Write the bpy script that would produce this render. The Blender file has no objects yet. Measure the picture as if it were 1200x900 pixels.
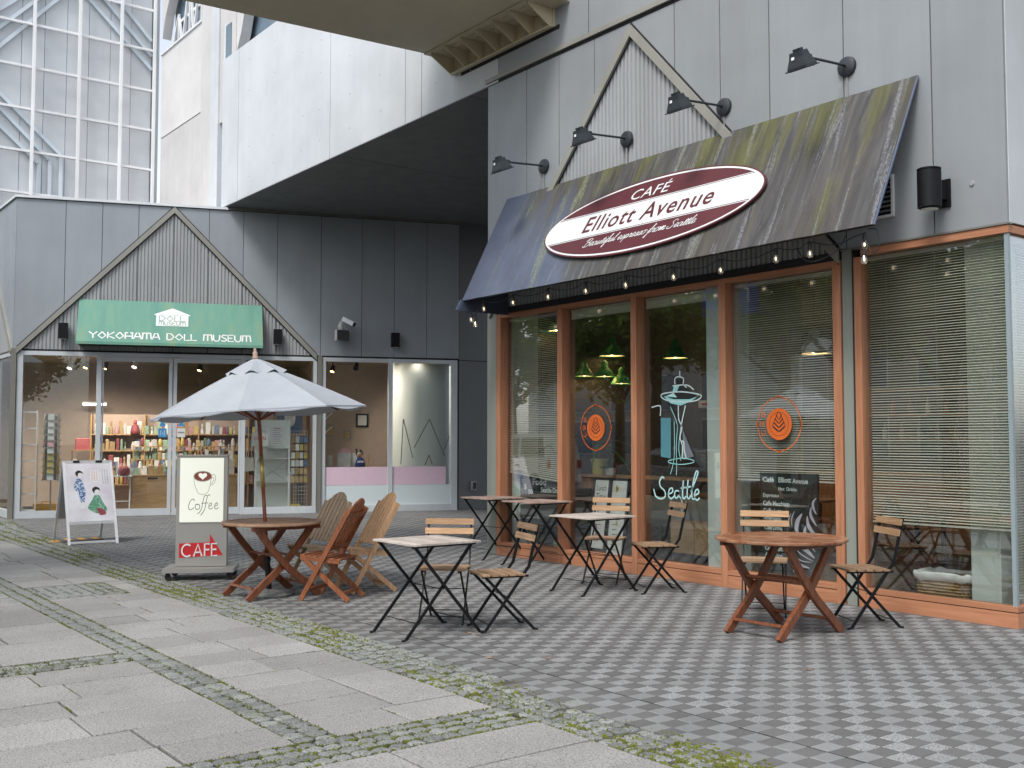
import bpy, bmesh, math, random
from math import sin, cos, pi, radians, sqrt, atan2, hypot
from mathutils import Vector, Matrix

SC = bpy.context.scene
COL = SC.collection
R = random.Random(7)

# ------------------------------------------------------------------ camera
cam_d = bpy.data.cameras.new('camera')
cam_d.sensor_fit = 'HORIZONTAL'
cam_d.sensor_width = 36.0
cam_d.lens = 37.2
cam_d.clip_start = 0.05
cam_d.clip_end = 900.0
cam = bpy.data.objects.new('camera', cam_d)
COL.objects.link(cam)
cam.location = (4.368, -8.389, 1.5)
cam.rotation_euler = (radians(90 + 3.093), 0, math.atan2(0.797, 0.604))
SC.camera = cam

# ------------------------------------------------------------------ sky, sun, exposure (bright overcast)
SUN_EL, SUN_AZ = radians(55), radians(155)      # azimuth clockwise from +Y
w = bpy.data.worlds.new('World')
SC.world = w
w.use_nodes = True
nt = w.node_tree
for n in list(nt.nodes):
    nt.nodes.remove(n)
sky = nt.nodes.new('ShaderNodeTexSky')
sky.sky_type = 'NISHITA'
sky.sun_disc = False
sky.sun_elevation = SUN_EL
sky.sun_rotation = SUN_AZ
sky.air_density = 1.0
sky.dust_density = 2.0
sky.ozone_density = 1.0
hsv = nt.nodes.new('ShaderNodeHueSaturation')
hsv.inputs['Saturation'].default_value = 0.38
bg = nt.nodes.new('ShaderNodeBackground')
bg.inputs['Strength'].default_value = 0.145
wo = nt.nodes.new('ShaderNodeOutputWorld')
nt.links.new(sky.outputs[0], hsv.inputs['Color'])
nt.links.new(hsv.outputs[0], bg.inputs['Color'])
nt.links.new(bg.outputs[0], wo.inputs['Surface'])
sd = bpy.data.lights.new('sun', 'SUN')
sd.energy = 1.2
sd.angle = radians(16)
sd.color = (1.0, 0.97, 0.92)
sun = bpy.data.objects.new('sun', sd)
COL.objects.link(sun)
dvec = Vector((sin(SUN_AZ) * cos(SUN_EL), cos(SUN_AZ) * cos(SUN_EL), sin(SUN_EL)))
sun.rotation_euler = (-dvec).to_track_quat('-Z', 'Y').to_euler()
sun.location = (0, -30, 40)

SC.view_settings.view_transform = 'Standard'
SC.view_settings.look = 'None'
SC.view_settings.exposure = 0.9
SC.view_settings.gamma = 1.0
cy = SC.cycles
cy.use_denoising = True
cy.max_bounces = 9
cy.diffuse_bounces = 4
cy.glossy_bounces = 4
cy.transmission_bounces = 4
cy.transparent_max_bounces = 32
cy.caustics_reflective = False
cy.caustics_refractive = False
cy.sample_clamp_indirect = 6.0

# ------------------------------------------------------------------ materials
MATS = {}


class NB:
    """little node-tree helper"""
    def __init__(s, name):
        s.m = bpy.data.materials.new(name)
        s.m.use_nodes = True
        s.t = s.m.node_tree
        for n in list(s.t.nodes):
            s.t.nodes.remove(n)
        s.out = s.n('ShaderNodeOutputMaterial')
        MATS[name] = s.m

    def n(s, typ, **kw):
        x = s.t.nodes.new(typ)
        for k, v in kw.items():
            setattr(x, k, v)
        return x

    def l(s, a, b):
        s.t.links.new(a, b)

    def pos(s, scale=(1, 1, 1), rot=0.0):
        g = s.n('ShaderNodeNewGeometry')
        mp = s.n('ShaderNodeMapping')
        mp.inputs['Scale'].default_value = scale
        mp.inputs['Rotation'].default_value = (0, 0, rot)
        s.l(g.outputs['Position'], mp.inputs['Vector'])
        return mp.outputs[0]

    def obj(s, scale=(1, 1, 1)):
        g = s.n('ShaderNodeTexCoord')
        mp = s.n('ShaderNodeMapping')
        mp.inputs['Scale'].default_value = scale
        s.l(g.outputs['Object'], mp.inputs['Vector'])
        return mp.outputs[0]

    def noise(s, vec, scale, detail=4, rough=0.6, dist=0.0):
        x = s.n('ShaderNodeTexNoise')
        x.inputs['Scale'].default_value = scale
        x.inputs['Detail'].default_value = detail
        x.inputs['Roughness'].default_value = rough
        x.inputs['Distortion'].default_value = dist
        s.l(vec, x.inputs['Vector'])
        return x.outputs['Fac']

    def ramp(s, fac, stops):
        x = s.n('ShaderNodeValToRGB')
        e = x.color_ramp.elements
        e[0].position, e[0].color = stops[0][0], tuple(stops[0][1]) + (1,)
        e[1].position, e[1].color = stops[-1][0], tuple(stops[-1][1]) + (1,)
        for p, c in stops[1:-1]:
            q = e.new(p)
            q.color = tuple(c) + (1,)
        s.l(fac, x.inputs['Fac'])
        return x.outputs['Color']

    def mapr(s, fac, a, b, c, d):
        x = s.n('ShaderNodeMapRange')
        for k, v in zip((1, 2, 3, 4), (a, b, c, d)):
            x.inputs[k].default_value = v
        s.l(fac, x.inputs[0])
        return x.outputs[0]

    def mix(s, fac, a, b, mode='MIX'):
        x = s.n('ShaderNodeMix', data_type='RGBA', blend_type=mode)
        if isinstance(fac, (int, float)):
            x.inputs[0].default_value = fac
        else:
            s.l(fac, x.inputs[0])
        for i, v in ((6, a), (7, b)):
            if isinstance(v, (tuple, list)):
                x.inputs[i].default_value = tuple(v)[:3] + (1,)
            else:
                s.l(v, x.inputs[i])
        return x.outputs[2]

    def math(s, op, a, b=None):
        x = s.n('ShaderNodeMath', operation=op)
        for i, v in ((0, a), (1, b)):
            if v is None:
                continue
            if isinstance(v, (int, float)):
                x.inputs[i].default_value = v
            else:
                s.l(v, x.inputs[i])
        return x.outputs[0]

    def rnd(s):
        return s.n('ShaderNodeObjectInfo').outputs['Random']

    def shade(s, color, rough=0.6, metal=0.0, spec=0.5, bump=None, bstr=0.3, bdist=0.004, emis=None, estr=0.0, coat=0.0):
        b = s.n('ShaderNodeBsdfPrincipled')
        for key, v in (('Base Color', color), ('Roughness', rough), ('Metallic', metal)):
            if isinstance(v, (int, float)):
                b.inputs[key].default_value = v
            elif isinstance(v, (tuple, list)):
                b.inputs[key].default_value = tuple(v)[:3] + (1,)
            else:
                s.l(v, b.inputs[key])
        b.inputs['Specular IOR Level'].default_value = spec
        b.inputs['Coat Weight'].default_value = coat
        if emis is not None:
            b.inputs['Emission Color'].default_value = tuple(emis)[:3] + (1,)
            b.inputs['Emission Strength'].default_value = estr
        if bump is not None:
            u = s.n('ShaderNodeBump')
            u.inputs['Strength'].default_value = bstr
            u.inputs['Distance'].default_value = bdist
            s.l(bump, u.inputs['Height'])
            s.l(u.outputs[0], b.inputs['Normal'])
        s.l(b.outputs[0], s.out.inputs['Surface'])
        return s.m


def simple(name, col, rough=0.6, metal=0.0, var=0.12, scale=6.0, bstr=0.15, spec=0.5, rndvar=0.0, bscale=60.0):
    """painted / plain surface with mottling, a little relief and per-piece variation"""
    b = NB(name)
    p = b.pos()
    n = b.noise(p, scale, 5, 0.65)
    lo = tuple(c * (1 - var) for c in col)
    hi = tuple(min(1, c * (1 + var)) for c in col)
    c = b.ramp(n, [(0.3, lo), (0.7, hi)])
    if rndvar:
        k = b.mapr(b.rnd(), 0, 1, 1 - rndvar, 1 + rndvar)
        hs = b.n('ShaderNodeHueSaturation')
        b.l(k, hs.inputs['Value'])
        b.l(c, hs.inputs['Color'])
        c = hs.outputs[0]
    r = b.mapr(b.noise(p, scale * 2.3, 3), 0.3, 0.7, max(0.05, rough - 0.08), min(1, rough + 0.08))
    return b.shade(c, r, metal, spec, b.noise(p, bscale, 3), bstr, 0.003)


def emit(name, col, strength, base=None):
    b = NB(name)
    return b.shade(base or col, 0.4, emis=col, estr=strength)


def panel_mat(name, col, streak=0.10, rough=0.42, spec=0.4):
    """coated metal cladding: faint clouding, faint vertical rain streaks, orange-peel relief"""
    b = NB(name)
    big = b.noise(b.pos(), 0.9, 4, 0.6)
    st = b.noise(b.pos((5, 5, 0.25)), 1.0, 4, 0.6)
    c = b.ramp(big, [(0.3, tuple(x * 0.91 for x in col)), (0.72, tuple(x * 1.07 for x in col))])
    k = b.mapr(st, 0.35, 0.75, 1.0 + streak * 0.3, 1.0 - streak)
    kr = b.math('MULTIPLY', k, b.mapr(b.rnd(), 0, 1, 0.955, 1.04))
    hs = b.n('ShaderNodeHueSaturation')
    b.l(kr, hs.inputs['Value'])
    b.l(c, hs.inputs['Color'])
    r = b.mapr(b.noise(b.pos(), 3.0, 3), 0.3, 0.7, rough - 0.07, rough + 0.08)
    return b.shade(hs.outputs[0], r, 0.0, spec, b.noise(b.pos(), 35, 2), 0.05, 0.004)


def wood_mat(name, dark, light, scale=(60, 60, 5), rough=0.55, rnd=0.14, coat=0.0, weather=None):
    """long grain along the object's own Z unless scale says otherwise"""
    b = NB(name)
    o = b.obj(scale)
    ri = b.rnd()
    addv = b.n('ShaderNodeVectorMath', operation='ADD')
    comb = b.n('ShaderNodeCombineXYZ')
    b.l(b.math('MULTIPLY', ri, 37.0), comb.inputs[0])
    b.l(b.math('MULTIPLY', ri, 91.0), comb.inputs[2])
    b.l(o, addv.inputs[0])
    b.l(comb.outputs[0], addv.inputs[1])
    g = b.noise(addv.outputs[0], 1.0, 6, 0.65, 0.6)
    c = b.ramp(g, [(0.3, dark), (0.52, tuple((x + y) / 2 for x, y in zip(dark, light))), (0.72, light)])
    if weather is not None:
        wn = b.noise(b.pos(), 9.0, 5, 0.7)
        c = b.mix(b.mapr(wn, 0.42, 0.66, 0.0, 0.85), c, weather)
    hs = b.n('ShaderNodeHueSaturation')
    b.l(b.mapr(ri, 0, 1, 1 - rnd, 1 + rnd), hs.inputs['Value'])
    b.l(c, hs.inputs['Color'])
    return b.shade(hs.outputs[0], b.mapr(g, 0.3, 0.7, rough + 0.1, rough - 0.1), 0.0, 0.4, g, 0.25, 0.002, coat=coat)


def glass_mat(name, tint=(1, 1, 1), base=0.055, power=4.0, haze=0.0):
    """clear pane: see-through tinted by the glass, with a mirror share that grows at grazing angles"""
    b = NB(name)
    tr = b.n('ShaderNodeBsdfTransparent')
    tr.inputs['Color'].default_value = tuple(tint) + (1,)
    gl = b.n('ShaderNodeBsdfGlossy')
    gl.inputs['Roughness'].default_value = 0.0
    gl.inputs['Color'].default_value = (0.96, 0.98, 1.0, 1)
    lw = b.n('ShaderNodeLayerWeight')
    lw.inputs['Blend'].default_value = 0.5
    f = b.math('POWER', lw.outputs['Facing'], power)
    f = b.math('ADD', b.math('MULTIPLY', f, 1 - base), base)
    mx = b.n('ShaderNodeMixShader')
    b.l(f, mx.inputs[0])
    b.l(tr.outputs[0], mx.inputs[1])
    b.l(gl.outputs[0], mx.inputs[2])
    last = mx.outputs[0]
    b.l(last, b.out.inputs['Surface'])
    return b.m


M = MATS
panel_mat('cladding', (0.285, 0.305, 0.32), 0.06)
panel_mat('museum_cladding', (0.315, 0.345, 0.375), 0.04)
panel_mat('corrugated', (0.37, 0.385, 0.39), 0.08)
panel_mat('trim_metal', (0.30, 0.295, 0.265), 0.10, 0.38)
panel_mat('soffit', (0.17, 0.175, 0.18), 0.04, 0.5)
panel_mat('dark_cladding', (0.16, 0.17, 0.18), 0.06, 0.45)
panel_mat('white_concrete', (0.60, 0.63, 0.655), 0.035, 0.75, 0.2)
panel_mat('pale_concrete', (0.58, 0.57, 0.565), 0.06, 0.8, 0.2)
panel_mat('tower_panel', (0.56, 0.585, 0.61), 0.03, 0.4)
panel_mat('white_metal', (0.80, 0.81, 0.82), 0.06, 0.4)
panel_mat('blue_metal', (0.57, 0.64, 0.70), 0.04, 0.4)
panel_mat('corner_metal', (0.27, 0.33, 0.35), 0.06, 0.35)
panel_mat('coping_metal', (0.70, 0.73, 0.75), 0.08, 0.35)
panel_mat('beige_steel', (0.56, 0.49, 0.345), 0.05, 0.5)
panel_mat('alu_frame', (0.56, 0.60, 0.63), 0.05, 0.33)
panel_mat('bronze_post', (0.21, 0.205, 0.18), 0.15, 0.35)
panel_mat('grey_post', (0.27, 0.29, 0.25), 0.15, 0.4)
simple('joint_black', (0.02, 0.02, 0.022), 0.9)
simple('black_metal', (0.008, 0.0085, 0.010), 0.5, 0.0, 0.2, 14, 0.1, 0.22)
simple('lamp_grey', (0.026, 0.033, 0.040), 0.45, 0.0, 0.15)
simple('black_plastic', (0.02, 0.021, 0.025), 0.5)
simple('cream_plastic', (0.62, 0.62, 0.6), 0.5)
simple('steel', (0.36, 0.35, 0.33), 0.42, 0.55, 0.04, 1.5, 0.0)
simple('brass', (0.55, 0.42, 0.16), 0.35, 0.8)
simple('white_paint', (0.78, 0.79, 0.8), 0.45, 0.0, 0.06)
simple('rubber', (0.03, 0.03, 0.032), 0.8)
simple('blind_slat', (0.74, 0.71, 0.61), 0.45, 0.0, 0.08, 1.5)
simple('cream_blind', (0.62, 0.6, 0.52), 0.5)
simple('column_paint', (0.58, 0.64, 0.60), 0.55, 0.0, 0.05, 2.0)
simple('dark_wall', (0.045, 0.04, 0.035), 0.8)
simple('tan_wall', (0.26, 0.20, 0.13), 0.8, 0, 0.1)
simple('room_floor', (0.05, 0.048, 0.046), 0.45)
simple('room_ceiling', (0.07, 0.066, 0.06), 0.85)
simple('shop_ceiling', (0.42, 0.34, 0.28), 0.85)
simple('museum_wall', (0.46, 0.365, 0.305), 0.8, 0, 0.06)
simple('museum_floor', (0.34, 0.27, 0.19), 0.4)
simple('cylinder_wall', (0.74, 0.80, 0.77), 0.5, 0.0, 0.04, 1.0)
simple('green_enamel', (0.05, 0.30, 0.11), 0.3, 0, 0.1)
simple('white_enamel', (0.6, 0.62, 0.6), 0.35)
simple('maroon_paint', (0.098, 0.020, 0.027), 0.5, 0, 0.12, 2.0)
simple('sign_white', (0.74, 0.75, 0.75), 0.4, 0, 0.04)
simple('red_paint', (0.52, 0.012, 0.018), 0.4, 0, 0.08)
simple('logo_orange', (0.62, 0.13, 0.02), 0.55)
simple('teal_paint', (0.26, 0.58, 0.56), 0.6)
simple('pale_teal', (0.42, 0.68, 0.68), 0.6)
simple('grey_paint', (0.13, 0.15, 0.17), 0.6)
simple('teal_dark', (0.07, 0.22, 0.26), 0.6)
simple('line_paint', (0.50, 0.62, 0.62), 0.6)
simple('chalkboard', (0.018, 0.024, 0.022), 0.65, 0, 0.25)
simple('chalk', (0.72, 0.78, 0.76), 0.8, 0, 0.2, 40)
simple('lilac_chalk', (0.60, 0.58, 0.68), 0.8)
simple('paper', (0.72, 0.73, 0.71), 0.7, 0, 0.03)
simple('ink', (0.05, 0.05, 0.055), 0.7)
simple('brown_ink', (0.23, 0.055, 0.035), 0.7)
simple('cardboard', (0.36, 0.235, 0.13), 0.8)
simple('wicker', (0.36, 0.24, 0.11), 0.7, 0, 0.3, 40, 0.6)
simple('liner', (0.72, 0.73, 0.72), 0.8)
simple('leaf_green', (0.035, 0.10, 0.03), 0.5, 0, 0.3)
simple('plant_pot', (0.42, 0.38, 0.10), 0.5)
simple('pink_panel', (0.72, 0.53, 0.64), 0.5, 0, 0.03)
simple('white_goods', (0.62, 0.63, 0.62), 0.5, 0, 0.1, 12, rndvar=0.25)
simple('red_goods', (0.32, 0.07, 0.08), 0.6, 0, 0.3, 30, rndvar=0.3)
simple('blue_goods', (0.12, 0.20, 0.33), 0.6, 0, 0.3, 30, rndvar=0.3)
simple('tan_goods', (0.42, 0.29, 0.14), 0.6, 0, 0.3, 30, rndvar=0.3)
simple('yellow_goods', (0.52, 0.42, 0.12), 0.5, 0, 0.15, 20, rndvar=0.2)
simple('green_goods', (0.22, 0.33, 0.24), 0.6, 0, 0.2, 20, rndvar=0.3)
simple('pink_goods', (0.6, 0.32, 0.36), 0.6, 0, 0.2, 20, rndvar=0.3)
simple('orange_case', (0.68, 0.33, 0.03), 0.4, 0, 0.05)
simple('skin', (0.52, 0.33, 0.24), 0.55, 0, 0.05)
simple('hair', (0.012, 0.010, 0.010), 0.5)
simple('navy_cloth', (0.02, 0.04, 0.15), 0.8)
simple('blue_cloth', (0.05, 0.065, 0.10), 0.7)
simple('awning_blue', (0.10, 0.125, 0.195), 0.7)
simple('asphalt', (0.055, 0.055, 0.056), 0.85, 0, 0.2, 20, 0.5)
simple('far_ground', (0.10, 0.10, 0.095), 0.9)
simple('kerb_stone', (0.34, 0.34, 0.33), 0.8, 0, 0.15, 30, 0.4)
simple('bark', (0.085, 0.065, 0.05), 0.9, 0, 0.35, 14, 0.9)
simple('street_building', (0.46, 0.37, 0.33), 0.8, 0, 0.08)
simple('street_building_grey', (0.42, 0.42, 0.41), 0.8, 0, 0.08)
simple('car_white', (0.72, 0.74, 0.75), 0.25, 0, 0.03)
simple('car_silver', (0.42, 0.44, 0.46), 0.28, 0.4, 0.03)
simple('car_window', (0.02, 0.024, 0.028), 0.08, 0, 0.05)
simple('tyre', (0.025, 0.025, 0.026), 0.85)
simple('tower_glass', (0.16, 0.22, 0.28), 0.15, 0, 0.15, 1.0)
simple('plate_yellow', (0.62, 0.46, 0.02), 0.5)
simple('blue_sign', (0.01, 0.07, 0.42), 0.4, 0, 0.04)
simple('blue_sticker', (0.06, 0.30, 0.58), 0.5)
simple('leaf_litter', (0.42, 0.22, 0.09), 0.8, 0, 0.3, 30)
simple('black_paint', (0.012, 0.012, 0.013), 0.5)
simple('bolt_grey', (0.30, 0.31, 0.32), 0.5)
emit('lamp_glow', (1.0, 0.72, 0.36), 14.0)
emit('spot_glow', (1.0, 0.62, 0.22), 9.0)
emit('shade_glow', (1.0, 0.78, 0.42), 0.6)
emit('string_glow', (1.0, 0.74, 0.42), 1.5)
emit('tube_glow', (1.0, 0.95, 0.85), 5.0)
emit('lightbox', (0.97, 1.0, 0.86), 0.14, (0.74, 0.76, 0.68))
glass_mat('glass', (0.955, 0.975, 0.96), 0.12, 2.7)
glass_mat('museum_glass', (0.95, 0.965, 0.955), 0.045, 3.2)
glass_mat('cabinet_glass', (0.93, 0.97, 0.96), 0.03, 4.0)
glass_mat('bulb_glass', (0.98, 0.95, 0.88), 0.16, 1.6)
wood_mat('frame_wood', (0.36, 0.150, 0.075), (0.53, 0.250, 0.140), (22, 22, 1.6), 0.55, 0.07)
wood_mat('frame_wood_long', (0.36, 0.150, 0.075), (0.53, 0.250, 0.140), (1.6, 22, 22), 0.55, 0.07)
wood_mat('acacia', (0.18, 0.105, 0.06), (0.40, 0.27, 0.165), (4, 60, 60), 0.6, 0.2)
wood_mat('acacia_fresh', (0.30, 0.17, 0.08), (0.52, 0.33, 0.19), (4, 60, 60), 0.6, 0.16)
wood_mat('acacia_grey', (0.34, 0.29, 0.255), (0.60, 0.55, 0.50), (4, 60, 60), 0.75, 0.2, weather=(0.36, 0.305, 0.255))
wood_mat('acacia_table_brown', (0.17, 0.10, 0.075), (0.37, 0.25, 0.20), (4, 60, 60), 0.7, 0.22, weather=(0.40, 0.33, 0.29))
wood_mat('teak_table', (0.13, 0.035, 0.014), (0.36, 0.13, 0.05), (5, 50, 50), 0.38, 0.2, coat=0.15, weather=(0.40, 0.24, 0.15))
wood_mat('teak_leg', (0.11, 0.035, 0.016), (0.27, 0.095, 0.042), (40, 40, 4), 0.42, 0.1, coat=0.1)
wood_mat('teak_grey_table', (0.30, 0.17, 0.10), (0.52, 0.36, 0.25), (5, 50, 50), 0.55, 0.2, weather=(0.30, 0.14, 0.07))
wood_mat('teak_red', (0.15, 0.045, 0.018), (0.33, 0.120, 0.05), (40, 40, 4), 0.45, 0.12)
wood_mat('teak_pale', (0.36, 0.20, 0.10), (0.56, 0.36, 0.20), (40, 40, 4), 0.6, 0.12)
wood_mat('teak_grey', (0.44, 0.31, 0.20), (0.62, 0.47, 0.33), (40, 40, 4), 0.65, 0.12)
wood_mat('pole_wood', (0.13, 0.03, 0.012), (0.34, 0.095, 0.03), (40, 40, 4), 0.35, 0.05, coat=0.2)
wood_mat('finial_wood', (0.36, 0.24, 0.19), (0.52, 0.38, 0.31), (20, 20, 4), 0.6, 0.05)
wood_mat('shelf_wood', (0.34, 0.21, 0.10), (0.50, 0.34, 0.18), (3, 30, 30), 0.5, 0.08)
wood_mat('bar_wood', (0.30, 0.15, 0.06), (0.46, 0.26, 0.12), (3, 30, 30), 0.45, 0.08)

# awning cloth: blue canvas under brown and green algae streaks that ran down the slope
b = NB('awning_cloth')
o = b.obj((1, 1, 1))
sep = b.n('ShaderNodeSeparateXYZ')
b.l(o, sep.inputs[0])
xx, yy = sep.outputs['X'], sep.outputs['Y']
wob = b.noise(b.obj((2, 2, 1)), 1.0, 3)
zone = b.noise(b.obj((0.95, 0.22, 1)), 1.15, 3, 0.55, 0.4)          # broad soiled areas, about a metre
zone2 = b.noise(b.obj((2.4, 0.35, 1)), 1.1, 4, 0.6, 0.6)
fine = b.noise(b.obj((9, 0.9, 1)), 1.0, 6, 0.7, 0.9)               # run marks
speck = b.noise(b.obj((55, 26, 1)), 1.0, 3, 0.7)
blue = b.ramp(b.noise(o, 2.2, 4), [(0.3, (0.080, 0.098, 0.145)), (0.7, (0.112, 0.134, 0.190))])
dirt = b.mix(b.mapr(fine, 0.36, 0.64, 0, 1), (0.036, 0.035, 0.036), (0.108, 0.105, 0.100))
dirt = b.mix(b.mapr(zone2, 0.35, 0.65, 0, 0.6), dirt, (0.085, 0.072, 0.060))
cover = b.math('ADD', b.mapr(xx, -2.75, -0.6, -0.30, 0.75), b.math('MULTIPLY', b.math('SUBTRACT', zone, 0.5), 1.9))
cover = b.math('ADD', cover, b.math('MULTIPLY', b.math('SUBTRACT', fine, 0.5), 0.6))
cover = b.math('ADD', cover, b.mapr(yy, -1.55, -0.1, -0.28, 0.22))
left = b.mapr(xx, -2.62, -2.40, 0, 1)
cov = b.math('MULTIPLY', b.mapr(cover, -0.05, 0.40, 0, 0.95), left)
c = b.mix(cov, blue, dirt)
gm = b.math('ADD', b.math('MULTIPLY', b.math('SUBTRACT', zone2, 0.5), 2.2), b.math('MULTIPLY', b.math('SUBTRACT', fine, 0.5), 0.6))
gm = b.math('ADD', gm, b.mapr(yy, -1.55, -0.3, -0.22, 0.14))
gm = b.math('ADD', gm, b.mapr(xx, -0.5, 1.0, 0.0, 0.06))
gm = b.math('MULTIPLY', b.mapr(gm, 0.10, 0.42, 0, 0.78), left)
gcol = b.mix(b.mapr(fine, 0.35, 0.7, 0, 1), (0.055, 0.062, 0.020), (0.150, 0.152, 0.046))
c = b.mix(gm, c, gcol)
pale = b.noise(b.obj((5.5, 0.42, 1)), 1.25, 6, 0.7, 0.5)
pm = b.math('MULTIPLY', b.mapr(pale, 0.54, 0.62, 0, 1), b.mapr(speck, 0.38, 0.62, 0.05, 1.0))
pcol = b.mix(b.mapr(xx, -0.6, 1.2, 0, 1), (0.25, 0.28, 0.17), (0.255, 0.265, 0.285))
c = b.mix(b.math('MULTIPLY', pm, b.math('MULTIPLY', left, 0.8)), c, pcol)
b.shade(c, 0.62, 0, 0.35, b.noise(o, 260, 2), 0.12, 0.002)

b = NB('green_cloth')
o = b.obj()
st = b.noise(b.obj((2.2, 0.5, 0.5)), 1.5, 5, 0.6)
c = b.ramp(st, [(0.35, (0.110, 0.280, 0.222)), (0.55, (0.145, 0.318, 0.245)), (0.72, (0.22, 0.325, 0.185))])
b.shade(c, 0.6, 0, 0.3, b.noise(o, 200, 2), 0.1, 0.002)

b = NB('umbrella_cloth')
p = b.pos()
c = b.ramp(b.noise(p, 4, 5), [(0.3, (0.45, 0.485, 0.53)), (0.7, (0.51, 0.54, 0.585))])
wv = b.noise(b.pos((1, 1, 1)), 320, 2)
pr = b.n('ShaderNodeBsdfPrincipled')
b.l(c, pr.inputs['Base Color'])
pr.inputs['Roughness'].default_value = 0.85
bu = b.n('ShaderNodeBump')
bu.inputs['Strength'].default_value = 0.25
bu.inputs['Distance'].default_value = 0.002
b.l(b.math('ADD', wv, b.math('MULTIPLY', b.noise(p, 7, 4), 5.0)), bu.inputs['Height'])
b.l(bu.outputs[0], pr.inputs['Normal'])
tl = b.n('ShaderNodeBsdfTranslucent')
b.l(c, tl.inputs['Color'])
mx = b.n('ShaderNodeMixShader')
mx.inputs[0].default_value = 0.25
b.l(pr.outputs[0], mx.inputs[1])
b.l(tl.outputs[0], mx.inputs[2])
b.l(mx.outputs[0], b.out.inputs['Surface'])


def stone_mat(name, lo, hi, spk_scale, spk=0.35, rough=0.8, bstr=0.5, rnd=0.08, moss=0.0, blotch=1.2, cell=False):
    """granite-like: crystals as fine speckle, soft blotches, per-stone value"""
    b = NB(name)
    p = b.pos()
    big = b.noise(p, blotch, 5, 0.65)
    c = b.ramp(big, [(0.3, lo), (0.7, hi)])
    sp = b.noise(p, spk_scale, 2, 0.8)
    c = b.mix(b.mapr(sp, 0.535, 0.60, 0, spk), c, tuple(x * 0.38 for x in lo))
    sp2 = b.noise(b.pos((1.3, 1.3, 1.3)), spk_scale * 1.27, 2, 0.8)
    c = b.mix(b.mapr(sp2, 0.54, 0.62, 0, spk * 0.8), c, tuple(min(0.85, x * 1.55) for x in hi))
    if moss:
        mn = b.noise(p, 5.5, 6, 0.7)
        c = b.mix(b.mapr(mn, 0.56, 0.70, 0, moss), c, (0.12, 0.14, 0.045))
    hs = b.n('ShaderNodeHueSaturation')
    val = b.mapr(b.rnd(), 0, 1, 1 - rnd, 1 + rnd)
    stain = b.mapr(b.noise(p, 0.55, 6, 0.75, 0.5), 0.3, 0.7, 1.09, 0.90)      # old spills and walked-in dirt
    if cell:                                   # each block of the laid field has its own tone
        mp = b.n('ShaderNodeMapping')
        mp.inputs['Scale'].default_value = (1 / 0.1085, 1 / 0.1375, 0)
        mp.inputs['Location'].default_value = (18.5 / 0.1085 + 0.02, 4.03 / 0.1375 - 0.06, 0)
        g = b.n('ShaderNodeNewGeometry')
        b.l(g.outputs['Position'], mp.inputs['Vector'])
        fl = b.n('ShaderNodeVectorMath', operation='FLOOR')
        b.l(mp.outputs[0], fl.inputs[0])
        wn = b.n('ShaderNodeTexWhiteNoise')
        b.l(fl.outputs[0], wn.inputs['Vector'])
        val = b.math('MULTIPLY', val, b.mapr(wn.outputs['Value'], 0, 1, 0.92, 1.08))
    val = b.math('MULTIPLY', val, stain)
    b.l(val, hs.inputs['Value'])
    b.l(c, hs.inputs['Color'])
    return b.shade(hs.outputs[0], rough, 0, 0.35, sp, bstr, 0.004)


stone_mat('granite_slab', (0.265, 0.259, 0.248), (0.345, 0.338, 0.323), 80, 0.72, 0.8, 0.9, 0.13)
stone_mat('cobble', (0.165, 0.172, 0.163), (0.245, 0.252, 0.238), 55, 0.75, 0.85, 1.0, 0.25, 0.5, 7)
stone_mat('paver_dark', (0.118, 0.116, 0.114), (0.155, 0.152, 0.150), 140, 0.4, 0.75, 0.35, 0.05, cell=True)
stone_mat('paver_light', (0.205, 0.208, 0.206), (0.250, 0.254, 0.252), 150, 0.35, 0.75, 0.35, 0.05, cell=True)
stone_mat('paver_speckled', (0.230, 0.234, 0.233), (0.285, 0.289, 0.288), 78, 0.9, 0.75, 0.7, 0.05, cell=True)
stone_mat('bedding', (0.065, 0.063, 0.050), (0.105, 0.100, 0.078), 60, 0.4, 0.95, 0.6, 0.0, 0.8, 4)
stone_mat('iron', (0.10, 0.105, 0.105), (0.17, 0.17, 0.165), 40, 0.3, 0.6, 0.4, 0.0, 0.3, 5)

b = NB('moss')
c = b.ramp(b.noise(b.pos(), 7, 5, 0.7), [(0.3, (0.070, 0.074, 0.024)), (0.5, (0.135, 0.150, 0.034)), (0.7, (0.215, 0.24, 0.05))])
b.shade(c, 0.9, 0, 0.2, b.noise(b.pos(), 140, 3), 0.7, 0.004)

b = NB('tree_leaf')
hs = b.n('ShaderNodeHueSaturation')
c = b.ramp(b.noise(b.pos(), 1.1, 4, 0.6), [(0.3, (0.045, 0.080, 0.020)), (0.55, (0.075, 0.120, 0.030)), (0.75, (0.11, 0.14, 0.04))])
pr = b.n('ShaderNodeBsdfPrincipled')
b.l(c, pr.inputs['Base Color'])
pr.inputs['Roughness'].default_value = 0.55
tl = b.n('ShaderNodeBsdfTranslucent')
tl.inputs['Color'].default_value = (0.20, 0.29, 0.06, 1)
mx = b.n('ShaderNodeMixShader')
mx.inputs[0].default_value = 0.5
b.l(pr.outputs[0], mx.inputs[1])
b.l(tl.outputs[0], mx.inputs[2])
b.l(mx.outputs[0], b.out.inputs['Surface'])

b = NB('perforated')
wv = b.n('ShaderNodeTexBrick')
b.l(b.pos((1, 1, 1)), wv.inputs['Vector'])
c = b.ramp(b.noise(b.pos(), 1.2, 4), [(0.3, (0.60, 0.595, 0.59)), (0.7, (0.68, 0.675, 0.67))])
b.shade(c, 0.85, 0, 0.2, b.noise(b.pos(), 30, 2), 0.4, 0.01)

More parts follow.
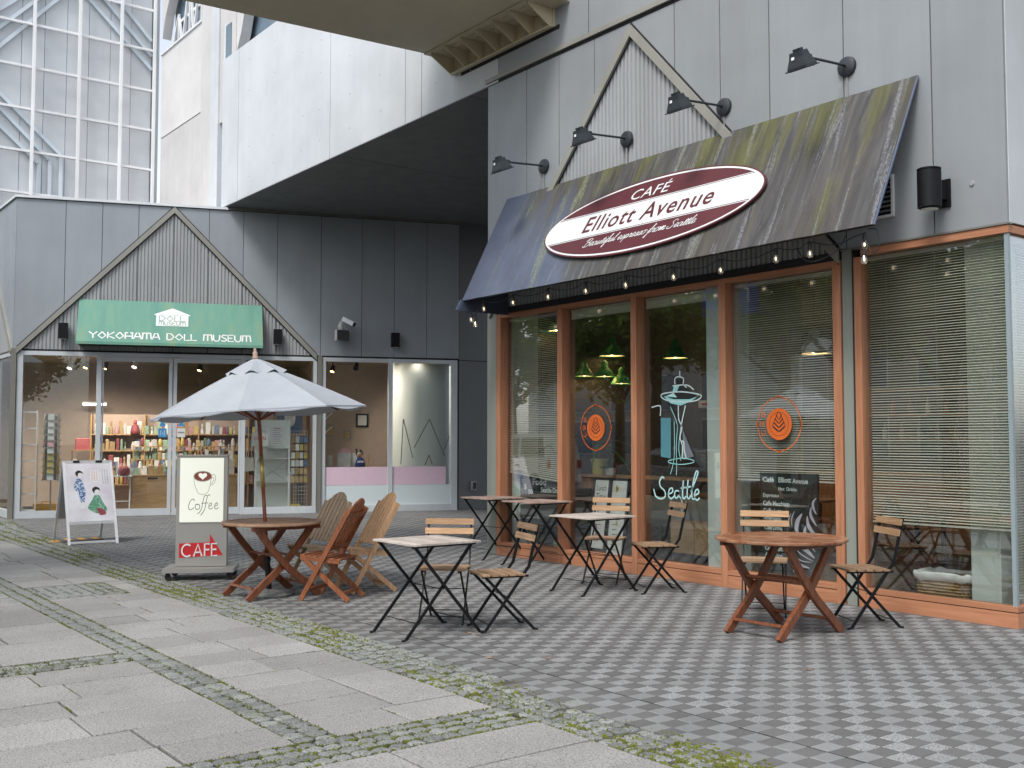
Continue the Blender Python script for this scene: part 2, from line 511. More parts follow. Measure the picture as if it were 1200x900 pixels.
b = NB('dotted_film')
vo = b.n('ShaderNodeTexVoronoi')
vo.feature = 'F1'
vo.inputs['Scale'].default_value = 1.0
vo.inputs['Randomness'].default_value = 0.0
b.l(b.obj((22, 22, 22)), vo.inputs['Vector'])
c = b.ramp(vo.outputs['Distance'], [(0.22, (0.46, 0.57, 0.59)), (0.32, (0.66, 0.74, 0.76))])
b.shade(c, 0.45, 0, 0.4)


# ------------------------------------------------------------------ geometry helpers
class MB:
    """collects shapes; build() links them as one mesh object (coordinates in the parent's frame)"""
    def __init__(s):
        s.v, s.f = [], []

    def add(s, vs, fs, mtx=None):
        o = len(s.v)
        if mtx is not None:
            vs = [mtx @ Vector(p) for p in vs]
        s.v += [tuple(p) for p in vs]
        s.f += [tuple(i + o for i in f) for f in fs]
        return s

    def box(s, x0, x1, y0, y1, z0, z1, mtx=None):
        vs = [(x0, y0, z0), (x1, y0, z0), (x1, y1, z0), (x0, y1, z0), (x0, y0, z1), (x1, y0, z1), (x1, y1, z1), (x0, y1, z1)]
        return s.add(vs, [(3, 2, 1, 0), (4, 5, 6, 7), (0, 1, 5, 4), (1, 2, 6, 5), (2, 3, 7, 6), (3, 0, 4, 7)], mtx)

    def cham(s, x0, x1, y0, y1, z0, z1, c=0.004, mtx=None):
        """box with a chamfered top edge"""
        vs = [(x0, y0, z0), (x1, y0, z0), (x1, y1, z0), (x0, y1, z0),
              (x0, y0, z1 - c), (x1, y0, z1 - c), (x1, y1, z1 - c), (x0, y1, z1 - c),
              (x0 + c, y0 + c, z1), (x1 - c, y0 + c, z1), (x1 - c, y1 - c, z1), (x0 + c, y1 - c, z1)]
        fs = [(3, 2, 1, 0), (8, 9, 10, 11)]
        for a in range(4):
            q = (a + 1) % 4
            fs += [(a, q, 4 + q, 4 + a), (4 + a, 4 + q, 8 + q, 8 + a)]
        return s.add(vs, fs, mtx)

    def bar(s, p, q, w, h, up=(0, 0, 1), c=0.0):
        """rectangular bar from p to q: w across, h along 'up'"""
        p, q = Vector(p), Vector(q)
        d = (q - p).normalized()
        u = Vector(up)
        sx = d.cross(u)
        if sx.length < 1e-5:
            u = Vector((1, 0, 0))
            sx = d.cross(u)
        sx.normalize()
        u = sx.cross(d).normalized()
        vs = []
        for e in (p, q):
            for a, bb in ((-1, -1), (1, -1), (1, 1), (-1, 1)):
                vs.append(e + sx * (a * w / 2) + u * (bb * h / 2))
        return s.add(vs, [(3, 2, 1, 0), (4, 5, 6, 7), (0, 1, 5, 4), (1, 2, 6, 5), (2, 3, 7, 6), (3, 0, 4, 7)])

    def tube(s, pts, r, n=8, cap=True):
        pts = [Vector(p) for p in pts]
        rr = r if isinstance(r, (list, tuple)) else [r] * len(pts)
        o = len(s.v)
        ref = None
        for i, p in enumerate(pts):
            d = (pts[min(i + 1, len(pts) - 1)] - pts[max(i - 1, 0)])
            if d.length < 1e-9:
                d = Vector((0, 0, 1))
            d.normalize()
            if ref is None:
                ref = Vector((0, 0, 1)) if abs(d.z) < 0.9 else Vector((1, 0, 0))
            a = d.cross(ref)
            if a.length < 1e-4:
                a = d.cross(Vector((0.3, 1, 0.2)))
            a.normalize()
            bb = a.cross(d).normalized()
            ref = bb
            for k in range(n):
                t = 2 * pi * k / n
                s.v.append(tuple(p + a * (cos(t) * rr[i]) + bb * (sin(t) * rr[i])))
        for i in range(len(pts) - 1):
            for k in range(n):
                k2 = (k + 1) % n
                s.f.append((o + i * n + k, o + i * n + k2, o + (i + 1) * n + k2, o + (i + 1) * n + k))
        if cap:
            s.f.append(tuple(o + k for k in range(n - 1, -1, -1)))
            e = o + (len(pts) - 1) * n
            s.f.append(tuple(e + k for k in range(n)))
        return s

    def lathe(s, prof, n=16, mtx=None, closed=True):
        """profile of (r, z) turned round Z"""
        vs, fs = [], []
        for r, z in prof:
            for k in range(n):
                t = 2 * pi * k / n
                vs.append((r * cos(t), r * sin(t), z))
        for i in range(len(prof) - 1):
            for k in range(n):
                k2 = (k + 1) % n
                fs.append((i * n + k, i * n + k2, (i + 1) * n + k2, (i + 1) * n + k))
        if closed:
            fs.append(tuple(range(n - 1, -1, -1)))
            e = (len(prof) - 1) * n
            fs.append(tuple(e + k for k in range(n)))
        return s.add(vs, fs, mtx)

    def prism(s, poly, d, mtx=None):
        """polygon in XY extruded 0..d along Z"""
        n = len(poly)
        vs = [(x, y, 0) for x, y in poly] + [(x, y, d) for x, y in poly]
        fs = [tuple(range(n - 1, -1, -1)), tuple(range(n, 2 * n))]
        for k in range(n):
            fs.append((k, (k + 1) % n, n + (k + 1) % n, n + k))
        return s.add(vs, fs, mtx)

    def ribbon(s, pts, w, d, mtx=None):
        """flat stroke of width w (number or list) along 2-D points, d thick"""
        n = len(pts)
        ww = w if isinstance(w, (list, tuple)) else [w] * n
        Lp, Rp = [], []
        for i in range(n):
            a, c = pts[max(i - 1, 0)], pts[min(i + 1, n - 1)]
            dx, dy = c[0] - a[0], c[1] - a[1]
            q = hypot(dx, dy) or 1
            nx, ny = -dy / q, dx / q
            Lp.append((pts[i][0] + nx * ww[i] / 2, pts[i][1] + ny * ww[i] / 2))
            Rp.append((pts[i][0] - nx * ww[i] / 2, pts[i][1] - ny * ww[i] / 2))
        vs = []
        for i in range(n):
            vs += [(Lp[i][0], Lp[i][1], 0), (Rp[i][0], Rp[i][1], 0), (Rp[i][0], Rp[i][1], d), (Lp[i][0], Lp[i][1], d)]
        fs = [(0, 1, 2, 3)]
        for i in range(n - 1):
            o, e = 4 * i, 4 * i + 4
            fs += [(o, o + 1, e + 1, e), (o + 1, o + 2, e + 2, e + 1), (o + 2, o + 3, e + 3, e + 2), (o + 3, o, e, e + 3)]
        e = 4 * (n - 1)
        fs.append((e + 3, e + 2, e + 1, e))
        return s.add(vs, fs, mtx)

    def mesh(s, name):
        me = bpy.data.meshes.new(name)
        me.from_pydata(s.v, [], s.f)
        bm = bmesh.new()
        bm.from_mesh(me)
        bmesh.ops.recalc_face_normals(bm, faces=bm.faces)
        bm.to_mesh(me)
        bm.free()
        return me

    def build(s, name, mat, parent=None, smooth=False, kind=None, label=None):
        me = s.mesh(name)
        me.materials.append(M[mat] if isinstance(mat, str) else mat)
        if smooth:
            me.polygons.foreach_set('use_smooth', [True] * len(me.polygons))
        return put(name, me, parent, kind, label)


def put(name, me, parent=None, kind=None, label=None, loc=None):
    o = bpy.data.objects.new(name, me)
    COL.objects.link(o)
    if parent is not None:
        o.parent = parent
    if kind:
        o['kind'] = kind
    if label:
        o['label'] = label
    if loc is not None:
        o.location = loc
    return o


def smooth_by_angle(o, ang=40):
    me = o.data
    bm = bmesh.new()
    bm.from_mesh(me)
    for e in bm.edges:
        e.smooth = len(e.link_faces) == 2 and e.calc_face_angle(3.0) < radians(ang)
    for f in bm.faces:
        f.smooth = True
    bm.to_mesh(me)
    bm.free()
    return o


def thing(name, label, cat, loc=(0, 0, 0), rz=0.0, group=None):
    o = bpy.data.objects.new(name, None)
    COL.objects.link(o)
    o.empty_display_size = 0.1
    o.location = loc
    o.rotation_euler = (0, 0, rz)
    return tag(o, label, cat, group)


def tag(o, label, cat, group=None):
    o['label'] = label
    o['category'] = cat
    if group:
        o['group'] = group
    return o


def struct(o):
    o['kind'] = 'structure'
    return o


CHILD = {}


def copy_thing(root, loc, rz, label=None, group=None, scale=None):
    """a copy of a thing with copies of its parts and sub-parts (mesh data shared)"""
    if root.name not in CHILD:
        CHILD[root.name] = [(c, [g for g in bpy.data.objects if g.parent == c]) for c in bpy.data.objects if c.parent == root]
    r = root.copy()
    COL.objects.link(r)
    r.location = loc
    r.rotation_euler = (0, 0, rz)
    if scale:
        r.scale = scale
    if label:
        r['label'] = label
    if group:
        r['group'] = group
    for c, gs in CHILD[root.name]:
        d = c.copy()
        COL.objects.link(d)
        d.parent = r
        for g in gs:
            h = g.copy()
            COL.objects.link(h)
            h.parent = d
    return r


def fr(o, x, y, n=None):
    pass


def frame(origin, xdir, ydir):
    """matrix whose local X,Y lie along the given directions, Z = X x Y"""
    x = Vector(xdir).normalized()
    y = Vector(ydir)
    z = x.cross(y).normalized()
    y = z.cross(x).normalized()
    m = Matrix((x, y, z)).transposed().to_4x4()
    m.translation = Vector(origin)
    return m


_TXT = {}


def text_geo(body, size=1.0, align='CENTER', depth=0.0, shear=0.0, bold=0.0, space=1.0, xs=1.0):
    """built-in font -> verts, faces in XY with the baseline at y = 0"""
    cu = bpy.data.curves.new('lettering', 'FONT')
    cu.body = body
    cu.size = size
    cu.align_x = align
    cu.extrude = depth
    cu.shear = shear
    cu.offset = bold
    cu.space_character = space
    cu.resolution_u = 3
    o = bpy.data.objects.new('lettering', cu)
    COL.objects.link(o)
    dg = bpy.context.evaluated_depsgraph_get()
    dg.update()
    me = bpy.data.meshes.new_from_object(o.evaluated_get(dg), depsgraph=dg)
    vs = [(v.co.x * xs, v.co.y, v.co.z + depth) for v in me.vertices]
    fs = [tuple(p.vertices) for p in me.polygons]
    bpy.data.objects.remove(o)
    bpy.data.curves.remove(cu)
    bpy.data.meshes.remove(me)
    return vs, fs


def fit_text(body, width, height=None, depth=0.0015, **kw):
    """lettering scaled to an exact width (and cap height), centred on x"""
    vs, fs = text_geo(body, 1.0, 'LEFT', 0.0, **kw)
    x0, x1 = min(v[0] for v in vs), max(v[0] for v in vs)
    y1 = max(v[1] for v in vs)
    y0 = min(v[1] for v in vs)
    kx = width / (x1 - x0)
    ky = kx if height is None else height / (y1 - y0)
    base = 0.0 if height is None else y0
    return [((v[0] - (x0 + x1) / 2) * kx, (v[1] - base) * ky, depth) for v in vs], fs


def smooth_path(pts, n=6):
    """Catmull-Rom through 2-D points"""
    out = []
    P = [pts[0]] + list(pts) + [pts[-1]]
    for i in range(1, len(P) - 2):
        p0, p1, p2, p3 = P[i - 1], P[i], P[i + 1], P[i + 2]
        for k in range(n):
            t = k / n
            out.append(tuple(0.5 * ((2 * p1[j]) + (-p0[j] + p2[j]) * t + (2 * p0[j] - 5 * p1[j] + 4 * p2[j] - p3[j]) * t * t
                                    + (-p0[j] + 3 * p1[j] - 3 * p2[j] + p3[j]) * t ** 3) for j in range(len(p1))))
    out.append(tuple(pts[-1]))
    return out

# ================================================================== GROUND
def seen(x, y, z=0.0, margin=20):
    """where a point of the place falls in the photo, and how near it is (used only to choose which pieces are built singly)"""
    d = Vector((x, y, z)) - cam.location
    th = cam.rotation_euler.z
    fw = d.x * -sin(th) + d.y * cos(th)
    rt = d.x * cos(th) + d.y * sin(th)
    if fw < 0.3:
        return None
    u, v = 600 + 1240 * rt / fw, 517 - 1240 * d.z / fw
    if u < -margin or u > 1200 + margin or v > 900 + margin:
        return None
    return fw


o = MB()
o.add([(-400, -400, -0.12), (400, -400, -0.12), (400, 400, -0.12), (-400, 400, -0.12)], [(0, 1, 2, 3)])
struct(o.build('ground', 'far_ground'))
o = MB()
o.box(-80, 60, -18.2, -11.2, -0.30, -0.095)
struct(o.build('road', 'asphalt'))
o = MB()
for k in range(140):
    o.cham(-80 + k, -79.01 + k, -11.2, -11.05, -0.2, 0.0, 0.012)
struct(o.build('kerb', 'kerb_stone'))
o = MB()
for k in range(16):
    o.box(-78 + 8.4 * k, -74 + 8.4 * k, -14.76, -14.64, -0.2, -0.091)
struct(o.build('road_marking', 'white_paint'))


def yb(x):
    """street-side edge of the dark paving"""
    pts = [(-19, -3.72), (-17.5, -3.80), (-15, -4.05), (-13, -4.16), (-9, -4.28), (-6, -4.33), (-3, -4.38), (6, -4.42)]
    for (a, p), (b_, q) in zip(pts, pts[1:]):
        if x <= b_:
            return p + (q - p) * (x - a) / (b_ - a)
    return pts[-1][1]


YI = -4.79            # walkway-side edge of the mossy cobble border
BT, BB = -5.785, -6.015    # two-row cobble strip
CX0, CX1 = -0.535, -0.16   # four-row cobble cross strip

# ---- dark checkered paving of the terrace
terrace = MB()
terrace.add([(-18.6, -4.8, -0.012), (6.5, -4.8, -0.012), (6.5, 9.0, -0.012), (-18.6, 9.0, -0.012)], [(0, 1, 2, 3)])
terrace = struct(terrace.build('terrace_paving', 'bedding'))
PX, PY, GAP = 0.1085, 0.1375, 0.0035
tiles = []
rows = []
y = -4.03 - 3 * PY
k = -3
while y < 8.6:
    rows.append((k, y if k < 0 else y + 0.015))
    k += 1
    y += PY
for i in range(int((6.4 + 18.5) / PX)):
    x = -18.5 + i * PX
    for j, y in rows:
        if y + PY * 0.5 < yb(x) + 0.015:
            continue
        if y > -0.02 and not (-14.2 < x < -7.35 or (x > 0.02 and y < 2.0)) and not (x <= -14.2 and x > -16.6 + 0.37 * y):
            continue
        if y > -0.16 and x > -7.3 and y < 0:
            t = 0
        elif (i + j) % 2:
            t = 0
        elif j in (-3, -2, -1, 0):
            t = 1
        else:
            t = 2 if R.random() < 0.86 else 1
        tiles.append((x, y, t))
def yt(x):
    """lower edge of the lowest paver row at x"""
    return min((y for j, y in rows if y + PY * 0.5 >= yb(x) + 0.015), default=yb(x)) - 0.006


TM = ('paver_dark', 'paver_light', 'paver_speckled')
TW, TL = PX - GAP, PY - GAP
tile_me = []
for t in range(3):
    q = MB()
    q.cham(0, TW, 0, TL, -0.03, 0.0, 0.003)
    me = q.mesh('paver_tile')
    me.materials.append(M[TM[t]])
    tile_me.append(me)
near = sorted((s, n) for n, s in ((n, seen(t[0], t[1])) for n, t in enumerate(tiles)) if s)
single = {n for s, n in near[:300]}
rest = [MB(), MB(), MB()]
for n, (x, y, t) in enumerate(tiles):
    dz = R.uniform(-0.0022, 0.0008)
    if n in single:
        put('paver_tile', tile_me[t], terrace, loc=(x, y, dz))
    else:
        q = rest[t]
        b0 = len(q.v)
        c = 0.003
        q.v += [(x, y, -0.012), (x + TW, y, -0.012), (x + TW, y + TL, -0.012), (x, y + TL, -0.012),
                (x + c, y + c, dz), (x + TW - c, y + c, dz), (x + TW - c, y + TL - c, dz), (x + c, y + TL - c, dz)]
        q.f += [(b0 + 4, b0 + 5, b0 + 6, b0 + 7)] + [(b0 + a, b0 + (a + 1) % 4, b0 + 4 + (a + 1) % 4, b0 + 4 + a) for a in range(4)]


def multi(name, mbs, parent=None, kind=None, label=None):
    """several materials in one mesh"""
    v, f, mi = [], [], []
    for k, (q, mat) in enumerate(mbs):
        o = len(v)
        v += q.v
        f += [tuple(i + o for i in ff) for ff in q.f]
        mi += [k] * len(q.f)
    me = bpy.data.meshes.new(name)
    me.from_pydata(v, [], f)
    me.polygons.foreach_set('material_index', mi)
    for _, mat in mbs:
        me.materials.append(M[mat])
    bm = bmesh.new()
    bm.from_mesh(me)
    bmesh.ops.recalc_face_normals(bm, faces=bm.faces)
    bm.to_mesh(me)
    bm.free()
    return put(name, me, parent, kind, label)


q = MB()                                          # the long open joint that runs the length of the terrace
q.box(-18.4, 6.4, -4.032, -4.016, -0.0118, -0.0045)
q.build('open_joint', 'joint_black', terrace)
# per-tile tone for the far tiles: a white-noise value by cell, the same in every light
for t in range(3):
    pass
multi('paver_tile_field', [(rest[t], TM[t]) for t in range(3)], terrace, 'stuff')

# ---- granite walkway: slabs, cobbles, moss
walk = MB()
walk.add([(-24, -11.05, -0.016), (8, -11.05, -0.016), (8, -3.6, -0.0165), (-24, -3.6, -0.0165)], [(0, 1, 2, 3)])
walk = struct(walk.build('stone_walkway', 'bedding'))
slabs = []
JG = 0.0135


def slab_run(x0, x1, ya, yz, lens):
    """one course of slabs between ya (near the building) and yz (street)"""
    y = ya
    while y - yz > 0.02:
        L = R.uniform(*lens)
        if y - L - yz < 0.3:
            L = y - yz
        slabs.append((x0, x1, y - L, y))
        y -= L


x = CX0
first = True
while x > -23.5:
    wd = 0.415 * R.uniform(0.9, 1.1)
    x0 = x - wd
    cut = R.uniform(0.35, 0.62)
    ym = YI + (BT - YI) * cut
    for a, bq in ((YI, ym), (ym, BT)):
        slabs.append((x0, x, bq, a))
    if -3.36 < x0 and x > -3.0 and x0 < -3.0:
        pass
    slab_run(x0, x, BB, -10.9, (0.55, 0.88))
    x = x0
x = CX1
while x < 7.5:
    wd = 0.415 * R.uniform(0.92, 1.08)
    slab_run(x, x + wd, YI, -10.9, (0.6, 0.95))
    x += wd


def inside(x, y, r):
    return r[0] < x < r[1] and r[2] < y < r[3]


PATCH = (-7.35, -6.33, -5.785, -5.005)           # drain cover and its cobbles
STRIP = (-3.37, -3.05, -6.95, BB)                # short cobble strip
PATCH2 = (-12.1, -11.5, -5.785, -5.3)
for x0, x1, y0, y1 in slabs:
    # trim slabs against the cobble patches
    parts = [(x0, x1, y0, y1)]
    for r in (PATCH, STRIP, PATCH2):
        nxt = []
        for a, b_, c, d in parts:
            if b_ <= r[0] or a >= r[1] or d <= r[2] or c >= r[3]:
                nxt.append((a, b_, c, d))
                continue
            if a < r[0]:
                nxt.append((a, r[0], c, d))
            if b_ > r[1]:
                nxt.append((r[1], b_, c, d))
            m0, m1 = max(a, r[0]), min(b_, r[1])
            if c < r[2]:
                nxt.append((m0, m1, c, r[2]))
            if d > r[3]:
                nxt.append((m0, m1, r[3], d))
        parts = nxt
    for a, b_, c, d in parts:
        if b_ - a < 0.06 or d - c < 0.06:
            continue
        if not any(seen(px, py, 0, 60) for px, py in ((a, c), (b_, c), (a, d), (b_, d))):
            if c < -8.5 or a < -14 or b_ > 4:
                continue
        q = MB()
        w2, l2 = (b_ - a) / 2, (d - c) / 2
        q.cham(-w2 + JG * R.uniform(0.3, 0.8), w2 - JG * R.uniform(0.3, 0.8), -l2 + JG * R.uniform(0.3, 0.9), l2 - JG * R.uniform(0.3, 0.9), -0.03, 0.0, 0.005)
        me = q.mesh('stone_slab')
        me.materials.append(M['granite_slab'])
        s = put('stone_slab', me, walk, loc=((a + b_) / 2, (c + d) / 2, R.uniform(-0.003, 0.002)))
        s.rotation_euler = (R.uniform(-0.002, 0.002), R.uniform(-0.002, 0.002), R.uniform(-0.004, 0.004))
# plain sheet of the same granite where the walkway runs on out of the photo
cob_me = []
for k in range(10):
    q = MB()
    n = 8
    ring0, ring1, ring2 = [], [], []
    for a in range(n):
        t = 2 * pi * (a + 0.5) / n
        sx = max(-1, min(1, 1.28 * cos(t))) * 0.5
        sy = max(-1, min(1, 1.28 * sin(t))) * 0.5
        jx, jy = R.uniform(-0.05, 0.05), R.uniform(-0.05, 0.05)
        ring0.append((sx + jx, sy + jy, -0.03))
        ring1.append((sx * 0.985 + jx * .7, sy * 0.985 + jy * .7, -0.004))
        ring2.append((sx * 0.80 + jx, sy * 0.80 + jy, R.uniform(-0.001, 0.0025)))
    vs = ring0 + ring1 + ring2 + [(R.uniform(-.1, .1), R.uniform(-.1, .1), 0.003)]
    fs = []
    for a in range(n):
        b2 = (a + 1) % n
        fs += [(a, b2, n + b2, n + a), (n + a, n + b2, 2 * n + b2, 2 * n + a), (2 * n + a, 2 * n + b2, 3 * n)]
    q.add(vs, fs)
    me = q.mesh('cobblestone')
    me.materials.append(M['cobble'])
    cob_me.append((me, q))
cobs = []


def cob_area(x0, x1, y0, y1, sx, sy, jit=0.12, along='x'):
    if along == 'x':
        ny = max(1, round((y1 - y0) / sy))
        for r in range(ny):
            x = x0 + (r % 2) * sx * 0.4
            while x < x1 - sx * 0.4:
                l = sx * R.uniform(1 - jit, 1 + jit)
                cobs.append((x + l / 2, y0 + (r + 0.5) * (y1 - y0) / ny, l * 0.96, (y1 - y0) / ny * 0.96))
                x += l
    else:
        nx = max(1, round((x1 - x0) / sx))
        for r in range(nx):
            y = y0 + (r % 2) * sy * 0.4
            while y < y1 - sy * 0.4:
                l = sy * R.uniform(1 - jit, 1 + jit)
                cobs.append((x0 + (r + 0.5) * (x1 - x0) / nx, y + l / 2, (x1 - x0) / nx * 0.96, l * 0.96))
                y += l


cob_area(-20, CX0, BB, BT, 0.10, 0.11)
cob_area(CX0, CX1, -10.5, YI, 0.094, 0.105, along='y')
cob_area(-3.36, -3.06, -6.93, BB, 0.11, 0.1, along='y')
cob_area(-6.45, -6.34, -5.78, -5.02, 0.1, 0.1, along='y')
cob_area(-7.33, -6.45, -5.19, -5.01, 0.1, 0.09)
cob_area(-12.08, -11.52, -5.78, -5.31, 0.1, 0.1)
cob_area(-7.35, -6.2, -6.24, BB, 0.11, 0.11)
x = -19.5
while x < 6.4:                                    # border rows follow the paving edge
    l = 0.095 * R.uniform(0.85, 1.15)
    y1 = yt(x + l / 2)
    n = 4
    for r in range(n):
        hgt = (y1 - YI) / n
        cobs.append((x + l / 2 + R.uniform(-.02, .02), YI + (r + 0.5) * hgt, l * 0.95, hgt * 0.95))
    x += l
order = sorted((s, n) for n, s in ((n, seen(c[0], c[1])) for n, c in enumerate(cobs)) if s)
single = {n for s, n in order[:300]}
field = MB()
for n, (x, y, sx, sy) in enumerate(cobs):
    me, q = R.choice(cob_me)
    a = R.uniform(-0.08, 0.08) + (pi if R.random() < 0.5 else 0)
    dz = R.uniform(-0.005, 0.002)
    if n in single:
        c = put('cobblestone', me, walk, loc=(x, y, dz))
        c.scale = (sx, sy, 1)
        c.rotation_euler = (0, 0, a)
    else:
        ca, sa = cos(a), sin(a)
        field.add([(x + (p[0] * sx) * ca - (p[1] * sy) * sa, y + (p[0] * sx) * sa + (p[1] * sy) * ca, p[2] + dz) for p in q.v], q.f)
field.build('cobblestone_field', 'cobble', walk, kind='stuff')

# moss and weeds in the joints
moss = MB()


def tuft(x, y, r, h):
    n = 6
    o = len(moss.v)
    for k in range(n):
        t = 2 * pi * k / n + R.uniform(-.3, .3)
        q = r * R.uniform(0.55, 1.25)
        moss.v.append((x + q * cos(t), y + q * sin(t), -0.012))
    for k in range(n):
        t = 2 * pi * k / n + R.uniform(-.3, .3)
        q = r * R.uniform(0.3, 0.7)
        moss.v.append((x + q * cos(t), y + q * sin(t), h * R.uniform(0.3, 0.9)))
    moss.v.append((x + R.uniform(-r, r) * .3, y + R.uniform(-r, r) * .3, h))
    for k in range(n):
        k2 = (k + 1) % n
        moss.f.append((o + k, o + k2, o + n + k2, o + n + k))
        moss.f.append((o + n + k, o + n + k2, o + 2 * n))


def patchy(x, y, s=1.3):
    return 0.5 + 0.5 * sin(x * 2.1 * s + 1.3 * sin(y * 3 + x)) * cos(x * 0.73 * s + 2.0 + y)


for k in range(15000):
    x = R.uniform(-17.5, 3.5)
    t = R.random()
    y = YI + (yb(x) - YI) * t
    p = patchy(x, y * 2)
    if R.random() > 0.16 + 0.84 * p ** 1.8:
        continue
    if R.random() < 0.55:                          # keep most of it in the joints between the rows
        h4 = (yb(x) - YI) / 4
        y = YI + round((y - YI) / h4) * h4 + R.gauss(0, 0.010)
    r = R.uniform(0.004, 0.014) * (0.7 + 0.8 * p)
    tuft(x, y, r, R.uniform(0.002, 0.006) + 0.2 * r * p)
for k in range(3600):
    x = R.uniform(-17, CX0)
    y = R.choice([BT, BT, BB, BB, (BT + BB) / 2]) + R.gauss(0, 0.006)
    if R.random() < 0.25 + 0.75 * patchy(x, y):
        tuft(x, y, R.uniform(0.003, 0.008), R.uniform(0.0, 0.004))
for k in range(2600):
    x = R.choice([CX0, CX0 + .094, CX0 + .188, CX0 + .282, CX1]) + R.gauss(0, 0.007)
    y = R.uniform(-8.6, YI)
    if R.random() < 0.25 + 0.75 * patchy(y * 1.7, x):
        tuft(x, y, R.uniform(0.003, 0.010), R.uniform(0.001, 0.005))
for k in range(500):
    tuft(R.uniform(-3.38, -3.04), R.uniform(-6.95, BB), R.uniform(0.003, 0.008), R.uniform(0.0, 0.004))
    tuft(R.uniform(-7.35, -6.3), R.choice([-5.2, -5.1, -5.01, -5.785, -5.9]) + R.gauss(0, .012), R.uniform(0.003, 0.008), R.uniform(0.0, 0.004))
for x0, x1, y0, y1 in slabs:                       # slab joints
    if not seen((x0 + x1) / 2, (y0 + y1) / 2, 0, 60):
        continue
    for horiz, lim in ((True, 0.55), (False, 0.35)):
        if R.random() > lim:
            continue
        L = (x1 - x0) if horiz else (y1 - y0)
        u0 = R.uniform(-0.2, 0.7) * L                # a stretch of the joint, thick in the middle
        u1 = u0 + R.uniform(0.25, 0.8) * L
        for k in range(int(R.uniform(25, 130) * (u1 - u0))):
            u = R.triangular(u0, u1)
            if not 0 < u < L:
                continue
            r = R.uniform(0.002, 0.006)
            if horiz:
                tuft(x0 + u, y0 + R.gauss(0, 0.002), r, R.uniform(-0.002, 0.003))
            else:
                tuft(x0 + R.gauss(0, 0.0018), y0 + u, r * .8, R.uniform(-0.003, 0.001))
m_ = moss.build('moss', 'moss', None, smooth=False)
m_['kind'] = 'stuff'
m_['label'] = 'yellow green moss in the joints of the cobbles and slabs'

# cast drain cover in its cobble patch
t = thing('drain_cover', 'flat perforated drain cover set in the granite walkway beside cobbles', 'drain cover', (-6.9, -5.50, 0))
q = MB()
q.cham(-0.44, 0.44, -0.275, 0.30, -0.03, -0.004, 0.003)
q.build('cover_plate', 'cobble', t)
q = MB()
for i in range(9):
    for j in range(5):
        if R.random() < 0.8:
            q.box(-0.39 + i * 0.09, -0.35 + i * 0.09, -0.23 + j * 0.105 + R.uniform(-.01, .01), -0.20 + j * 0.105, -0.01, -0.0025)
q.build('slot_row', 'joint_black', t, kind='stuff')
q = MB()
for a in ((-0.46, 0.46, -0.295, -0.277), (-0.46, 0.46, 0.302, 0.32), (-0.46, -0.442, -0.277, 0.302), (0.442, 0.46, -0.277, 0.302)):
    q.cham(*a, -0.03, -0.001, 0.003)
q.build('rim', 'iron', t)

# dry leaves
leaf_me = []
for k in range(3):
    q = MB()
    n = 7
    vs = []
    for a in range(n):
        t = a / (n - 1)
        wd = 0.018 * sin(pi * min(1, t * 0.96 + 0.04)) * R.uniform(0.8, 1.2)
        z = 0.006 + 0.008 * abs(t - 0.5) + R.uniform(0, 0.004)
        vs += [(t * 0.07 - 0.035, -wd, z + 0.004), (t * 0.07 - 0.035, 0, z), (t * 0.07 - 0.035, wd, z + 0.006)]
    fs = []
    for a in range(n - 1):
        fs += [(3 * a, 3 * a + 1, 3 * a + 4, 3 * a + 3), (3 * a + 1, 3 * a + 2, 3 * a + 5, 3 * a + 4)]
    q.add(vs, fs)
    me = q.mesh('fallen_leaf')
    me.materials.append(M['leaf_litter'])
    leaf_me.append(me)
for k, (x, y, lb) in enumerate([(-1.36, -3.73, 'small dry leaf on the dark paving between the front chair and the cobbles'), (-1.62, -4.05, 'small dry leaf lying in the long dark paving joint'), (-0.05, -2.6, 'small dry leaf on the checkered paving below the right round table'),
                              (0.62, -5.35, 'small dry leaf on the large slab near the bottom edge'), (-4.55, -4.0, 'small dry leaf on the paving right of the parasol base'), (-2.48, -3.62, 'small dry leaf by the foot of the front slatted table')]):
    l = put('fallen_leaf', leaf_me[k % 3], loc=(x, y, 0.0))
    l.rotation_euler = (0, 0, R.uniform(0, 6))
    l.scale = (0.7, 0.7, 0.7)
    tag(l, lb, 'leaf', 'dry leaves scattered on the paving')

# ================================================================== CAFE BUILDING (front on y = 0, corner at the origin)
ZG = 3.29            # underside of the cladding
ZT = 6.36            # top of the cladding
GX, GZ = -4.4, 6.30  # gable apex
KS = 1.092           # gable slope
HALF = (GZ - ZG) / KS


def gable(x):
    return GZ - KS * abs(x - GX)


cafe = thing('cafe_building', 'grey panel clad café building with orange wood framed shop windows and a gable', 'building', (0, 0, 0))
YP = 0.0
TOY = frame((0, 0, 0), (1, 0, 0), (0, 0, 1))      # XY polygon -> XZ facade, local Z -> -Y (towards the terrace)


def facade_prism(poly, y_front, depth):
    q = MB()
    m = TOY.copy()
    m.translation = (0, y_front + depth, 0)
    q.prism(poly, depth, m)
    return q


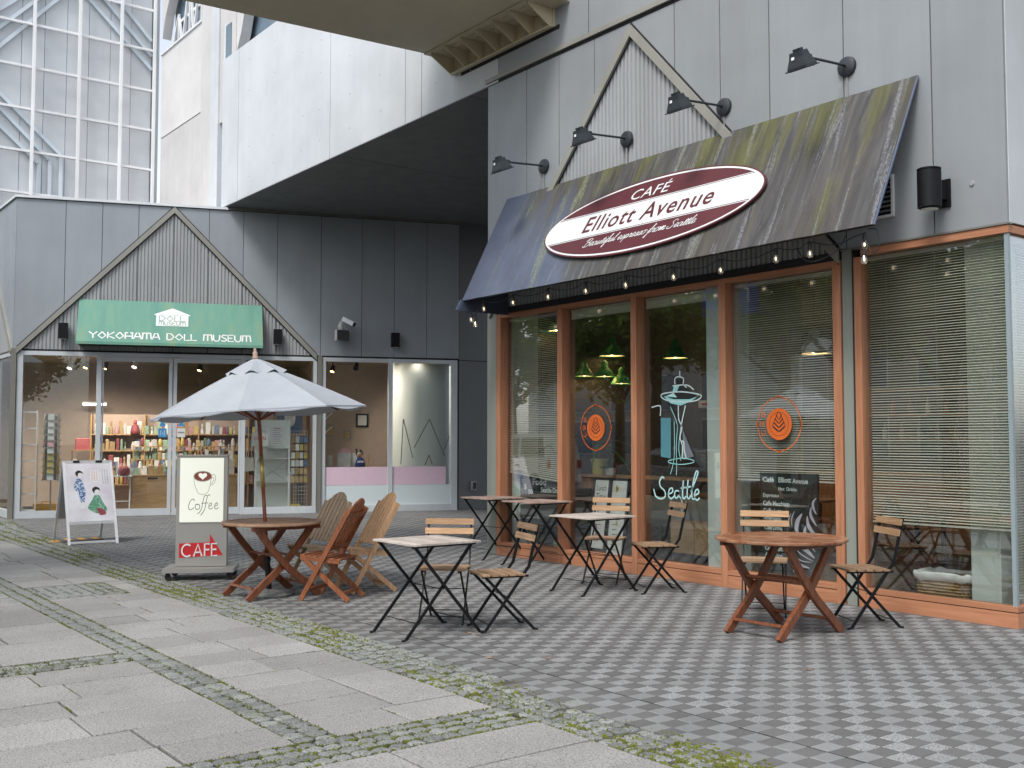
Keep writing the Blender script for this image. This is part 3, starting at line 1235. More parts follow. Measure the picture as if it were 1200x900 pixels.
joints = [-7.25, -6.385, -5.72, -5.05, -4.4, -3.72, -3.06, -2.41, -1.54, -0.65, 0.0]
for a, c in zip(joints, joints[1:]):
    x0, x1 = a + 0.006, c - 0.006
    bot = [(x, max(ZG, gable(x) + 0.02)) for x in ([x0, x1] if not (x0 < GX - HALF < x1 or x0 < GX + HALF < x1) else sorted([x0, x1, GX - HALF, GX + HALF][:2] + [v for v in (GX - HALF, GX + HALF) if x0 < v < x1]))]
    if min(ZT - p[1] for p in bot) < 0.02 and all(ZT - p[1] < 0.1 for p in bot):
        continue
    poly = bot + [(x1, ZT), (x0, ZT)]
    facade_prism(poly, 0.0, 0.03).build('wall_panel', 'cladding', cafe)
q = MB()
q.box(-7.24, -0.02, 0.034, 0.20, 3.32, 6.40)
q.build('wall_backing', 'joint_black', cafe)
# corrugated infill of the gable, in the same bays as the panels
gj = [-7.10, -6.385, -5.72, -5.05, -4.4, -3.72, -3.06, -2.41, -1.70]
pitch = 0.0665
for a, c in zip(gj, gj[1:]):
    q = MB()
    x = a + 0.005
    n = max(1, round((c - a - 0.01) / pitch))
    p = (c - a - 0.01) / n
    prof = []
    for k in range(n):
        prof += [(x + k * p, 0.030), (x + k * p + p * .12, 0.008), (x + k * p + p * .55, 0.008), (x + k * p + p * .67, 0.030)]
    prof.append((c - 0.005, 0.030))
    vs, fs = [], []
    for px, py in prof:
        vs += [(px, py, ZG - 0.08), (px, py, max(ZG - 0.07, gable(px) - 0.055))]
    for k in range(len(prof) - 1):
        fs.append((2 * k, 2 * k + 2, 2 * k + 3, 2 * k + 1))
    q.add(vs, fs)
    q.build('corrugated_panel', 'corrugated', cafe)
for sgn in (-1, 1):
    d = HALF + 0.02
    for nm, mat, off, wz, yf, dp in (('gable_trim', 'trim_metal', 0.03, 0.135, -0.040, 0.038), ('gable_gasket', 'joint_black', -0.106, 0.018, -0.010, 0.010), ('gable_gasket', 'joint_black', 0.06, 0.029, -0.010, 0.010)):
        z0 = GZ + off
        poly = [(GX, z0), (GX + sgn * d, z0 - KS * d), (GX + sgn * d, z0 - KS * d - wz), (GX, z0 - wz)]
        facade_prism(poly if sgn < 0 else poly[::-1], yf, dp).build(nm, mat, cafe)
# flashing on top of the cladding
q = MB()
q.box(-7.27, -3.66, -0.035, 0.02, 6.405, 6.46)
q.box(-3.65, 0.03, -0.035, 0.02, 6.405, 6.46)
q.build('flashing', 'trim_metal', cafe)
q = MB()
q.box(-7.24, 0.0, 0.0, 0.03, ZT, 6.405)
q.build('shadow_gap', 'joint_black', cafe)
# corner return of the cladding along the east side, and the west wall
for k in range(3):
    q = MB()
    q.box(-0.03, 0.0, 0.032 + 1.2 * k, 1.22 + 1.2 * k, ZG, 6.40)
    q.build('side_panel', 'white_concrete', cafe)
for k in range(8):
    q = MB()
    q.box(-7.25, -7.22, 0.032 + 1.1 * k, 1.12 + 1.1 * k, 0, 6.36)
    q.build('side_panel', 'dark_cladding', cafe)
# flashing strip under the panels
q = MB()
q.box(-1.60, 0.012, -0.012, 0.05, 3.272, ZG - 0.003)
q.build('drip_strip', 'bronze_post', cafe)
q = MB()
q.box(-7.05, -1.62, 0.0, 0.06, 3.20, 3.275)
q.build('window_lintel', 'joint_black', cafe)

# metal posts
q = MB()
q.box(-7.25, -7.05, -0.004, 0.12, 0, 3.29)
q.build('metal_post', 'grey_post', cafe)
q = MB()
q.box(-1.60, -1.475, 0.006, 0.14, 0, 3.285)
q.build('metal_post', 'grey_post', cafe)
q = MB()
q.box(-1.488, -1.473, -0.002, 0.12, 0, 3.285)
q.build('post_gasket', 'joint_black', cafe)

# wood frames
YF0, YF1, YGL = 0.0, 0.13, 0.100
posts = [(-7.045, -6.955), (-5.765, -5.675), (-4.445, -4.355), (-3.115, -3.025), (-1.705, -1.615), (-1.468, -1.395)]
for a, c in posts:
    q = MB()
    q.box(a, c, YF0 - 0.004, YF1, 0.0, 3.195)
    q.build('window_post', 'frame_wood', cafe)
bays = [(-6.955, -5.765), (-5.675, -4.445), (-4.355, -3.115), (-3.025, -1.705)]
for a, c in bays:
    for nm, z0, z1, y0, y1 in (('window_head', 3.145, 3.195, 0.0, 0.125), ('window_sill', 0.128, 0.172, -0.002, 0.125), ('base_board', 0.0, 0.120, 0.0, 0.10)):
        q = MB()
        q.box(a, c, y0, y1, z0, z1)
        q.build(nm, 'frame_wood_long', cafe)
    q = MB()
    q.box(a, c, 0.012, 0.10, 0.119, 0.129)
    q.build('sill_groove', 'joint_black', cafe)
    q = MB()
    q.box(a - 0.005, c + 0.005, YGL, YGL + 0.012, 0.17, 3.15)
    q.build('window_pane', 'glass', cafe)
# corner window: wood head and base run round the corner, panes meet at a slim metal post
for nm, z0, z1, dy in (('window_head', 3.205, 3.268, 0.0), ('window_sill', 0.128, 0.172, -0.002), ('base_board', 0.0, 0.120, 0.0)):
    q = MB()
    q.box(-1.395, 0.0 - dy, dy, 0.10, z0, z1)
    q.build(nm, 'frame_wood_long', cafe)
    q = MB()
    q.box(-0.10, 0.0 - dy, 0.1, 3.4, z0, z1)
    q.build(nm, 'frame_wood_long', cafe)
q = MB()
q.box(-1.39, -0.012, 0.012, 0.09, 0.119, 0.129)
q.box(-0.09, -0.012, 0.09, 3.39, 0.119, 0.129)
q.build('sill_groove', 'joint_black', cafe)
q = MB()
q.box(-1.40, -0.045, 0.035, 0.047, 0.17, 3.21)
q.build('window_pane', 'glass', cafe)
q = MB()
q.box(-0.047, -0.035, 0.047, 3.35, 0.17, 3.21)
q.build('window_pane', 'glass', cafe)
q = MB()
q.box(-0.046, -0.012, 0.012, 0.046, 0.17, 3.206)
q.build('corner_post', 'corner_metal', cafe)
q = MB()
q.box(-0.10, 0.0, 3.401, 3.5, 0.0, 3.28)
q.build('window_post', 'frame_wood', cafe)
q = MB()
q.box(-0.10, 0.0, 3.51, 9.0, 0.0, 3.28)
q.box(-0.10, 0.0, 3.51, 9.0, 3.285, 6.4)
q.build('east_wall', 'cladding', cafe)

# interior shell
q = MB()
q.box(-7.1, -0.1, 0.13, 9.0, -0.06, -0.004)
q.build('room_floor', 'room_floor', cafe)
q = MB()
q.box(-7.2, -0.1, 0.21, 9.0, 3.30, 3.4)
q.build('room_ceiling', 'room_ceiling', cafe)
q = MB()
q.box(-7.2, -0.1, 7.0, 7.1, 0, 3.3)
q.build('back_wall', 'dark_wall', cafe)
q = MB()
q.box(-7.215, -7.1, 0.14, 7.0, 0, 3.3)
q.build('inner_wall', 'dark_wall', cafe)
for a, c, y0, y1 in ((-7.02, -6.78, 0.24, 0.5), (-3.42, -3.10, 0.140, 0.45), (-0.52, -0.26, 0.24, 0.6)):
    q = MB()
    q.box(a, c, y0, y1, 0.0, 3.3)
    q.build('column', 'column_paint', cafe)
# partition that shows behind the blind of the fourth window
q = MB()
q.box(-3.60, -2.83, 0.9, 1.0, 0.9, 3.3)
q.build('partition', 'tan_wall', cafe)

# small fittings on the wall
t = thing('wall_sconce', 'black cylinder wall light to the right of the awning', 'wall light', (-0.55, 0, 3.63))
q = MB()
q.lathe([(0.0, -0.172), (0.075, -0.172), (0.075, -0.160), (0.098, -0.160), (0.098, 0.150), (0.090, 0.158), (0.098, 0.160), (0.098, 0.172), (0.0, 0.172)], 28, Matrix.Translation((0, -0.235, 0)), closed=False)
smooth_by_angle(q.build('lamp_body', 'black_metal', t))
q = MB()
q.box(-0.06, 0.06, -0.02, 0, -0.13, 0.11)
q.build('back_plate', 'black_metal', t)
q = MB()
q.box(-0.035, 0.035, -0.15, -0.02, -0.07, 0.07)
q.build('bracket', 'black_metal', t)
q = MB()
q.lathe([(0.0, -0.168), (0.07, -0.168), (0.07, -0.174), (0, -0.174)], 20, Matrix.Translation((0, -0.235, 0)), closed=False)
q.build('lens', 'cylinder_wall', t)
t = thing('wall_vent', 'small white louvre grille on the wall behind the right end of the awning', 'vent', (-1.16, 0, 3.70))
q = MB()
for a in ((-0.13, 0.13, -0.03, 0, 0.17, 0.19), (-0.13, 0.13, -0.03, 0, -0.19, -0.17), (-0.13, -0.11, -0.03, 0, -0.17, 0.17), (0.11, 0.13, -0.03, 0, -0.17, 0.17)):
    q.box(*a)
q.build('frame', 'cream_plastic', t)
for k in range(8):
    q = MB()
    q.bar((-0.11, -0.012, -0.15 + k * 0.042), (0.11, -0.012, -0.15 + k * 0.042), 0.03, 0.004, up=(0, 0.6, 1))
    q.build('louvre', 'black_metal', t)
t = thing('wall_eyelet', 'tiny grey round cap screwed to the wall panel near the corner', 'cap', (-0.30, 0, 3.66))
q = MB()
q.lathe([(0.0, 0.012), (0.018, 0.012), (0.024, 0.0)], 12, frame((0, 0, 0), (1, 0, 0), (0, 0, 1)), closed=False)
q.build('cap', 'bolt_grey', t)


# ---- four swan-neck sign lamps over the awning
def wall_lamp(x, label):
    t = thing('sign_lamp', label, 'wall lamp', (x, 0, 5.0), 0, 'sign lamps above the café awning')
    q = MB()
    q.lathe([(0.0, 0.045), (0.06, 0.045), (0.092, 0.03), (0.098, 0.0)], 20, TOY, closed=False)
    smooth_by_angle(q.build('base_plate', 'lamp_grey', t))
    q = MB()
    q.tube([(0, -0.04, 0.0), (0, -0.08, 0.005), (0, -0.52, -0.03), (0, -0.60, -0.035)], 0.013, 8)
    q.build('arm', 'lamp_grey', t, smooth=True)
    q = MB()
    q.box(-0.03, 0.03, -0.645, -0.57, -0.055, -0.015)
    q.build('knuckle', 'lamp_grey', t)
    q = MB()
    m = Matrix.Translation((0, -0.70, -0.09)) @ Matrix.Rotation(radians(22), 4, 'X') @ Matrix.Scale(0.86, 4)
    vs = []
    for (wx, wy, z) in ((0.075, 0.055, 0.095), (0.085, 0.065, 0.04), (0.115, 0.10, -0.055), (0.118, 0.103, -0.075)):
        vs += [(-wx, -wy, z), (wx, -wy, z), (wx, wy, z), (-wx, wy, z)]
    fs = [(0, 1, 2, 3), (15, 14, 13, 12)]
    for r in range(3):
        for k in range(4):
            fs.append((4 * r + k, 4 * r + (k + 1) % 4, 4 * r + 4 + (k + 1) % 4, 4 * r + 4 + k))
    q.add(vs, fs, m)
    q.box(-0.135, 0.135, -0.118, 0.118, -0.088, -0.075, m)
    q.box(-0.045, 0.045, -0.03, 0.03, 0.095, 0.125, m)
    q.build('lamp_head', 'lamp_grey', t)
    q = MB()
    q.box(-0.10, 0.10, -0.085, 0.085, -0.092, -0.088, m)
    q.build('lamp_glass', 'car_window', t)
    q = MB()
    q.add([(0.030, -0.0665, 0.05), (0.068, -0.0665, 0.05), (0.068, -0.078, 0.02), (0.030, -0.078, 0.02)], [(0, 1, 2, 3)], Matrix.Translation((-0.07, -0.0045, 0)) @ m)
    q.build('sticker', 'white_paint', t)
    q = MB()
    q.tube([(0.0, -0.012, -0.09), (0.004, -0.012, -0.32)], 0.006, 6)
    q.build('cable', 'trim_metal', t)
    return t


for x, lb in ((-6.013, 'leftmost sign lamp on the panelled wall left of the gable trim'), (-4.483, 'sign lamp mounted on the corrugated gable infill'),
              (-3.003, 'sign lamp mounted beside the right slope of the gable trim'), (-1.496, 'rightmost sign lamp on plain panels above the awning')):
    wall_lamp(x, lb)

# ---- the blue sloping awning, streaked with algae
AX0, AX1, AZ, AD, AH = -6.80, -0.775, 4.715, -0.72, 1.415
AL = hypot(AD, AH)
AF = frame(((AX0 + AX1) / 2, 0, AZ), (1, 0, 0), (0, -AD, AH))     # local X along, Y up the slope, Z outwards
aw = thing('awning', 'long sloping blue awning stained brown and green above the café windows', 'awning', (0, 0, 0))
q = MB()
nx, ny = 60, 10
W2 = (AX1 - AX0) / 2
vs, fs = [], []
for j in range(ny + 1):
    for i in range(nx + 1):
        u, v = i / nx, j / ny
        sag = -0.012 * sin(pi * v) * (0.6 + 0.4 * cos(u * 2 * pi * 7)) + 0.003 * R.uniform(-1, 1)
        vs.append((-W2 + 2 * W2 * u, -AL * v, 0.012 + sag * (0 if i in (0, nx) else 1)))
for j in range(ny):
    for i in range(nx):
        a = j * (nx + 1) + i
        fs.append((a, a + nx + 1, a + nx + 2, a + 1))
o = len(vs)
vs += [(x, y, z - 0.012) for x, y, z in vs]
fs += [tuple(k + o for k in reversed(f)) for f in fs]
# closed rim
rim = [i for i in range(nx + 1)] + [j * (nx + 1) + nx for j in range(1, ny + 1)] + [ny * (nx + 1) + i for i in range(nx - 1, -1, -1)] + [j * (nx + 1) for j in range(ny - 1, 0, -1)]
for k in range(len(rim)):
    a, c = rim[k], rim[(k + 1) % len(rim)]
    fs.append((a, c, c + o, a + o))
q.add(vs, fs)
can = q.build('canopy', 'awning_cloth', aw, smooth=False)
can.matrix_local = AF
smooth_by_angle(can, 30)
q = MB()                                    # left end board closes the slope and hangs a little lower
pz = AZ - AH
q.add([(AX0 - 0.01, 0.0, AZ), (AX0 - 0.01, AD, pz), (AX0 - 0.01, AD - 0.075, pz - 0.13), (AX0 - 0.01, 0.0, pz - 0.13),
       (AX0 + 0.015, 0.0, AZ), (AX0 + 0.015, AD, pz), (AX0 + 0.015, AD - 0.075, pz - 0.13), (AX0 + 0.015, 0.0, pz - 0.13)],
      [(0, 1, 2, 3), (7, 6, 5, 4), (0, 4, 5, 1), (1, 5, 6, 2), (2, 6, 7, 3), (3, 7, 4, 0)])
q.build('end_board', 'blue_cloth', aw)
q = MB()
q.bar((AX0 - 0.012, AD - 0.012, pz + 0.01), (AX0 - 0.012, AD - 0.085, pz - 0.13), 0.03, 0.02, up=(1, 0, 0))
q.build('end_piping', 'awning_blue', aw)
q = MB()
q.box(AX0 + 0.02, AX1 - 0.01, AD + 0.012, AD + 0.05, pz + 0.0, pz + 0.035)
q.build('front_bar', 'black_metal', aw)
for x in (-6.5, -5.05, -3.7, -2.4, -1.05):
    q = MB()
    q.bar((x, 0.0, AZ - 0.15), (x, AD + 0.06, pz + 0.06), 0.03, 0.03)
    q.build('bracket', 'black_metal', aw)
q = MB()
q.bar((AX1 + 0.012, -0.02, AZ - 0.01), (AX1 + 0.012, AD, pz), 0.014, 0.014)
q.build('edge_piping', 'awning_blue', aw)

# ---- oval signboard fixed on the awning
sg = thing('oval_sign', 'oval maroon and white café sign fixed to the sloping awning', 'sign', (0, 0, 0))
SF = frame((-3.78, 0, AZ), (1, 0, 0), (0, -AD, AH))
SA, SB, SV = 1.655, 0.485, -0.887


def ell(a, c, n=72):
    return [(a * cos(2 * pi * k / n), SV + c * sin(2 * pi * k / n)) for k in range(n)]


def onsign(q, name, mat, z):
    q.v = [(p[0], p[1], p[2] + z) for p in q.v]
    ob = q.build(name, mat, sg)
    ob.matrix_local = SF
    return ob


q = MB()
q.prism(ell(SA + 0.008, SB + 0.008), 0.022)
onsign(q, 'board', 'maroon_paint', 0.031)
# white rim
q = MB()
E0, E1 = ell(SA - 0.012, SB - 0.012), ell(SA - 0.040, SB - 0.034)
n = len(E0)
q.add([(x, y, 0) for x, y in E0 + E1], [(k, (k + 1) % n, n + (k + 1) % n, n + k) for k in range(n)])
onsign(q, 'rim_line', 'sign_white', 0.0545)


def band(y0, y1, a, c, n=40):
    """part of the oval between two heights"""
    vs, L, Rr = [], [], []
    for k in range(n + 1):
        y = y0 + (y1 - y0) * k / n
        x = a * sqrt(max(0, 1 - ((y - SV) / c) ** 2))
        vs += [(-x, y, 0), (x, y, 0)]
    return vs, [(2 * k, 2 * k + 1, 2 * k + 3, 2 * k + 2) for k in range(n)]


q = MB()
q.add(*band(SV - 0.143, SV + 0.177, SA - 0.03, SB - 0.025))
onsign(q, 'white_band', 'sign_white', 0.056)
q = MB()
for y in (SV + 0.190, SV - 0.156):
    q.add(*band(y - 0.0045, y + 0.0045, SA - 0.05, SB - 0.04, 2))
onsign(q, 'pinstripe', 'sign_white', 0.0558)


def letter(body, xc, y, width, height, z, mat, name, shear=0.0, bold=0.0, rot=0.0, **kw):
    vs, fs = fit_text(body, width, height, 0.0, shear=shear, bold=bold, **kw)
    q = MB()
    cr, sr = cos(rot), sin(rot)
    q.add([(xc + p[0] * cr - p[1] * sr, y + p[0] * sr + p[1] * cr, 0) for p in vs], fs)
    return onsign(q, name, mat, z)


letter('CAFÉ', 0.0, SV + 0.235, 0.60, 0.165, 0.056, 'sign_white', 'lettering', shear=0.22, space=1.05)
letter('Elliott Avenue', 0.03, SV - 0.085, 1.98, 0.215, 0.0585, 'maroon_paint', 'lettering', shear=0.22, bold=0.012, space=1.12)


# script lettering drawn as pen strokes: x right, y up, letters on a slant
def script_word(word, h):
    """very small cursive alphabet: strokes in units of x-height"""
    A = {
        'a': ([[(0.55, .85), (.25, 1), (.02, .55), (.15, .05), (.45, .25), (.6, .95), (.55, .25), (.7, .02), (.9, .3)]], .85),
        'b': ([[(0, .3), (.35, 1.5), (.3, 2.0), (.15, 1.6), (.12, .3), (.3, 0), (.55, .35), (.45, .9), (.7, .85)]], .7),
        'B': ([[(.2, .05), (.4, 1.9)], [(-.1, 1.5), (.3, 2.0), (.8, 2.0), (.95, 1.6), (.75, 1.15), (.4, 1.05), (.85, 1.0), (1.0, .5), (.7, .05), (.1, .0), (-.15, .3)]], 1.15),
        'e': ([[(0, .35), (.45, .65), (.4, .98), (.15, .9), (.05, .4), (.25, .02), (.65, .3)]], .6),
        'f': ([[(-.1, .2), (.35, 1.3), (.5, 1.95), (.35, 2.0), (.22, 1.0), (.05, -.9), (-.1, -.8), (.1, -.1), (.5, .3)], [(0, .95), (.5, 1.0)]], .5),
        'i': ([[(0, .3), (.25, .95), (.2, .2), (.32, .02), (.5, .3)], [(.3, 1.35), (.34, 1.42)]], .45),
        'l': ([[(0, .3), (.4, 1.6), (.4, 2.0), (.25, 1.7), (.15, .3), (.28, .02), (.5, .3)]], .45),
        'm': ([[(0, .3), (.2, 1), (.12, .02), (.4, .95), (.5, .9), (.42, .02), (.7, .95), (.8, .85), (.75, .15), (.85, .02), (1.05, .3)]], 1.0),
        'o': ([[(.5, .95), (.15, .95), (.02, .4), (.25, .02), (.55, .4), (.45, .95), (.8, .85)]], .72),
        'p': ([[(0, .3), (.22, 1), (.05, -.85)], [(.17, .7), (.42, 1.0), (.6, .6), (.4, .05), (.2, .15)], [(.45, .06), (.75, .3)]], .72),
        'r': ([[(0, .3), (.2, 1.05), (.22, .85), (.45, .88), (.4, .2), (.5, .02), (.68, .3)]], .6),
        's': ([[(0, .25), (.35, 1.0), (.45, .4), (.25, 0), (.05, .15)], [(.3, .03), (.65, .3)]], .58),
        'S': ([[(.95, 1.6), (.8, 2.0), (.4, 1.9), (.35, 1.4), (.7, .9), (.65, .25), (.25, 0), (-.15, .25), (.0, .6)]], 1.05),
        't': ([[(0, .3), (.3, 1.6), (.2, .25), (.32, .02), (.5, .3)], [(.02, 1.15), (.5, 1.2)]], .45),
        'u': ([[(0, .3), (.2, .98), (.12, .25), (.25, .02), (.5, .5), (.6, .98), (.52, .2), (.65, .02), (.85, .3)]], .8),
        'ff': ([[(0, .3)]], .1),
        ' ': ([], .45),
    }
    x, out = 0.0, []
    for ch in word:
        st, adv = A.get(ch, ([], .5))
        for s in st:
            out.append([((x + p[0] + 0.35 * p[1]) * h, p[1] * h) for p in s])
        x += adv
    return out, x * h


def script_into(q, word, xc, y, width, h, wd, z=0.0, n=5):
    st, L = script_word(word, 1.0)
    k = width / L
    for s in st:
        pts = smooth_path([(xc - width / 2 + p[0] * k, y + p[1] * h) for p in s], n)
        ws = [wd * (0.55 + 0.75 * abs(((i / max(1, len(pts) - 1)) * 3) % 1 - 0.5)) for i in range(len(pts))]
        m = len(pts)
        vs, fs = [], []
        for i in range(m):
            a, c = pts[max(0, i - 1)], pts[min(m - 1, i + 1)]
            dx, dy = c[0] - a[0], c[1] - a[1]
            L2 = hypot(dx, dy) or 1
            vs += [(pts[i][0] - dy / L2 * ws[i] / 2, pts[i][1] + dx / L2 * ws[i] / 2, z + i * 2e-6), (pts[i][0] + dy / L2 * ws[i] / 2, pts[i][1] - dx / L2 * ws[i] / 2, z + i * 2e-6)]
        q.add(vs, [(2 * i, 2 * i + 1, 2 * i + 3, 2 * i + 2) for i in range(m - 1)])


q = MB()
script_into(q, 'Beautiful espresso from Seattle', 0.02, SV - 0.295, 1.70, 0.050, 0.0105)
onsign(q, 'lettering', 'sign_white', 0.0565)

# ---- string of bulbs under the awning's front edge
sl = thing('string_lights', 'black cable of small glowing bulbs strung under the awning front edge', 'string lights', (0, 0, 0))
bulbs = [(-6.78, 3.07), (-6.69, 3.005), (-6.50, 3.185), (-5.89, 3.20), (-5.21, 3.195), (-4.54, 3.19), (-3.89, 3.18), (-3.18, 3.178), (-2.55, 3.167), (-1.88, 3.185), (-1.50, 3.18), (-0.938, 3.176), (-0.945, 3.05)]
path = []
for (a, za), (c, zc) in zip(bulbs, bulbs[1:]):
    for k in range(6):
        u = k / 6
        path.append((a + (c - a) * u, -0.60 + 0.03 * sin(6 * (a + c * u)), za + (zc - za) * u + 0.10 - 0.06 * sin(pi * u) * min(1, abs(c - a) * 2)))
path.append((bulbs[-1][0], -0.6, bulbs[-1][1] + 0.09))
q = MB()
q.tube(path, 0.005, 5)
q.tube(smooth_path([(-1.72, -0.5, 3.27), (-1.6, -0.55, 3.14), (-1.42, -0.6, 3.10), (-1.22, -0.6, 3.16), (-1.15, -0.55, 3.29)], 5), 0.005, 5)
q.tube(smooth_path([(-0.90, -0.6, 3.30), (-0.80, -0.62, 3.27), (-0.79, -0.62, 3.12), (-0.86, -0.62, 3.09), (-0.91, -0.6, 3.2)], 5), 0.005, 5)
q.tube(smooth_path([(-6.83, -0.62, 3.20), (-6.80, -0.62, 3.13), (-6.72, -0.62, 3.10), (-6.62, -0.6, 3.2), (-6.55, -0.6, 3.27)], 5), 0.004, 5)
q.build('cable', 'black_plastic', sl, smooth=True)
bm_glass, bm_sock, bm_fil = MB(), MB(), MB()
bm_glass.lathe([(0.012, 0.03), (0.021, 0.014), (0.027, -0.008), (0.024, -0.03), (0.012, -0.041), (0.0, -0.043)], 14, closed=False)
bm_sock.lathe([(0.0, 0.085), (0.013, 0.083), (0.016, 0.03), (0.013, 0.027), (0.0, 0.027)], 10, closed=False)
bm_fil.lathe([(0.0, 0.012), (0.006, 0.006), (0.008, -0.012), (0.0, -0.02)], 8, closed=False)
mg, ms, mf = bm_glass.mesh('bulb'), bm_sock.mesh('socket'), bm_fil.mesh('filament')
mg.materials.append(M['bulb_glass'])
mg.polygons.foreach_set('use_smooth', [True] * len(mg.polygons))
ms.materials.append(M['black_plastic'])
mf.materials.append(M['string_glow'])
for x, z in bulbs:
    g = put('bulb', mg, sl, loc=(x, -0.60, z))
    g.scale = (1.1, 1.1, 1.1)
    put('socket', ms, g)
    put('filament', mf, g)

# ================================================================== DOLL MUSEUM (local x along the shop front, local y into the building)
MA = atan2(1.0, 0.37)
mus = thing('museum_building', 'grey clad museum shop building with a corrugated gable over its glass front', 'building', (-16.55, 0, 0), MA)
S0, S1 = -3.957, 5.0
MZ, MG = 6.28, 3.31         # cladding top, cladding bottom
MGX, MGZ, MK = -1.0, 6.27, 1.02
MHALF = (MGZ - MG) / MK


def mgable(x):
    return MGZ - MK * abs(x - MGX)


def mprism(poly, yf, depth):
    q = MB()
    m = TOY.copy()
    m.translation = (0, yf + depth, 0)
    q.prism(poly, depth, m)
    return q


mj = [S0, -3.06, -2.378, -1.69, -1.0, -0.315, 0.373, 1.069, 1.979, 2.85, 3.555, 4.27, S1]
for a, c in zip(mj, mj[1:]):
    x0, x1 = a + 0.005, c - 0.005
    xs = sorted([x0, x1] + [v for v in (MGX - MHALF, MGX + MHALF) if x0 < v < x1])
    poly = [(x, max(MG, mgable(x) + 0.015)) for x in xs] + [(x1, MZ), (x0, MZ)]
    if max(MZ - p[1] for p in poly[:-2]) > 0.08:
        mprism(poly, 0.0, 0.03).build('wall_panel', 'museum_cladding', mus)
q = MB()
q.box(S0 + 0.01, S1 - 0.01, 0.034, 0.2, MG, MZ)
q.build('wall_backing', 'joint_black', mus)
gj = [-3.93, -3.06, -2.378, -1.69, -1.0, -0.315, 0.373, 1.069, 1.93]
for a, c in zip(gj, gj[1:]):
    q = MB()
    n = max(1, round((c - a - 0.008) / 0.0690))
    p = (c - a - 0.008) / n
    x = a + 0.004
    prof = []
    for k in range(n):
        prof += [(x + k * p, 0.024), (x + k * p + p * .12, 0.006), (x + k * p + p * .62, 0.006), (x + k * p + p * .74, 0.024)]
    prof.append((c - 0.004, 0.030))
    vs, fs = [], []
    for px, py in prof:
        vs += [(px, py, MG), (px, py, max(MG + 0.01, mgable(px) - 0.06))]
    for k in range(len(prof) - 1):
        fs.append((2 * k, 2 * k + 2, 2 * k + 3, 2 * k + 1))
    q.add(vs, fs)
    q.build('corrugated_panel', 'corrugated', mus)
for sgn in (-1, 1):
    d = MHALF
    for nm, mat, off, wz, yf, dp in (('gable_trim', 'trim_metal', 0.02, 0.125, -0.042, 0.040), ('gable_gasket', 'joint_black', 0.05, 0.029, -0.010, 0.010), ('gable_gasket', 'joint_black', -0.106, 0.022, -0.012, 0.012)):
        z0 = MGZ + off
        poly = [(MGX, z0), (MGX + sgn * d, z0 - MK * d), (MGX + sgn * d, z0 - MK * d - wz), (MGX, z0 - wz)]
        mprism(poly if sgn < 0 else poly[::-1], yf, dp).build(nm, mat, mus)
# roof coping, bent round the corner
q = MB()
q.box(S0 - 0.03, 0.05, -0.04, 0.30, 6.295, 6.345)
q.build('coping', 'coping_metal', mus)
q = MB()
q.box(0.06, S1, -0.03, 0.10, 6.295, 6.340)
q.build('coping', 'bronze_post', mus)
q = MB()
q.box(S0, S1 - 0.01, 0.002, 0.05, MZ, 6.294)
q.build('shadow_gap', 'joint_black', mus)
# roof slab behind the coping
q = MB()
q.box(S0, 0.0, 0.301, 9.0, 6.05, 6.30)
q.build('roof', 'pale_concrete', mus)

# shop front frames
FR = 'alu_frame'


def mbox(name, mat, *b, parent=mus):
    q = MB()
    q.box(*b)
    return q.build(name, mat, parent)


ZS, ZH = 0.14, 3.19
for x0, x1 in ((-3.885, -3.775), (-2.43, -2.335), (0.362, 0.455), (1.84, 1.915), (2.025, 2.10), (3.44, 3.535), (4.83, 4.965)):
    mbox('frame_post', FR, x0, x1, 0.0, 0.10, 0.0, 3.275)
for x0, x1 in ((-3.775, -2.43), (-2.335, 0.362), (0.455, 1.84), (2.10, 3.44), (3.535, 4.83)):
    mbox('frame_head', FR, x0, x1, 0.004, 0.10, ZH, 3.272)
for x0, x1 in ((-3.775, -2.43), (0.455, 1.84), (2.10, 3.44), (3.535, 4.83)):
    mbox('frame_sill', FR, x0, x1, 0.002, 0.10, 0.0, ZS)
for x0, x1 in ((-3.775, -2.43), (0.455, 1.84), (2.10, 3.44), (3.535, 4.83)):
    mbox('glass_pane', 'museum_glass', x0 - 0.004, x1 + 0.004, 0.05, 0.06, ZS - 0.005, ZH + 0.005)
# sliding doors: leaf frame, pane, sign film
for k, (x0, x1) in enumerate(((-2.33, -0.985), (-0.975, 0.36))):
    dz = 0.012 + 0.001 * k
    d = mbox('sliding_door', FR, x0 + 0.005, x0 + (0.035 if k == 0 else 0.075), 0.030 + dz, 0.075 + dz, 0.012, 3.185)
    mbox('door_stile', FR, x1 - (0.075 if k == 0 else 0.035), x1 - 0.004, 0.030 + dz, 0.075 + dz, 0.012, 3.185, parent=d)
    a, c = x0 + (0.035 if k == 0 else 0.075), x1 - (0.075 if k == 0 else 0.035)
    mbox('door_rail', FR, a, c, 0.032 + dz, 0.073 + dz, 0.012, 0.15, parent=d)
    mbox('door_rail', FR, a, c, 0.032 + dz, 0.073 + dz, 3.10, 3.185, parent=d)
    mbox('door_pane', 'museum_glass', a - 0.003, c + 0.003, 0.048 + dz, 0.058 + dz, 0.145, 3.105, parent=d)
mbox('door_sensor', FR, -1.13, -0.80, -0.05, 0.004, 3.20, 3.26)
mbox('door_track', 'bronze_post', -2.335, 0.362, -0.012, 0.10, -0.004, 0.010)
# bronze posts where the gable lands
for x0, x1 in ((-3.99, -3.895), (1.925, 2.015)):
    mbox('metal_post', 'bronze_post', x0, x1, -0.035, 0.12, 0, 3.31)
mbox('window_gap', 'joint_black', S0, S1 - 0.04, 0.01, 0.11, 3.276, 3.309)

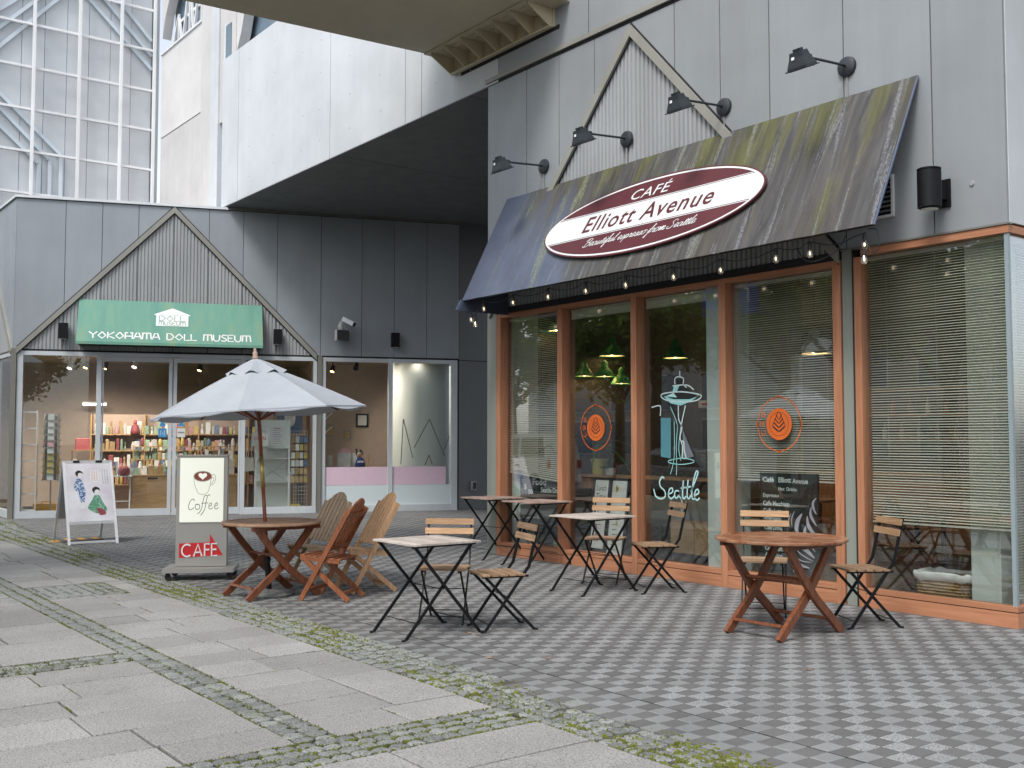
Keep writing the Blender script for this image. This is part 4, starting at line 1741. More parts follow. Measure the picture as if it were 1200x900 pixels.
# left return of the building, running back along the street
LR = frame((0, 0, 0), (1, 0, 0), (0, 1, 0))
inv = Matrix.Rotation(-MA, 4, 'Z')
cx, cyy = -16.55 - 0.37 * 3.711, -3.711           # corner in the world


def ret(q):
    """geometry laid out in world axes -> museum frame"""
    q.v = [tuple(inv @ (Vector(p) - Vector((-16.55, 0, 0)))) for p in q.v]
    return q


rx = [cx - 0.02, cx - 0.9, cx - 1.6, cx - 2.3, cx - 3.0, cx - 3.7, cx - 4.4, cx - 5.1]
rg = lambda x: 6.27 - 1.02 * abs(x - (cx - 3.0))
for a, c in zip(rx, rx[1:]):
    x1, x0 = a - 0.005, c + 0.005
    poly = [(x0, max(MG, rg(x0))), (x1, max(MG, rg(x1))), (x1, MZ), (x0, MZ)]
    if max(MZ - p[1] for p in poly[:2]) < 0.08:
        continue
    q = MB()
    m = TOY.copy()
    m.translation = (0, cyy + 0.03, 0)
    q.prism(poly, 0.03, m)
    ret(q).build('wall_panel', 'museum_cladding', mus)
q = MB()
q.box(cx - 6, cx - 0.08, cyy + 0.05, cyy + 0.2, MG, MZ)
ret(q).build('corrugated_return', 'corrugated', mus)
q = MB()
q.box(cx - 7, cx + 0.0, cyy - 0.035, cyy + 0.25, 6.296, 6.346)
ret(q).build('coping', 'coping_metal', mus)
q = MB()
q.bar((cx - 3.0, cyy - 0.02, 6.24), (cx - 0.06, cyy - 0.02, 6.24 - 1.02 * 2.94), 0.04, 0.115)
ret(q).build('gable_trim', 'trim_metal', mus)
for x0, x1 in ((cx - 0.19, cx - 0.10), (cx - 1.55, cx - 1.46)):
    q = MB()
    q.box(x0, x1, cyy + 0.004, cyy + 0.1, 0, 3.25)
    ret(q).build('frame_post', FR, mus)
q = MB()
q.box(cx - 6, cx - 1.551, cyy + 0.006, cyy + 0.1, 3.18, 3.25)
q.box(cx - 1.459, cx - 0.191, cyy + 0.006, cyy + 0.1, 3.18, 3.25)
ret(q).build('frame_head', FR, mus)
q = MB()
q.box(cx - 6, cx - 1.551, cyy + 0.006, cyy + 0.1, 0.0, 0.15)
q.box(cx - 1.459, cx - 0.191, cyy + 0.006, cyy + 0.1, 0.0, 0.15)
ret(q).build('frame_sill', FR, mus)
q = MB()
q.box(cx - 6, cx - 0.15, cyy + 0.05, cyy + 0.06, 0.14, 3.19)
ret(q).build('glass_pane', 'museum_glass', mus)

# dark wall at the end of the shop front turning back beside the cafe
for k in range(3):
    q = MB()
    p0 = Vector((-14.84, 4.70, 0))
    q.box(p0.x - 0.02, p0.x + 0.01, p0.y + 1.25 * k + 0.004, p0.y + 1.25 * (k + 1) - 0.004, 0, 3.27)
    q.box(p0.x - 0.02, p0.x + 0.01, p0.y + 1.25 * k + 0.004, p0.y + 1.25 * (k + 1) - 0.004, 3.285, 6.35)
    ret(q).build('wall_panel', 'dark_cladding', mus)
q = MB()
q.box(-14.90, -14.865, 4.66, 8.6, 0, 6.35)
ret(q).build('wall_backing', 'joint_black', mus)

# interior shell
mbox('room_floor', 'museum_floor', S0 + 0.1, S1 + 0.4, 0.10, 5.0, -0.06, 0.004)
mbox('room_ceiling', 'shop_ceiling', S0 + 0.05, S1 + 0.4, 0.21, 5.0, 3.33, 3.4)
mbox('back_wall', 'museum_wall', S0 - 2, S1 + 0.4, 4.2, 4.3, 0, 3.33)
mbox('partition', 'museum_wall', 1.95, 2.02, 1.6, 4.2, 0.0, 3.33)
mbox('pink_wall', 'museum_wall', 2.02, 5.3, 2.9, 3.0, 0.0, 3.33)
q = MB()
q.lathe([(0.66, 0.0), (0.66, 3.32)], 40, Matrix.Translation((4.35, 1.02, 0)), closed=False)
q.build('round_column', 'cylinder_wall', mus, smooth=True)
mbox('window_dado', 'dotted_film', 2.10, 3.44, 0.036, 0.046, 0.14, 0.565)
mbox('window_dado', 'dotted_film', 3.535, 4.83, 0.036, 0.046, 0.14, 0.565)
mbox('window_band', 'pink_panel', 2.10, 3.44, 0.036, 0.046, 0.57, 0.95)
mbox('window_band', 'pink_panel', 3.535, 4.72, 0.036, 0.046, 0.57, 0.95)
# zigzag strips on the round column, seen through the pane
for pts in ([(3.73, 1.0), (3.78, 1.98), (3.99, 1.14)], [(4.02, 1.36), (4.355, 1.98), (4.70, 1.18)], [(4.69, 1.30), (4.80, 1.62)], [(4.26, 0.98), (4.35, 1.2), (4.42, 1.0)]):
    for a, c in zip(pts, pts[1:]):
        q = MB()
        q.bar((a[0], 0.07, a[1]), (c[0], 0.07, c[1]), 0.008, 0.018, up=(0, 0, 1))
        q.build('zigzag_strip', 'bronze_post', mus)

# ---- green awning with white lettering
ma = thing('museum_awning', 'green sloping fabric awning with white museum lettering over the doors', 'awning', (-16.55, 0, 0), MA)
MX0, MX1, MAZ, MAD, MAH = -2.78, 0.765, 4.325, 0.50, 0.915
q = MB()
zb = MAZ - MAH
nx = 36
prof = [(-0.0, MAZ), (-MAD, zb + 0.035), (-MAD - 0.008, zb - 0.02), (-MAD + 0.015, zb - 0.02), (-MAD + 0.02, zb + 0.02), (-0.0, MAZ - 0.05)]
vs, fs = [], []
for i in range(nx + 1):
    x = MX0 + (MX1 - MX0) * i / nx
    for y, z in prof:
        vs.append((x, y, z))
m_ = len(prof)
for i in range(nx):
    for k in range(m_):
        fs.append((i * m_ + k, i * m_ + (k + 1) % m_, (i + 1) * m_ + (k + 1) % m_, (i + 1) * m_ + k))
fs += [tuple(range(m_)), tuple(range(nx * m_ + m_ - 1, nx * m_ - 1, -1))]
q.add(vs, fs)
q.build('canopy', 'green_cloth', ma)
for x in (MX0 + 0.004, MX1 - 0.004):
    q = MB()
    q.add([(x - 0.004, 0, MAZ - 0.05), (x - 0.004, -MAD + 0.02, zb + 0.02), (x - 0.004, 0, zb + 0.02), (x + 0.004, 0, MAZ - 0.05), (x + 0.004, -MAD + 0.02, zb + 0.02), (x + 0.004, 0, zb + 0.02)],
          [(0, 1, 2), (5, 4, 3), (0, 3, 4, 1), (1, 4, 5, 2), (2, 5, 3, 0)])
    q.build('end_panel', 'green_cloth', ma)
q = MB()
q.box(MX0 + 0.02, MX1 - 0.02, -MAD + 0.03, -0.01, zb - 0.012, zb + 0.012)
q.build('underside', 'black_metal', ma)
MF = frame(((MX0 + MX1) / 2, 0, MAZ), (1, 0, 0), (0, MAD, MAH - 0.035))
ML = hypot(MAD, MAH - 0.035)
# the shop's name in thin strokes: each letter drawn on a 0..1 square


def stroke_font():
    F = {}
    c = lambda cx, cyy, r, a0, a1, n=12: [(cx + r * cos(radians(a0 + (a1 - a0) * k / n)), cyy + r * sin(radians(a0 + (a1 - a0) * k / n))) for k in range(n + 1)]
    F['Y'] = ([[(0, 1), (.32, .55), (.64, 1)], [(.32, .55), (.32, 0)]], .66)
    F['O'] = ([[(.36, 1), (.06, .42), (.36, 0), (.66, .42), (.36, 1)]], .74)
    F['K'] = ([[(.06, 1), (.06, 0)], [(.56, 1), (.06, .45), (.6, 0)]], .64)
    F['H'] = ([[(.05, .9), (.05, 0)], [(.6, .9), (.6, 0)], [(0, .95), (.25, .95)], [(.42, .95), (.66, .95)], [(.05, .42), (.6, .42)]], .70)
    F['A'] = ([[(0, 0), (.22, .95), (.42, .95), (.62, 0)], [(.08, .36), (.56, .36)]], .66)
    F['M'] = ([[(.03, 0), (.08, .9)], [(.0, .95), (.72, .95)], [(.38, .95), (.38, 0)], [(.68, .9), (.74, 0)]], .80)
    F['D'] = ([[(.05, 0), (.05, 1), (.38, .95), (.60, .5), (.38, .05), (.05, 0)]], .66)
    F['L'] = ([[(.05, 1), (.05, 0), (.5, 0)]], .54)
    F['U'] = ([[(.04, 1), (.06, .25), (.2, 0), (.4, 0), (.54, .25), (.56, 1)]], .64)
    F['S'] = ([[(.5, .92), (.2, 1), (.06, .78), (.22, .55), (.42, .42), (.48, .18), (.3, 0), (.04, .08)]], .56)
    F['E'] = ([[(.48, 1), (.05, 1), (.05, 0), (.5, 0)], [(.05, .52), (.4, .52)]], .55)
    F[' '] = ([], .48)
    return F


SFONT = stroke_font()


def strokes(q, word, xc, y, width, h, wd, d=0.0012):
    L = sum(SFONT[ch][1] for ch in word)
    k = width / L
    x = xc - width / 2
    for ch in word:
        st, adv = SFONT[ch]
        for s in st:
            q.ribbon([(x + p[0] * k, y + p[1] * h) for p in s], wd, d)
        x += adv * k


def on_awning(q, name, mat, z):
    q.v = [(p[0], p[1], p[2] + z) for p in q.v]
    ob = q.build(name, mat, ma)
    ob.matrix_local = MF
    return ob


q = MB()
strokes(q, 'YOKOHAMA DOLL MUSEUM', 0.0, -ML + 0.075, 3.09, 0.155, 0.027)
on_awning(q, 'lettering', 'sign_white', 0.004)
q = MB()
q.prism([(-0.31, -0.60), (0.31, -0.60), (0.31, -0.335), (0.345, -0.335), (0.345, -0.315), (0.0, -0.155), (-0.345, -0.315), (-0.345, -0.335), (-0.31, -0.335)], 0.0014)
on_awning(q, 'house_emblem', 'sign_white', 0.004)
q = MB()
strokes(q, 'DOLL', 0.0, -0.475, 0.52, 0.125, 0.016, 0.0008)
strokes(q, 'MUSEUM', 0.0, -0.578, 0.52, 0.085, 0.013, 0.0008)
strokes(q, 'YOKOHAMA', 0.0, -0.337, 0.46, 0.022, 0.004, 0.0008)
on_awning(q, 'lettering', 'green_cloth', 0.0058)

# ---- fittings on the museum wall
for x, lb in ((-3.05, 'slim black wall light left of the green awning'), (1.085, 'slim black wall light right of the green awning'), (3.56, 'slim black wall light right of the camera on dark panels')):
    p = Matrix.Rotation(MA, 4, 'Z') @ Vector((x, 0, 0)) + Vector((-16.55, 0, 0))
    t = thing('facade_light', lb, 'wall light', (p.x, p.y, 3.67), MA, 'slim wall lights on the museum front')
    mbox('lamp_body', 'black_metal', -0.085, 0.085, -0.17, -0.04, -0.155, 0.155, parent=t)
    mbox('wall_plate', 'black_plastic', -0.05, 0.05, -0.04, 0.0, -0.11, 0.11, parent=t)
    mbox('lens', 'cylinder_wall', -0.07, 0.07, -0.155, -0.055, -0.160, -0.156, parent=t)
p = Matrix.Rotation(MA, 4, 'Z') @ Vector((2.42, 0, 0)) + Vector((-16.55, 0, 0))
t = thing('security_camera', 'white security camera on a small grey box above the window', 'camera', (p.x, p.y, 3.72), MA)
mbox('housing', 'black_plastic', -0.13, 0.13, -0.30, -0.13, -0.09, 0.11, parent=t)
mbox('side_cover', 'cream_plastic', -0.16, -0.131, -0.31, -0.12, -0.10, 0.12, parent=t)
mbox('wall_plate', 'cream_plastic', -0.02, 0.17, -0.13, 0.0, -0.05, 0.13, parent=t)
q = MB()
q.tube([(-0.02, -0.2, 0.11), (-0.05, -0.2, 0.20), (-0.02, -0.22, 0.30)], [0.07, 0.055, 0.04], 10)
q.build('swivel', 'cream_plastic', t, smooth=True)
q = MB()
q.bar((0.0, -0.22, 0.36), (0.21, -0.34, 0.24), 0.09, 0.09)
q.build('camera_body', 'white_paint', t)
q = MB()
q.bar((0.205, -0.337, 0.243), (0.235, -0.354, 0.226), 0.085, 0.085)
q.build('lens', 'car_window', t)
t = thing('wall_socket', 'small grey outlet box low on the dark wall beside the museum window', 'outlet box', (-14.83, 5.08, 0.52))
mbox('socket_box', 'bolt_grey', 0.0, 0.06, -0.06, 0.06, -0.1, 0.1, parent=t)
mbox('cover', 'black_plastic', 0.06, 0.066, -0.04, 0.04, -0.07, 0.07, parent=t)
t = thing('wall_switch', 'narrow grey plate halfway up the dark wall by the café post', 'switch plate', (-14.83, 5.62, 2.2))
mbox('plate', 'bolt_grey', 0.0, 0.02, -0.035, 0.035, -0.18, 0.18, parent=t)
t = thing('soffit_speaker', 'black speaker box under the dark ceiling of the passage', 'speaker', (-11.4, 3.4, 6.2))
mbox('box', 'black_plastic', -0.14, 0.14, -0.1, 0.1, -0.12, 0.12, parent=t)
mbox('bracket', 'black_metal', -0.03, 0.03, -0.03, 0.03, 0.12, 0.158, parent=t)

# ================================================================== BLOCK OVERHEAD (pale concrete storey bridging cafe and museum)
ob = thing('overhead_block', 'pale concrete upper storey bridging the museum and the café', 'building', (0, 0, 0))
uj = [-16.75, -15.93, -11.91, -9.42, -8.95, -7.0, -5.15, -2.9, -0.6, 2.0, 4.0]
top = lambda x: 9.52
for a, c in zip(uj, uj[1:]):
    q = MB()
    z0 = 6.375 if c <= -7.0 else 6.462
    q.box(a + 0.008, c - 0.008, -0.004, 0.05, z0, top(a) - 0.001)
    q.build('fascia_panel', 'white_concrete' if c <= -6.9 else 'cladding', ob)
q = MB()
q.box(-16.74, 4, 0.054, 8.9, 6.47, 9.50)
q.build('core', 'joint_black', ob)
q = MB()
q.box(-16.79, -16.755, 0.0, 9.0, 6.38, 9.51)
q.build('end_wall', 'white_concrete', ob)
q = MB()
for k, (x, z) in enumerate([(x, z) for x in (-15.4, -14.2, -13.0, -12.3, -11.2, -10.2, -8.6, -7.7) for z in (6.75, 7.35, 7.95, 8.55, 9.15)]):
    q.lathe([(0.0, 0.003), (0.011, 0.003), (0.014, 0.0)], 8, Matrix.Translation((x + R.uniform(-.05, .05), -0.0035, z + R.uniform(-.04, .04))) @ Matrix.Rotation(radians(90), 4, 'X'), closed=False)
q.build('tie_hole', 'bolt_grey', ob, kind='stuff')
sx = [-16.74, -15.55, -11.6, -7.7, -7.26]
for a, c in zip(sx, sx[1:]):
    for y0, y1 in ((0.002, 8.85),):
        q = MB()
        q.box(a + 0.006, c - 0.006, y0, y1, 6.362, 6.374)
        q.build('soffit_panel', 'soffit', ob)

# ================================================================== FOOTBRIDGE OVERHEAD
fb = thing('footbridge', 'beige steel footbridge crossing overhead and bracketed to the building', 'footbridge', (-6.8, 0, 7.0))
FA = Matrix.Rotation(radians(-4.8), 4, 'Z')
fx0, fx1 = -1.30, 1.28
q = MB()
q.box(fx0, fx1, -16.0, -0.06, 0.0, 0.35)
q.v = [tuple(FA @ Vector(p)) for p in q.v]
q.build('deck', 'beige_steel', fb)
for x0, x1 in ((fx0 - 0.02, fx0 + 0.05), (fx1 - 0.05, fx1 + 0.02)):
    q = MB()
    q.box(x0, x1, -16.0, -0.06, 0.351, 1.55)
    q.v = [tuple(FA @ Vector(p)) for p in q.v]
    q.build('side_girder', 'beige_steel', fb)
q = MB()
q.box(-1.36, 1.30, -0.47, -0.012, -0.014, -0.002)
q.build('flange_plate', 'beige_steel', fb)
q = MB()
q.box(-1.25, 1.02, -0.040, -0.008, -0.25, -0.016)
q.build('back_plate', 'beige_steel', fb)
q = MB()
q.box(-1.25, 1.02, -0.10, -0.042, -0.262, -0.245)
q.build('foot_plate', 'beige_steel', fb)
q = MB()
q.box(-1.10, 1.10, -0.006, 0.0, -0.30, -0.24)
q.build('bearing_strip', 'joint_black', fb)
for k in range(7):
    x = -1.24 + k * 0.372
    q = MB()
    q.add([(x - 0.008, -0.43, -0.016), (x - 0.008, -0.042, -0.016), (x - 0.008, -0.042, -0.244), (x - 0.008, -0.10, -0.244), (x - 0.008, -0.43, -0.05),
           (x + 0.008, -0.43, -0.016), (x + 0.008, -0.042, -0.016), (x + 0.008, -0.042, -0.244), (x + 0.008, -0.10, -0.244), (x + 0.008, -0.43, -0.05)],
          [(0, 1, 2, 3, 4), (9, 8, 7, 6, 5)] + [(i, (i + 1) % 5, 5 + (i + 1) % 5, 5 + i) for i in range(5)])
    q.build('gusset', 'beige_steel', fb)
q = MB()
for k in range(6):
    for j in range(4):
        for r_ in range(2):
            q.lathe([(0, -0.016), (0.013, -0.016), (0.013, 0.0)], 6, Matrix.Translation((-1.18 + k * 0.372 + j * 0.075, -0.36 + r_ * 0.11, -0.0145)), closed=False)
for k in range(6):
    for j in range(3):
        q.lathe([(0, 0.014), (0.011, 0.014), (0.011, 0.0)], 6, Matrix.Translation((-1.15 + k * 0.372 + j * 0.09, -0.040, -0.17)) @ Matrix.Rotation(radians(90), 4, 'X'), closed=False)
q.build('bolt_field', 'beige_steel', fb, kind='stuff')

# ================================================================== TOWER WITH WHITE GRID (upper left)
TX = -25.2
tw = thing('gridded_tower', 'pale tall building faced with a white metal grid and blue bracing', 'building', (TX, -3, 0))


def tb(name, mat, *b):
    q = MB()
    q.box(*b)
    q.v = [(p[0] - TX, p[1] + 3, p[2]) for p in q.v]
    return q.build(name, mat, tw)


ty = [-8.4 + 0.5715 * k for k in range(18)]
tz = [6.0, 8.02, 9.14, 10.27, 11.40, 12.56, 13.72, 14.86, 16.0]
for k, (a, c) in enumerate(zip(ty, ty[1:])):
    if c < -4.2:
        continue
    for z0, z1 in zip(tz, tz[1:]):
        tb('facade_panel', 'tower_panel', TX - 0.30, TX - 0.26, a + 0.006, min(c, 1.40) - 0.006, z0 + 0.005, z1 - 0.005)
tb('core', 'bolt_grey', TX - 6, TX - 0.305, -8.4, 1.42, 0.0, 16.0)
for y in (-4.15, -3.01, -1.86, -0.707, 0.40, 1.316):
    tb('grid_post', 'white_metal', TX - 0.05, TX + 0.05, y - 0.034, y + 0.034, 5.5, 16.0)
for z in tz[1:-1]:
    tb('grid_rail', 'white_metal', TX - 0.115, TX - 0.055, -8.4, 1.36, z - 0.03, z + 0.03)
for pts in ([(-3.9, 11.0), (-1.87, 13.2), (-1.36, 13.75)], [(-3.9, 10.4), (-1.36, 13.33), (-0.9, 13.8)], [(-3.9, 11.7), (-2.41, 13.06), (-1.8, 13.7)],
            [(-1.2, 14.36), (1.3, 12.04)], [(-0.7, 14.42), (1.29, 12.43)], [(-0.3, 14.5), (1.28, 12.87)],
            [(-3.6, 11.45), (-1.09, 9.19), (-1.07, 6.0)], [(-3.6, 11.12), (-1.37, 9.01), (-1.35, 6.0)], [(-3.6, 10.6), (-1.64, 8.87), (-1.62, 6.0)]):
    q = MB()
    for a, c in zip(pts, pts[1:]):
        q.bar((-0.19, a[0] + 3, a[1]), (-0.19, c[0] + 3, c[1]), 0.09, 0.075, up=(1, 0, 0))
    q.build('brace', 'blue_metal', tw)
tb('corner_strip', 'alu_frame', TX - 0.3, TX - 0.06, 1.365, 1.47, 5.5, 16.0)

# ================================================================== CONCRETE HALL WITH ARCHED TRUSS WINDOWS
CY = 1.5
ch = thing('concrete_hall', 'pale concrete hall with arched truss windows high up behind the museum', 'building', (-20, CY, 0))


def cb(name, mat, q):
    q.v = [(p[0] + 20, p[1] - CY, p[2]) for p in q.v]
    return q.build(name, mat, ch)


def cbox(name, mat, *b):
    q = MB()
    q.box(*b)
    return cb(name, mat, q)


ZL = 12.45
cbox('lower_wall', 'pale_concrete', -25.1, -22.02, CY, CY + 0.3, 5.8, 10.0)
cbox('perforated_panel', 'perforated', -25.1, -22.02, CY - 0.01, CY + 0.3, 10.03, ZL - 0.06)
cbox('pier', 'pale_concrete', -21.99, -21.3, CY - 0.03, CY + 0.3, 5.8, ZL + 1.2)
cbox('pier', 'white_concrete', -21.28, -20.75, CY - 0.05, CY + 0.3, 5.8, 14)
cbox('sill_ledge', 'white_metal', -25.1, -22.0, CY - 0.05, CY + 0.05, ZL - 0.05, ZL)
cbox('window_glass', 'tower_glass', -25.1, -13.0, CY + 0.36, CY + 0.40, 9.6, 16.2)
# wall above the arch: a plate with an arched underside
ax, ar = -22.7, 2.45


def archplate(xa, xb, cxx, rr, zsp, ztop):
    q = MB()
    pts = []
    n = 20
    for k in range(n + 1):
        x = xa + (xb - xa) * k / n
        h = sqrt(max(0.0, rr * rr - (x - cxx) ** 2)) if abs(x - cxx) < rr else 0.0
        pts.append((x, zsp + h * 0.92))
    m = TOY.copy()
    m.translation = (0, CY + 0.25, 0)
    for (x0, z0), (x1, z1) in zip(pts, pts[1:]):
        q.prism([(x0, z0), (x1, z1), (x1, ztop), (x0, ztop)], 0.25, m)
    return q


cb('arched_wall', 'pale_concrete', archplate(-25.1, -20.2, ax, ar, ZL, 16.2))
cbox('upper_wall', 'pale_concrete', -20.74, -19.75, CY - 0.01, CY + 0.3, 9.4, 16.2)
cbox('window_slot', 'tower_glass', -20.35, -20.02, CY - 0.03, CY - 0.012, 10.1, 11.75)
cbox('slot_frame', 'white_metal', -20.39, -20.35, CY - 0.04, CY, 10.0, 11.8)
cb('arched_wall', 'pale_concrete', archplate(-19.74, -14.0, -16.75, 2.75, 10.9, 16.2))
cbox('lower_wall', 'pale_concrete', -19.74, -14.0, CY, CY + 0.3, 9.0, 9.55)
trn = [(-25.05, ZL + 0.05), (-24.6, ZL + 1.05), (-24.25, ZL + 0.05), (-23.75, ZL + 1.9), (-23.4, ZL + 0.05), (-22.85, ZL + 2.15), (-22.4, ZL + 0.05), (-21.8, ZL + 2.0), (-21.6, ZL + 0.05)]
for a, c in zip(trn, trn[1:]):
    q = MB()
    q.bar((a[0], CY + 0.28, a[1]), (c[0], CY + 0.28, c[1]), 0.06, 0.07, up=(0, 0, 1))
    cb('truss_web', 'white_metal', q)
for x, z in trn[1::2]:
    q = MB()
    q.bar((x + 0.05, CY + 0.27, ZL), (x + 0.05, CY + 0.27, z), 0.05, 0.06, up=(1, 0, 0))
    cb('truss_web', 'white_metal', q)
cbox('truss_rail', 'white_metal', -24.5, -21.7, CY + 0.31, CY + 0.35, ZL + 0.82, ZL + 0.9)
cbox('truss_rail', 'white_metal', -19.5, -14.2, CY + 0.31, CY + 0.35, 11.1, 11.18)

# ================================================================== TERRACE FURNITURE
# ---- square folding bistro table: slatted top, two crossing black steel frames (local: top 0.62 x 0.62, crosses in planes x = const)
def bistro_table(label, wood, loc, rz=0.0, h=0.74, seed=0):
    rr = random.Random(seed)
    t = thing('bistro_table', label, 'table', loc, rz, 'square folding tables on the terrace')
    H, W, n = h, 0.31, 8
    p = 2 * W / n
    for k in range(n):
        q = MB()
        x = -W + k * p
        q.cham(-W - rr.uniform(0, .004), W + rr.uniform(0, .004), -p / 2 + 0.004, p / 2 - 0.004, -0.016, rr.uniform(-0.001, 0.001), 0.002)
        s = q.build('slat', wood, t)
        s.location = (0, x + p / 2, H)
    for y in (-0.255, 0.255):
        q = MB()
        q.box(y - 0.010, y + 0.010, -W + 0.02, W - 0.02, H - 0.034, H - 0.0165)
        q.build('batten', 'black_metal', t)
    for (x, s) in ((0.262, 1), (-0.262, 1), (0.240, -1), (-0.240, -1)):
        q = MB()
        q.bar((x, -s * 0.275, H - 0.02), (x, s * 0.33, 0.012), 0.014, 0.022)
        q.tube([(x, s * 0.325, 0.014), (x, s * 0.342, 0.008), (x, s * 0.365, 0.007)], 0.008, 8)
        q.build('leg', 'black_metal', t)
    for xr, yr, zr in ((0.255, 0.0, H * .5), (0.262, 0.21, H * .16), (0.240, -0.21, H * .16)):
        q = MB()
        q.tube([(-xr, yr, zr), (xr, yr, zr)], 0.004, 6)
        q.build('tie_rod', 'black_metal', t)
    q = MB()
    for x in (0.262, -0.262):
        q.lathe([(0, 0.006), (0.009, 0.006), (0.009, -0.006), (0, -0.006)], 8, Matrix.Translation((x, 0.027, H * .5)) @ Matrix.Rotation(radians(90), 4, 'Y'), closed=False)
    q.build('pivot', 'bolt_grey', t)
    return t


# ---- folding bistro chair: faces local -Y
def bistro_chair(label, loc, rz, wood_back='acacia_fresh', wood_seat='acacia', s=1.0, seed=0):
    rr = random.Random(seed)
    t = thing('bistro_chair', label, 'chair', loc, rz, 'folding slatted chairs on the terrace')
    t.scale = (1, 1, s)
    W = 0.185
    # seat slats across
    n = 5
    for k in range(n):
        q = MB()
        q.cham(-0.20, 0.20, -0.028, 0.028, -0.016, rr.uniform(-0.001, 0.001), 0.003)
        o = q.build('seat_slat', wood_seat, t)
        o.location = (0, -0.19 + k * 0.073, 0.452)
    q = MB()
    for x in (-0.15, 0.15):
        q.bar((x, -0.215, 0.428), (x, 0.175, 0.428), 0.012, 0.016)
    q.build('seat_frame', 'black_metal', t)
    # back posts run down to the front feet
    for x in (-W, W):
        q = MB()
        q.bar((x, 0.245, 0.835), (x, 0.165, 0.50), 0.012, 0.024)
        q.bar((x, 0.165, 0.505), (x, -0.20, 0.012), 0.012, 0.022)
        q.tube([(x, -0.195, 0.014), (x, -0.215, 0.008), (x, -0.235, 0.007)], 0.008, 8)
        q.build('back_post', 'black_metal', t)
    for x in (-W + 0.022, W - 0.022):
        q = MB()
        q.bar((x, -0.195, 0.435), (x, 0.215, 0.012), 0.012, 0.022)
        q.tube([(x, 0.21, 0.014), (x, 0.23, 0.008), (x, 0.25, 0.007)], 0.008, 8)
        q.build('leg', 'black_metal', t)
    for z, y in ((0.808, 0.222), (0.728, 0.203)):
        q = MB()
        q.bar((-0.212, y, z), (0.212, y, z), 0.014, 0.052, up=(0, 0.23, 0.97))
        q.v = [(a, b_, c) for a, b_, c in q.v]
        o = q.build('back_slat', wood_back, t)
    for xr, yr, zr in ((W, -0.165, 0.06), (W - .022, 0.17, 0.06), (W, 0.01, 0.265)):
        q = MB()
        q.tube([(-xr, yr, zr), (xr, yr, zr)], 0.004, 6)
        q.build('tie_rod', 'black_metal', t)
    return t


def facing(fx, fy):
    """rotation that turns local -Y to the given direction"""
    return atan2(fy, fx) + pi / 2


bistro_table('square folding table with greyed slats nearest the walkway', 'acacia_grey', (-2.74, -3.85, 0), 0.0, 0.725, 1)
bistro_table('square folding table with pale slats in front of the Seattle window', 'acacia_grey', (-3.68, -1.27, 0), 0.0, 0.755, 2)
bistro_table('brown slatted folding table, nearer of the pair by the café corner', 'acacia_table_brown', (-5.78, -0.32, 0), 0.0, 0.775, 3)
bistro_table('brown slatted folding table, farther of the pair by the café corner', 'acacia_table_brown', (-6.78, -0.24, 0), 0.0, 0.775, 4)
bistro_chair('slatted folding chair behind the front greyed table, facing the walkway', (-3.12, -3.42, 0), facing(0.72, -0.69), s=1.0, seed=1)
bistro_chair('slatted folding chair seen side on, right of the front greyed table', (-2.54, -3.26, 0), facing(-0.30, -0.95), 'acacia', 'acacia', s=1.0, seed=2)
bistro_chair('slatted folding chair behind the pale table by the menu posters', (-4.10, -0.72, 0), facing(0.50, -0.87), s=1.06, seed=3)
bistro_chair('slatted folding chair side on in front of the Seattle lettering', (-3.265, -0.78, 0), facing(-0.42, -0.91), 'acacia', 'acacia', s=1.06, seed=4)
bistro_chair('slatted folding chair behind the right round table, by the chalk menu', (-1.75, -0.98, 0), facing(0.60, -0.80), s=1.05, seed=5)
bistro_chair('slatted folding chair to the right of the right round table', (-0.85, -0.82, 0), facing(-0.50, -0.87), 'acacia_fresh', 'acacia', s=1.05, seed=6)


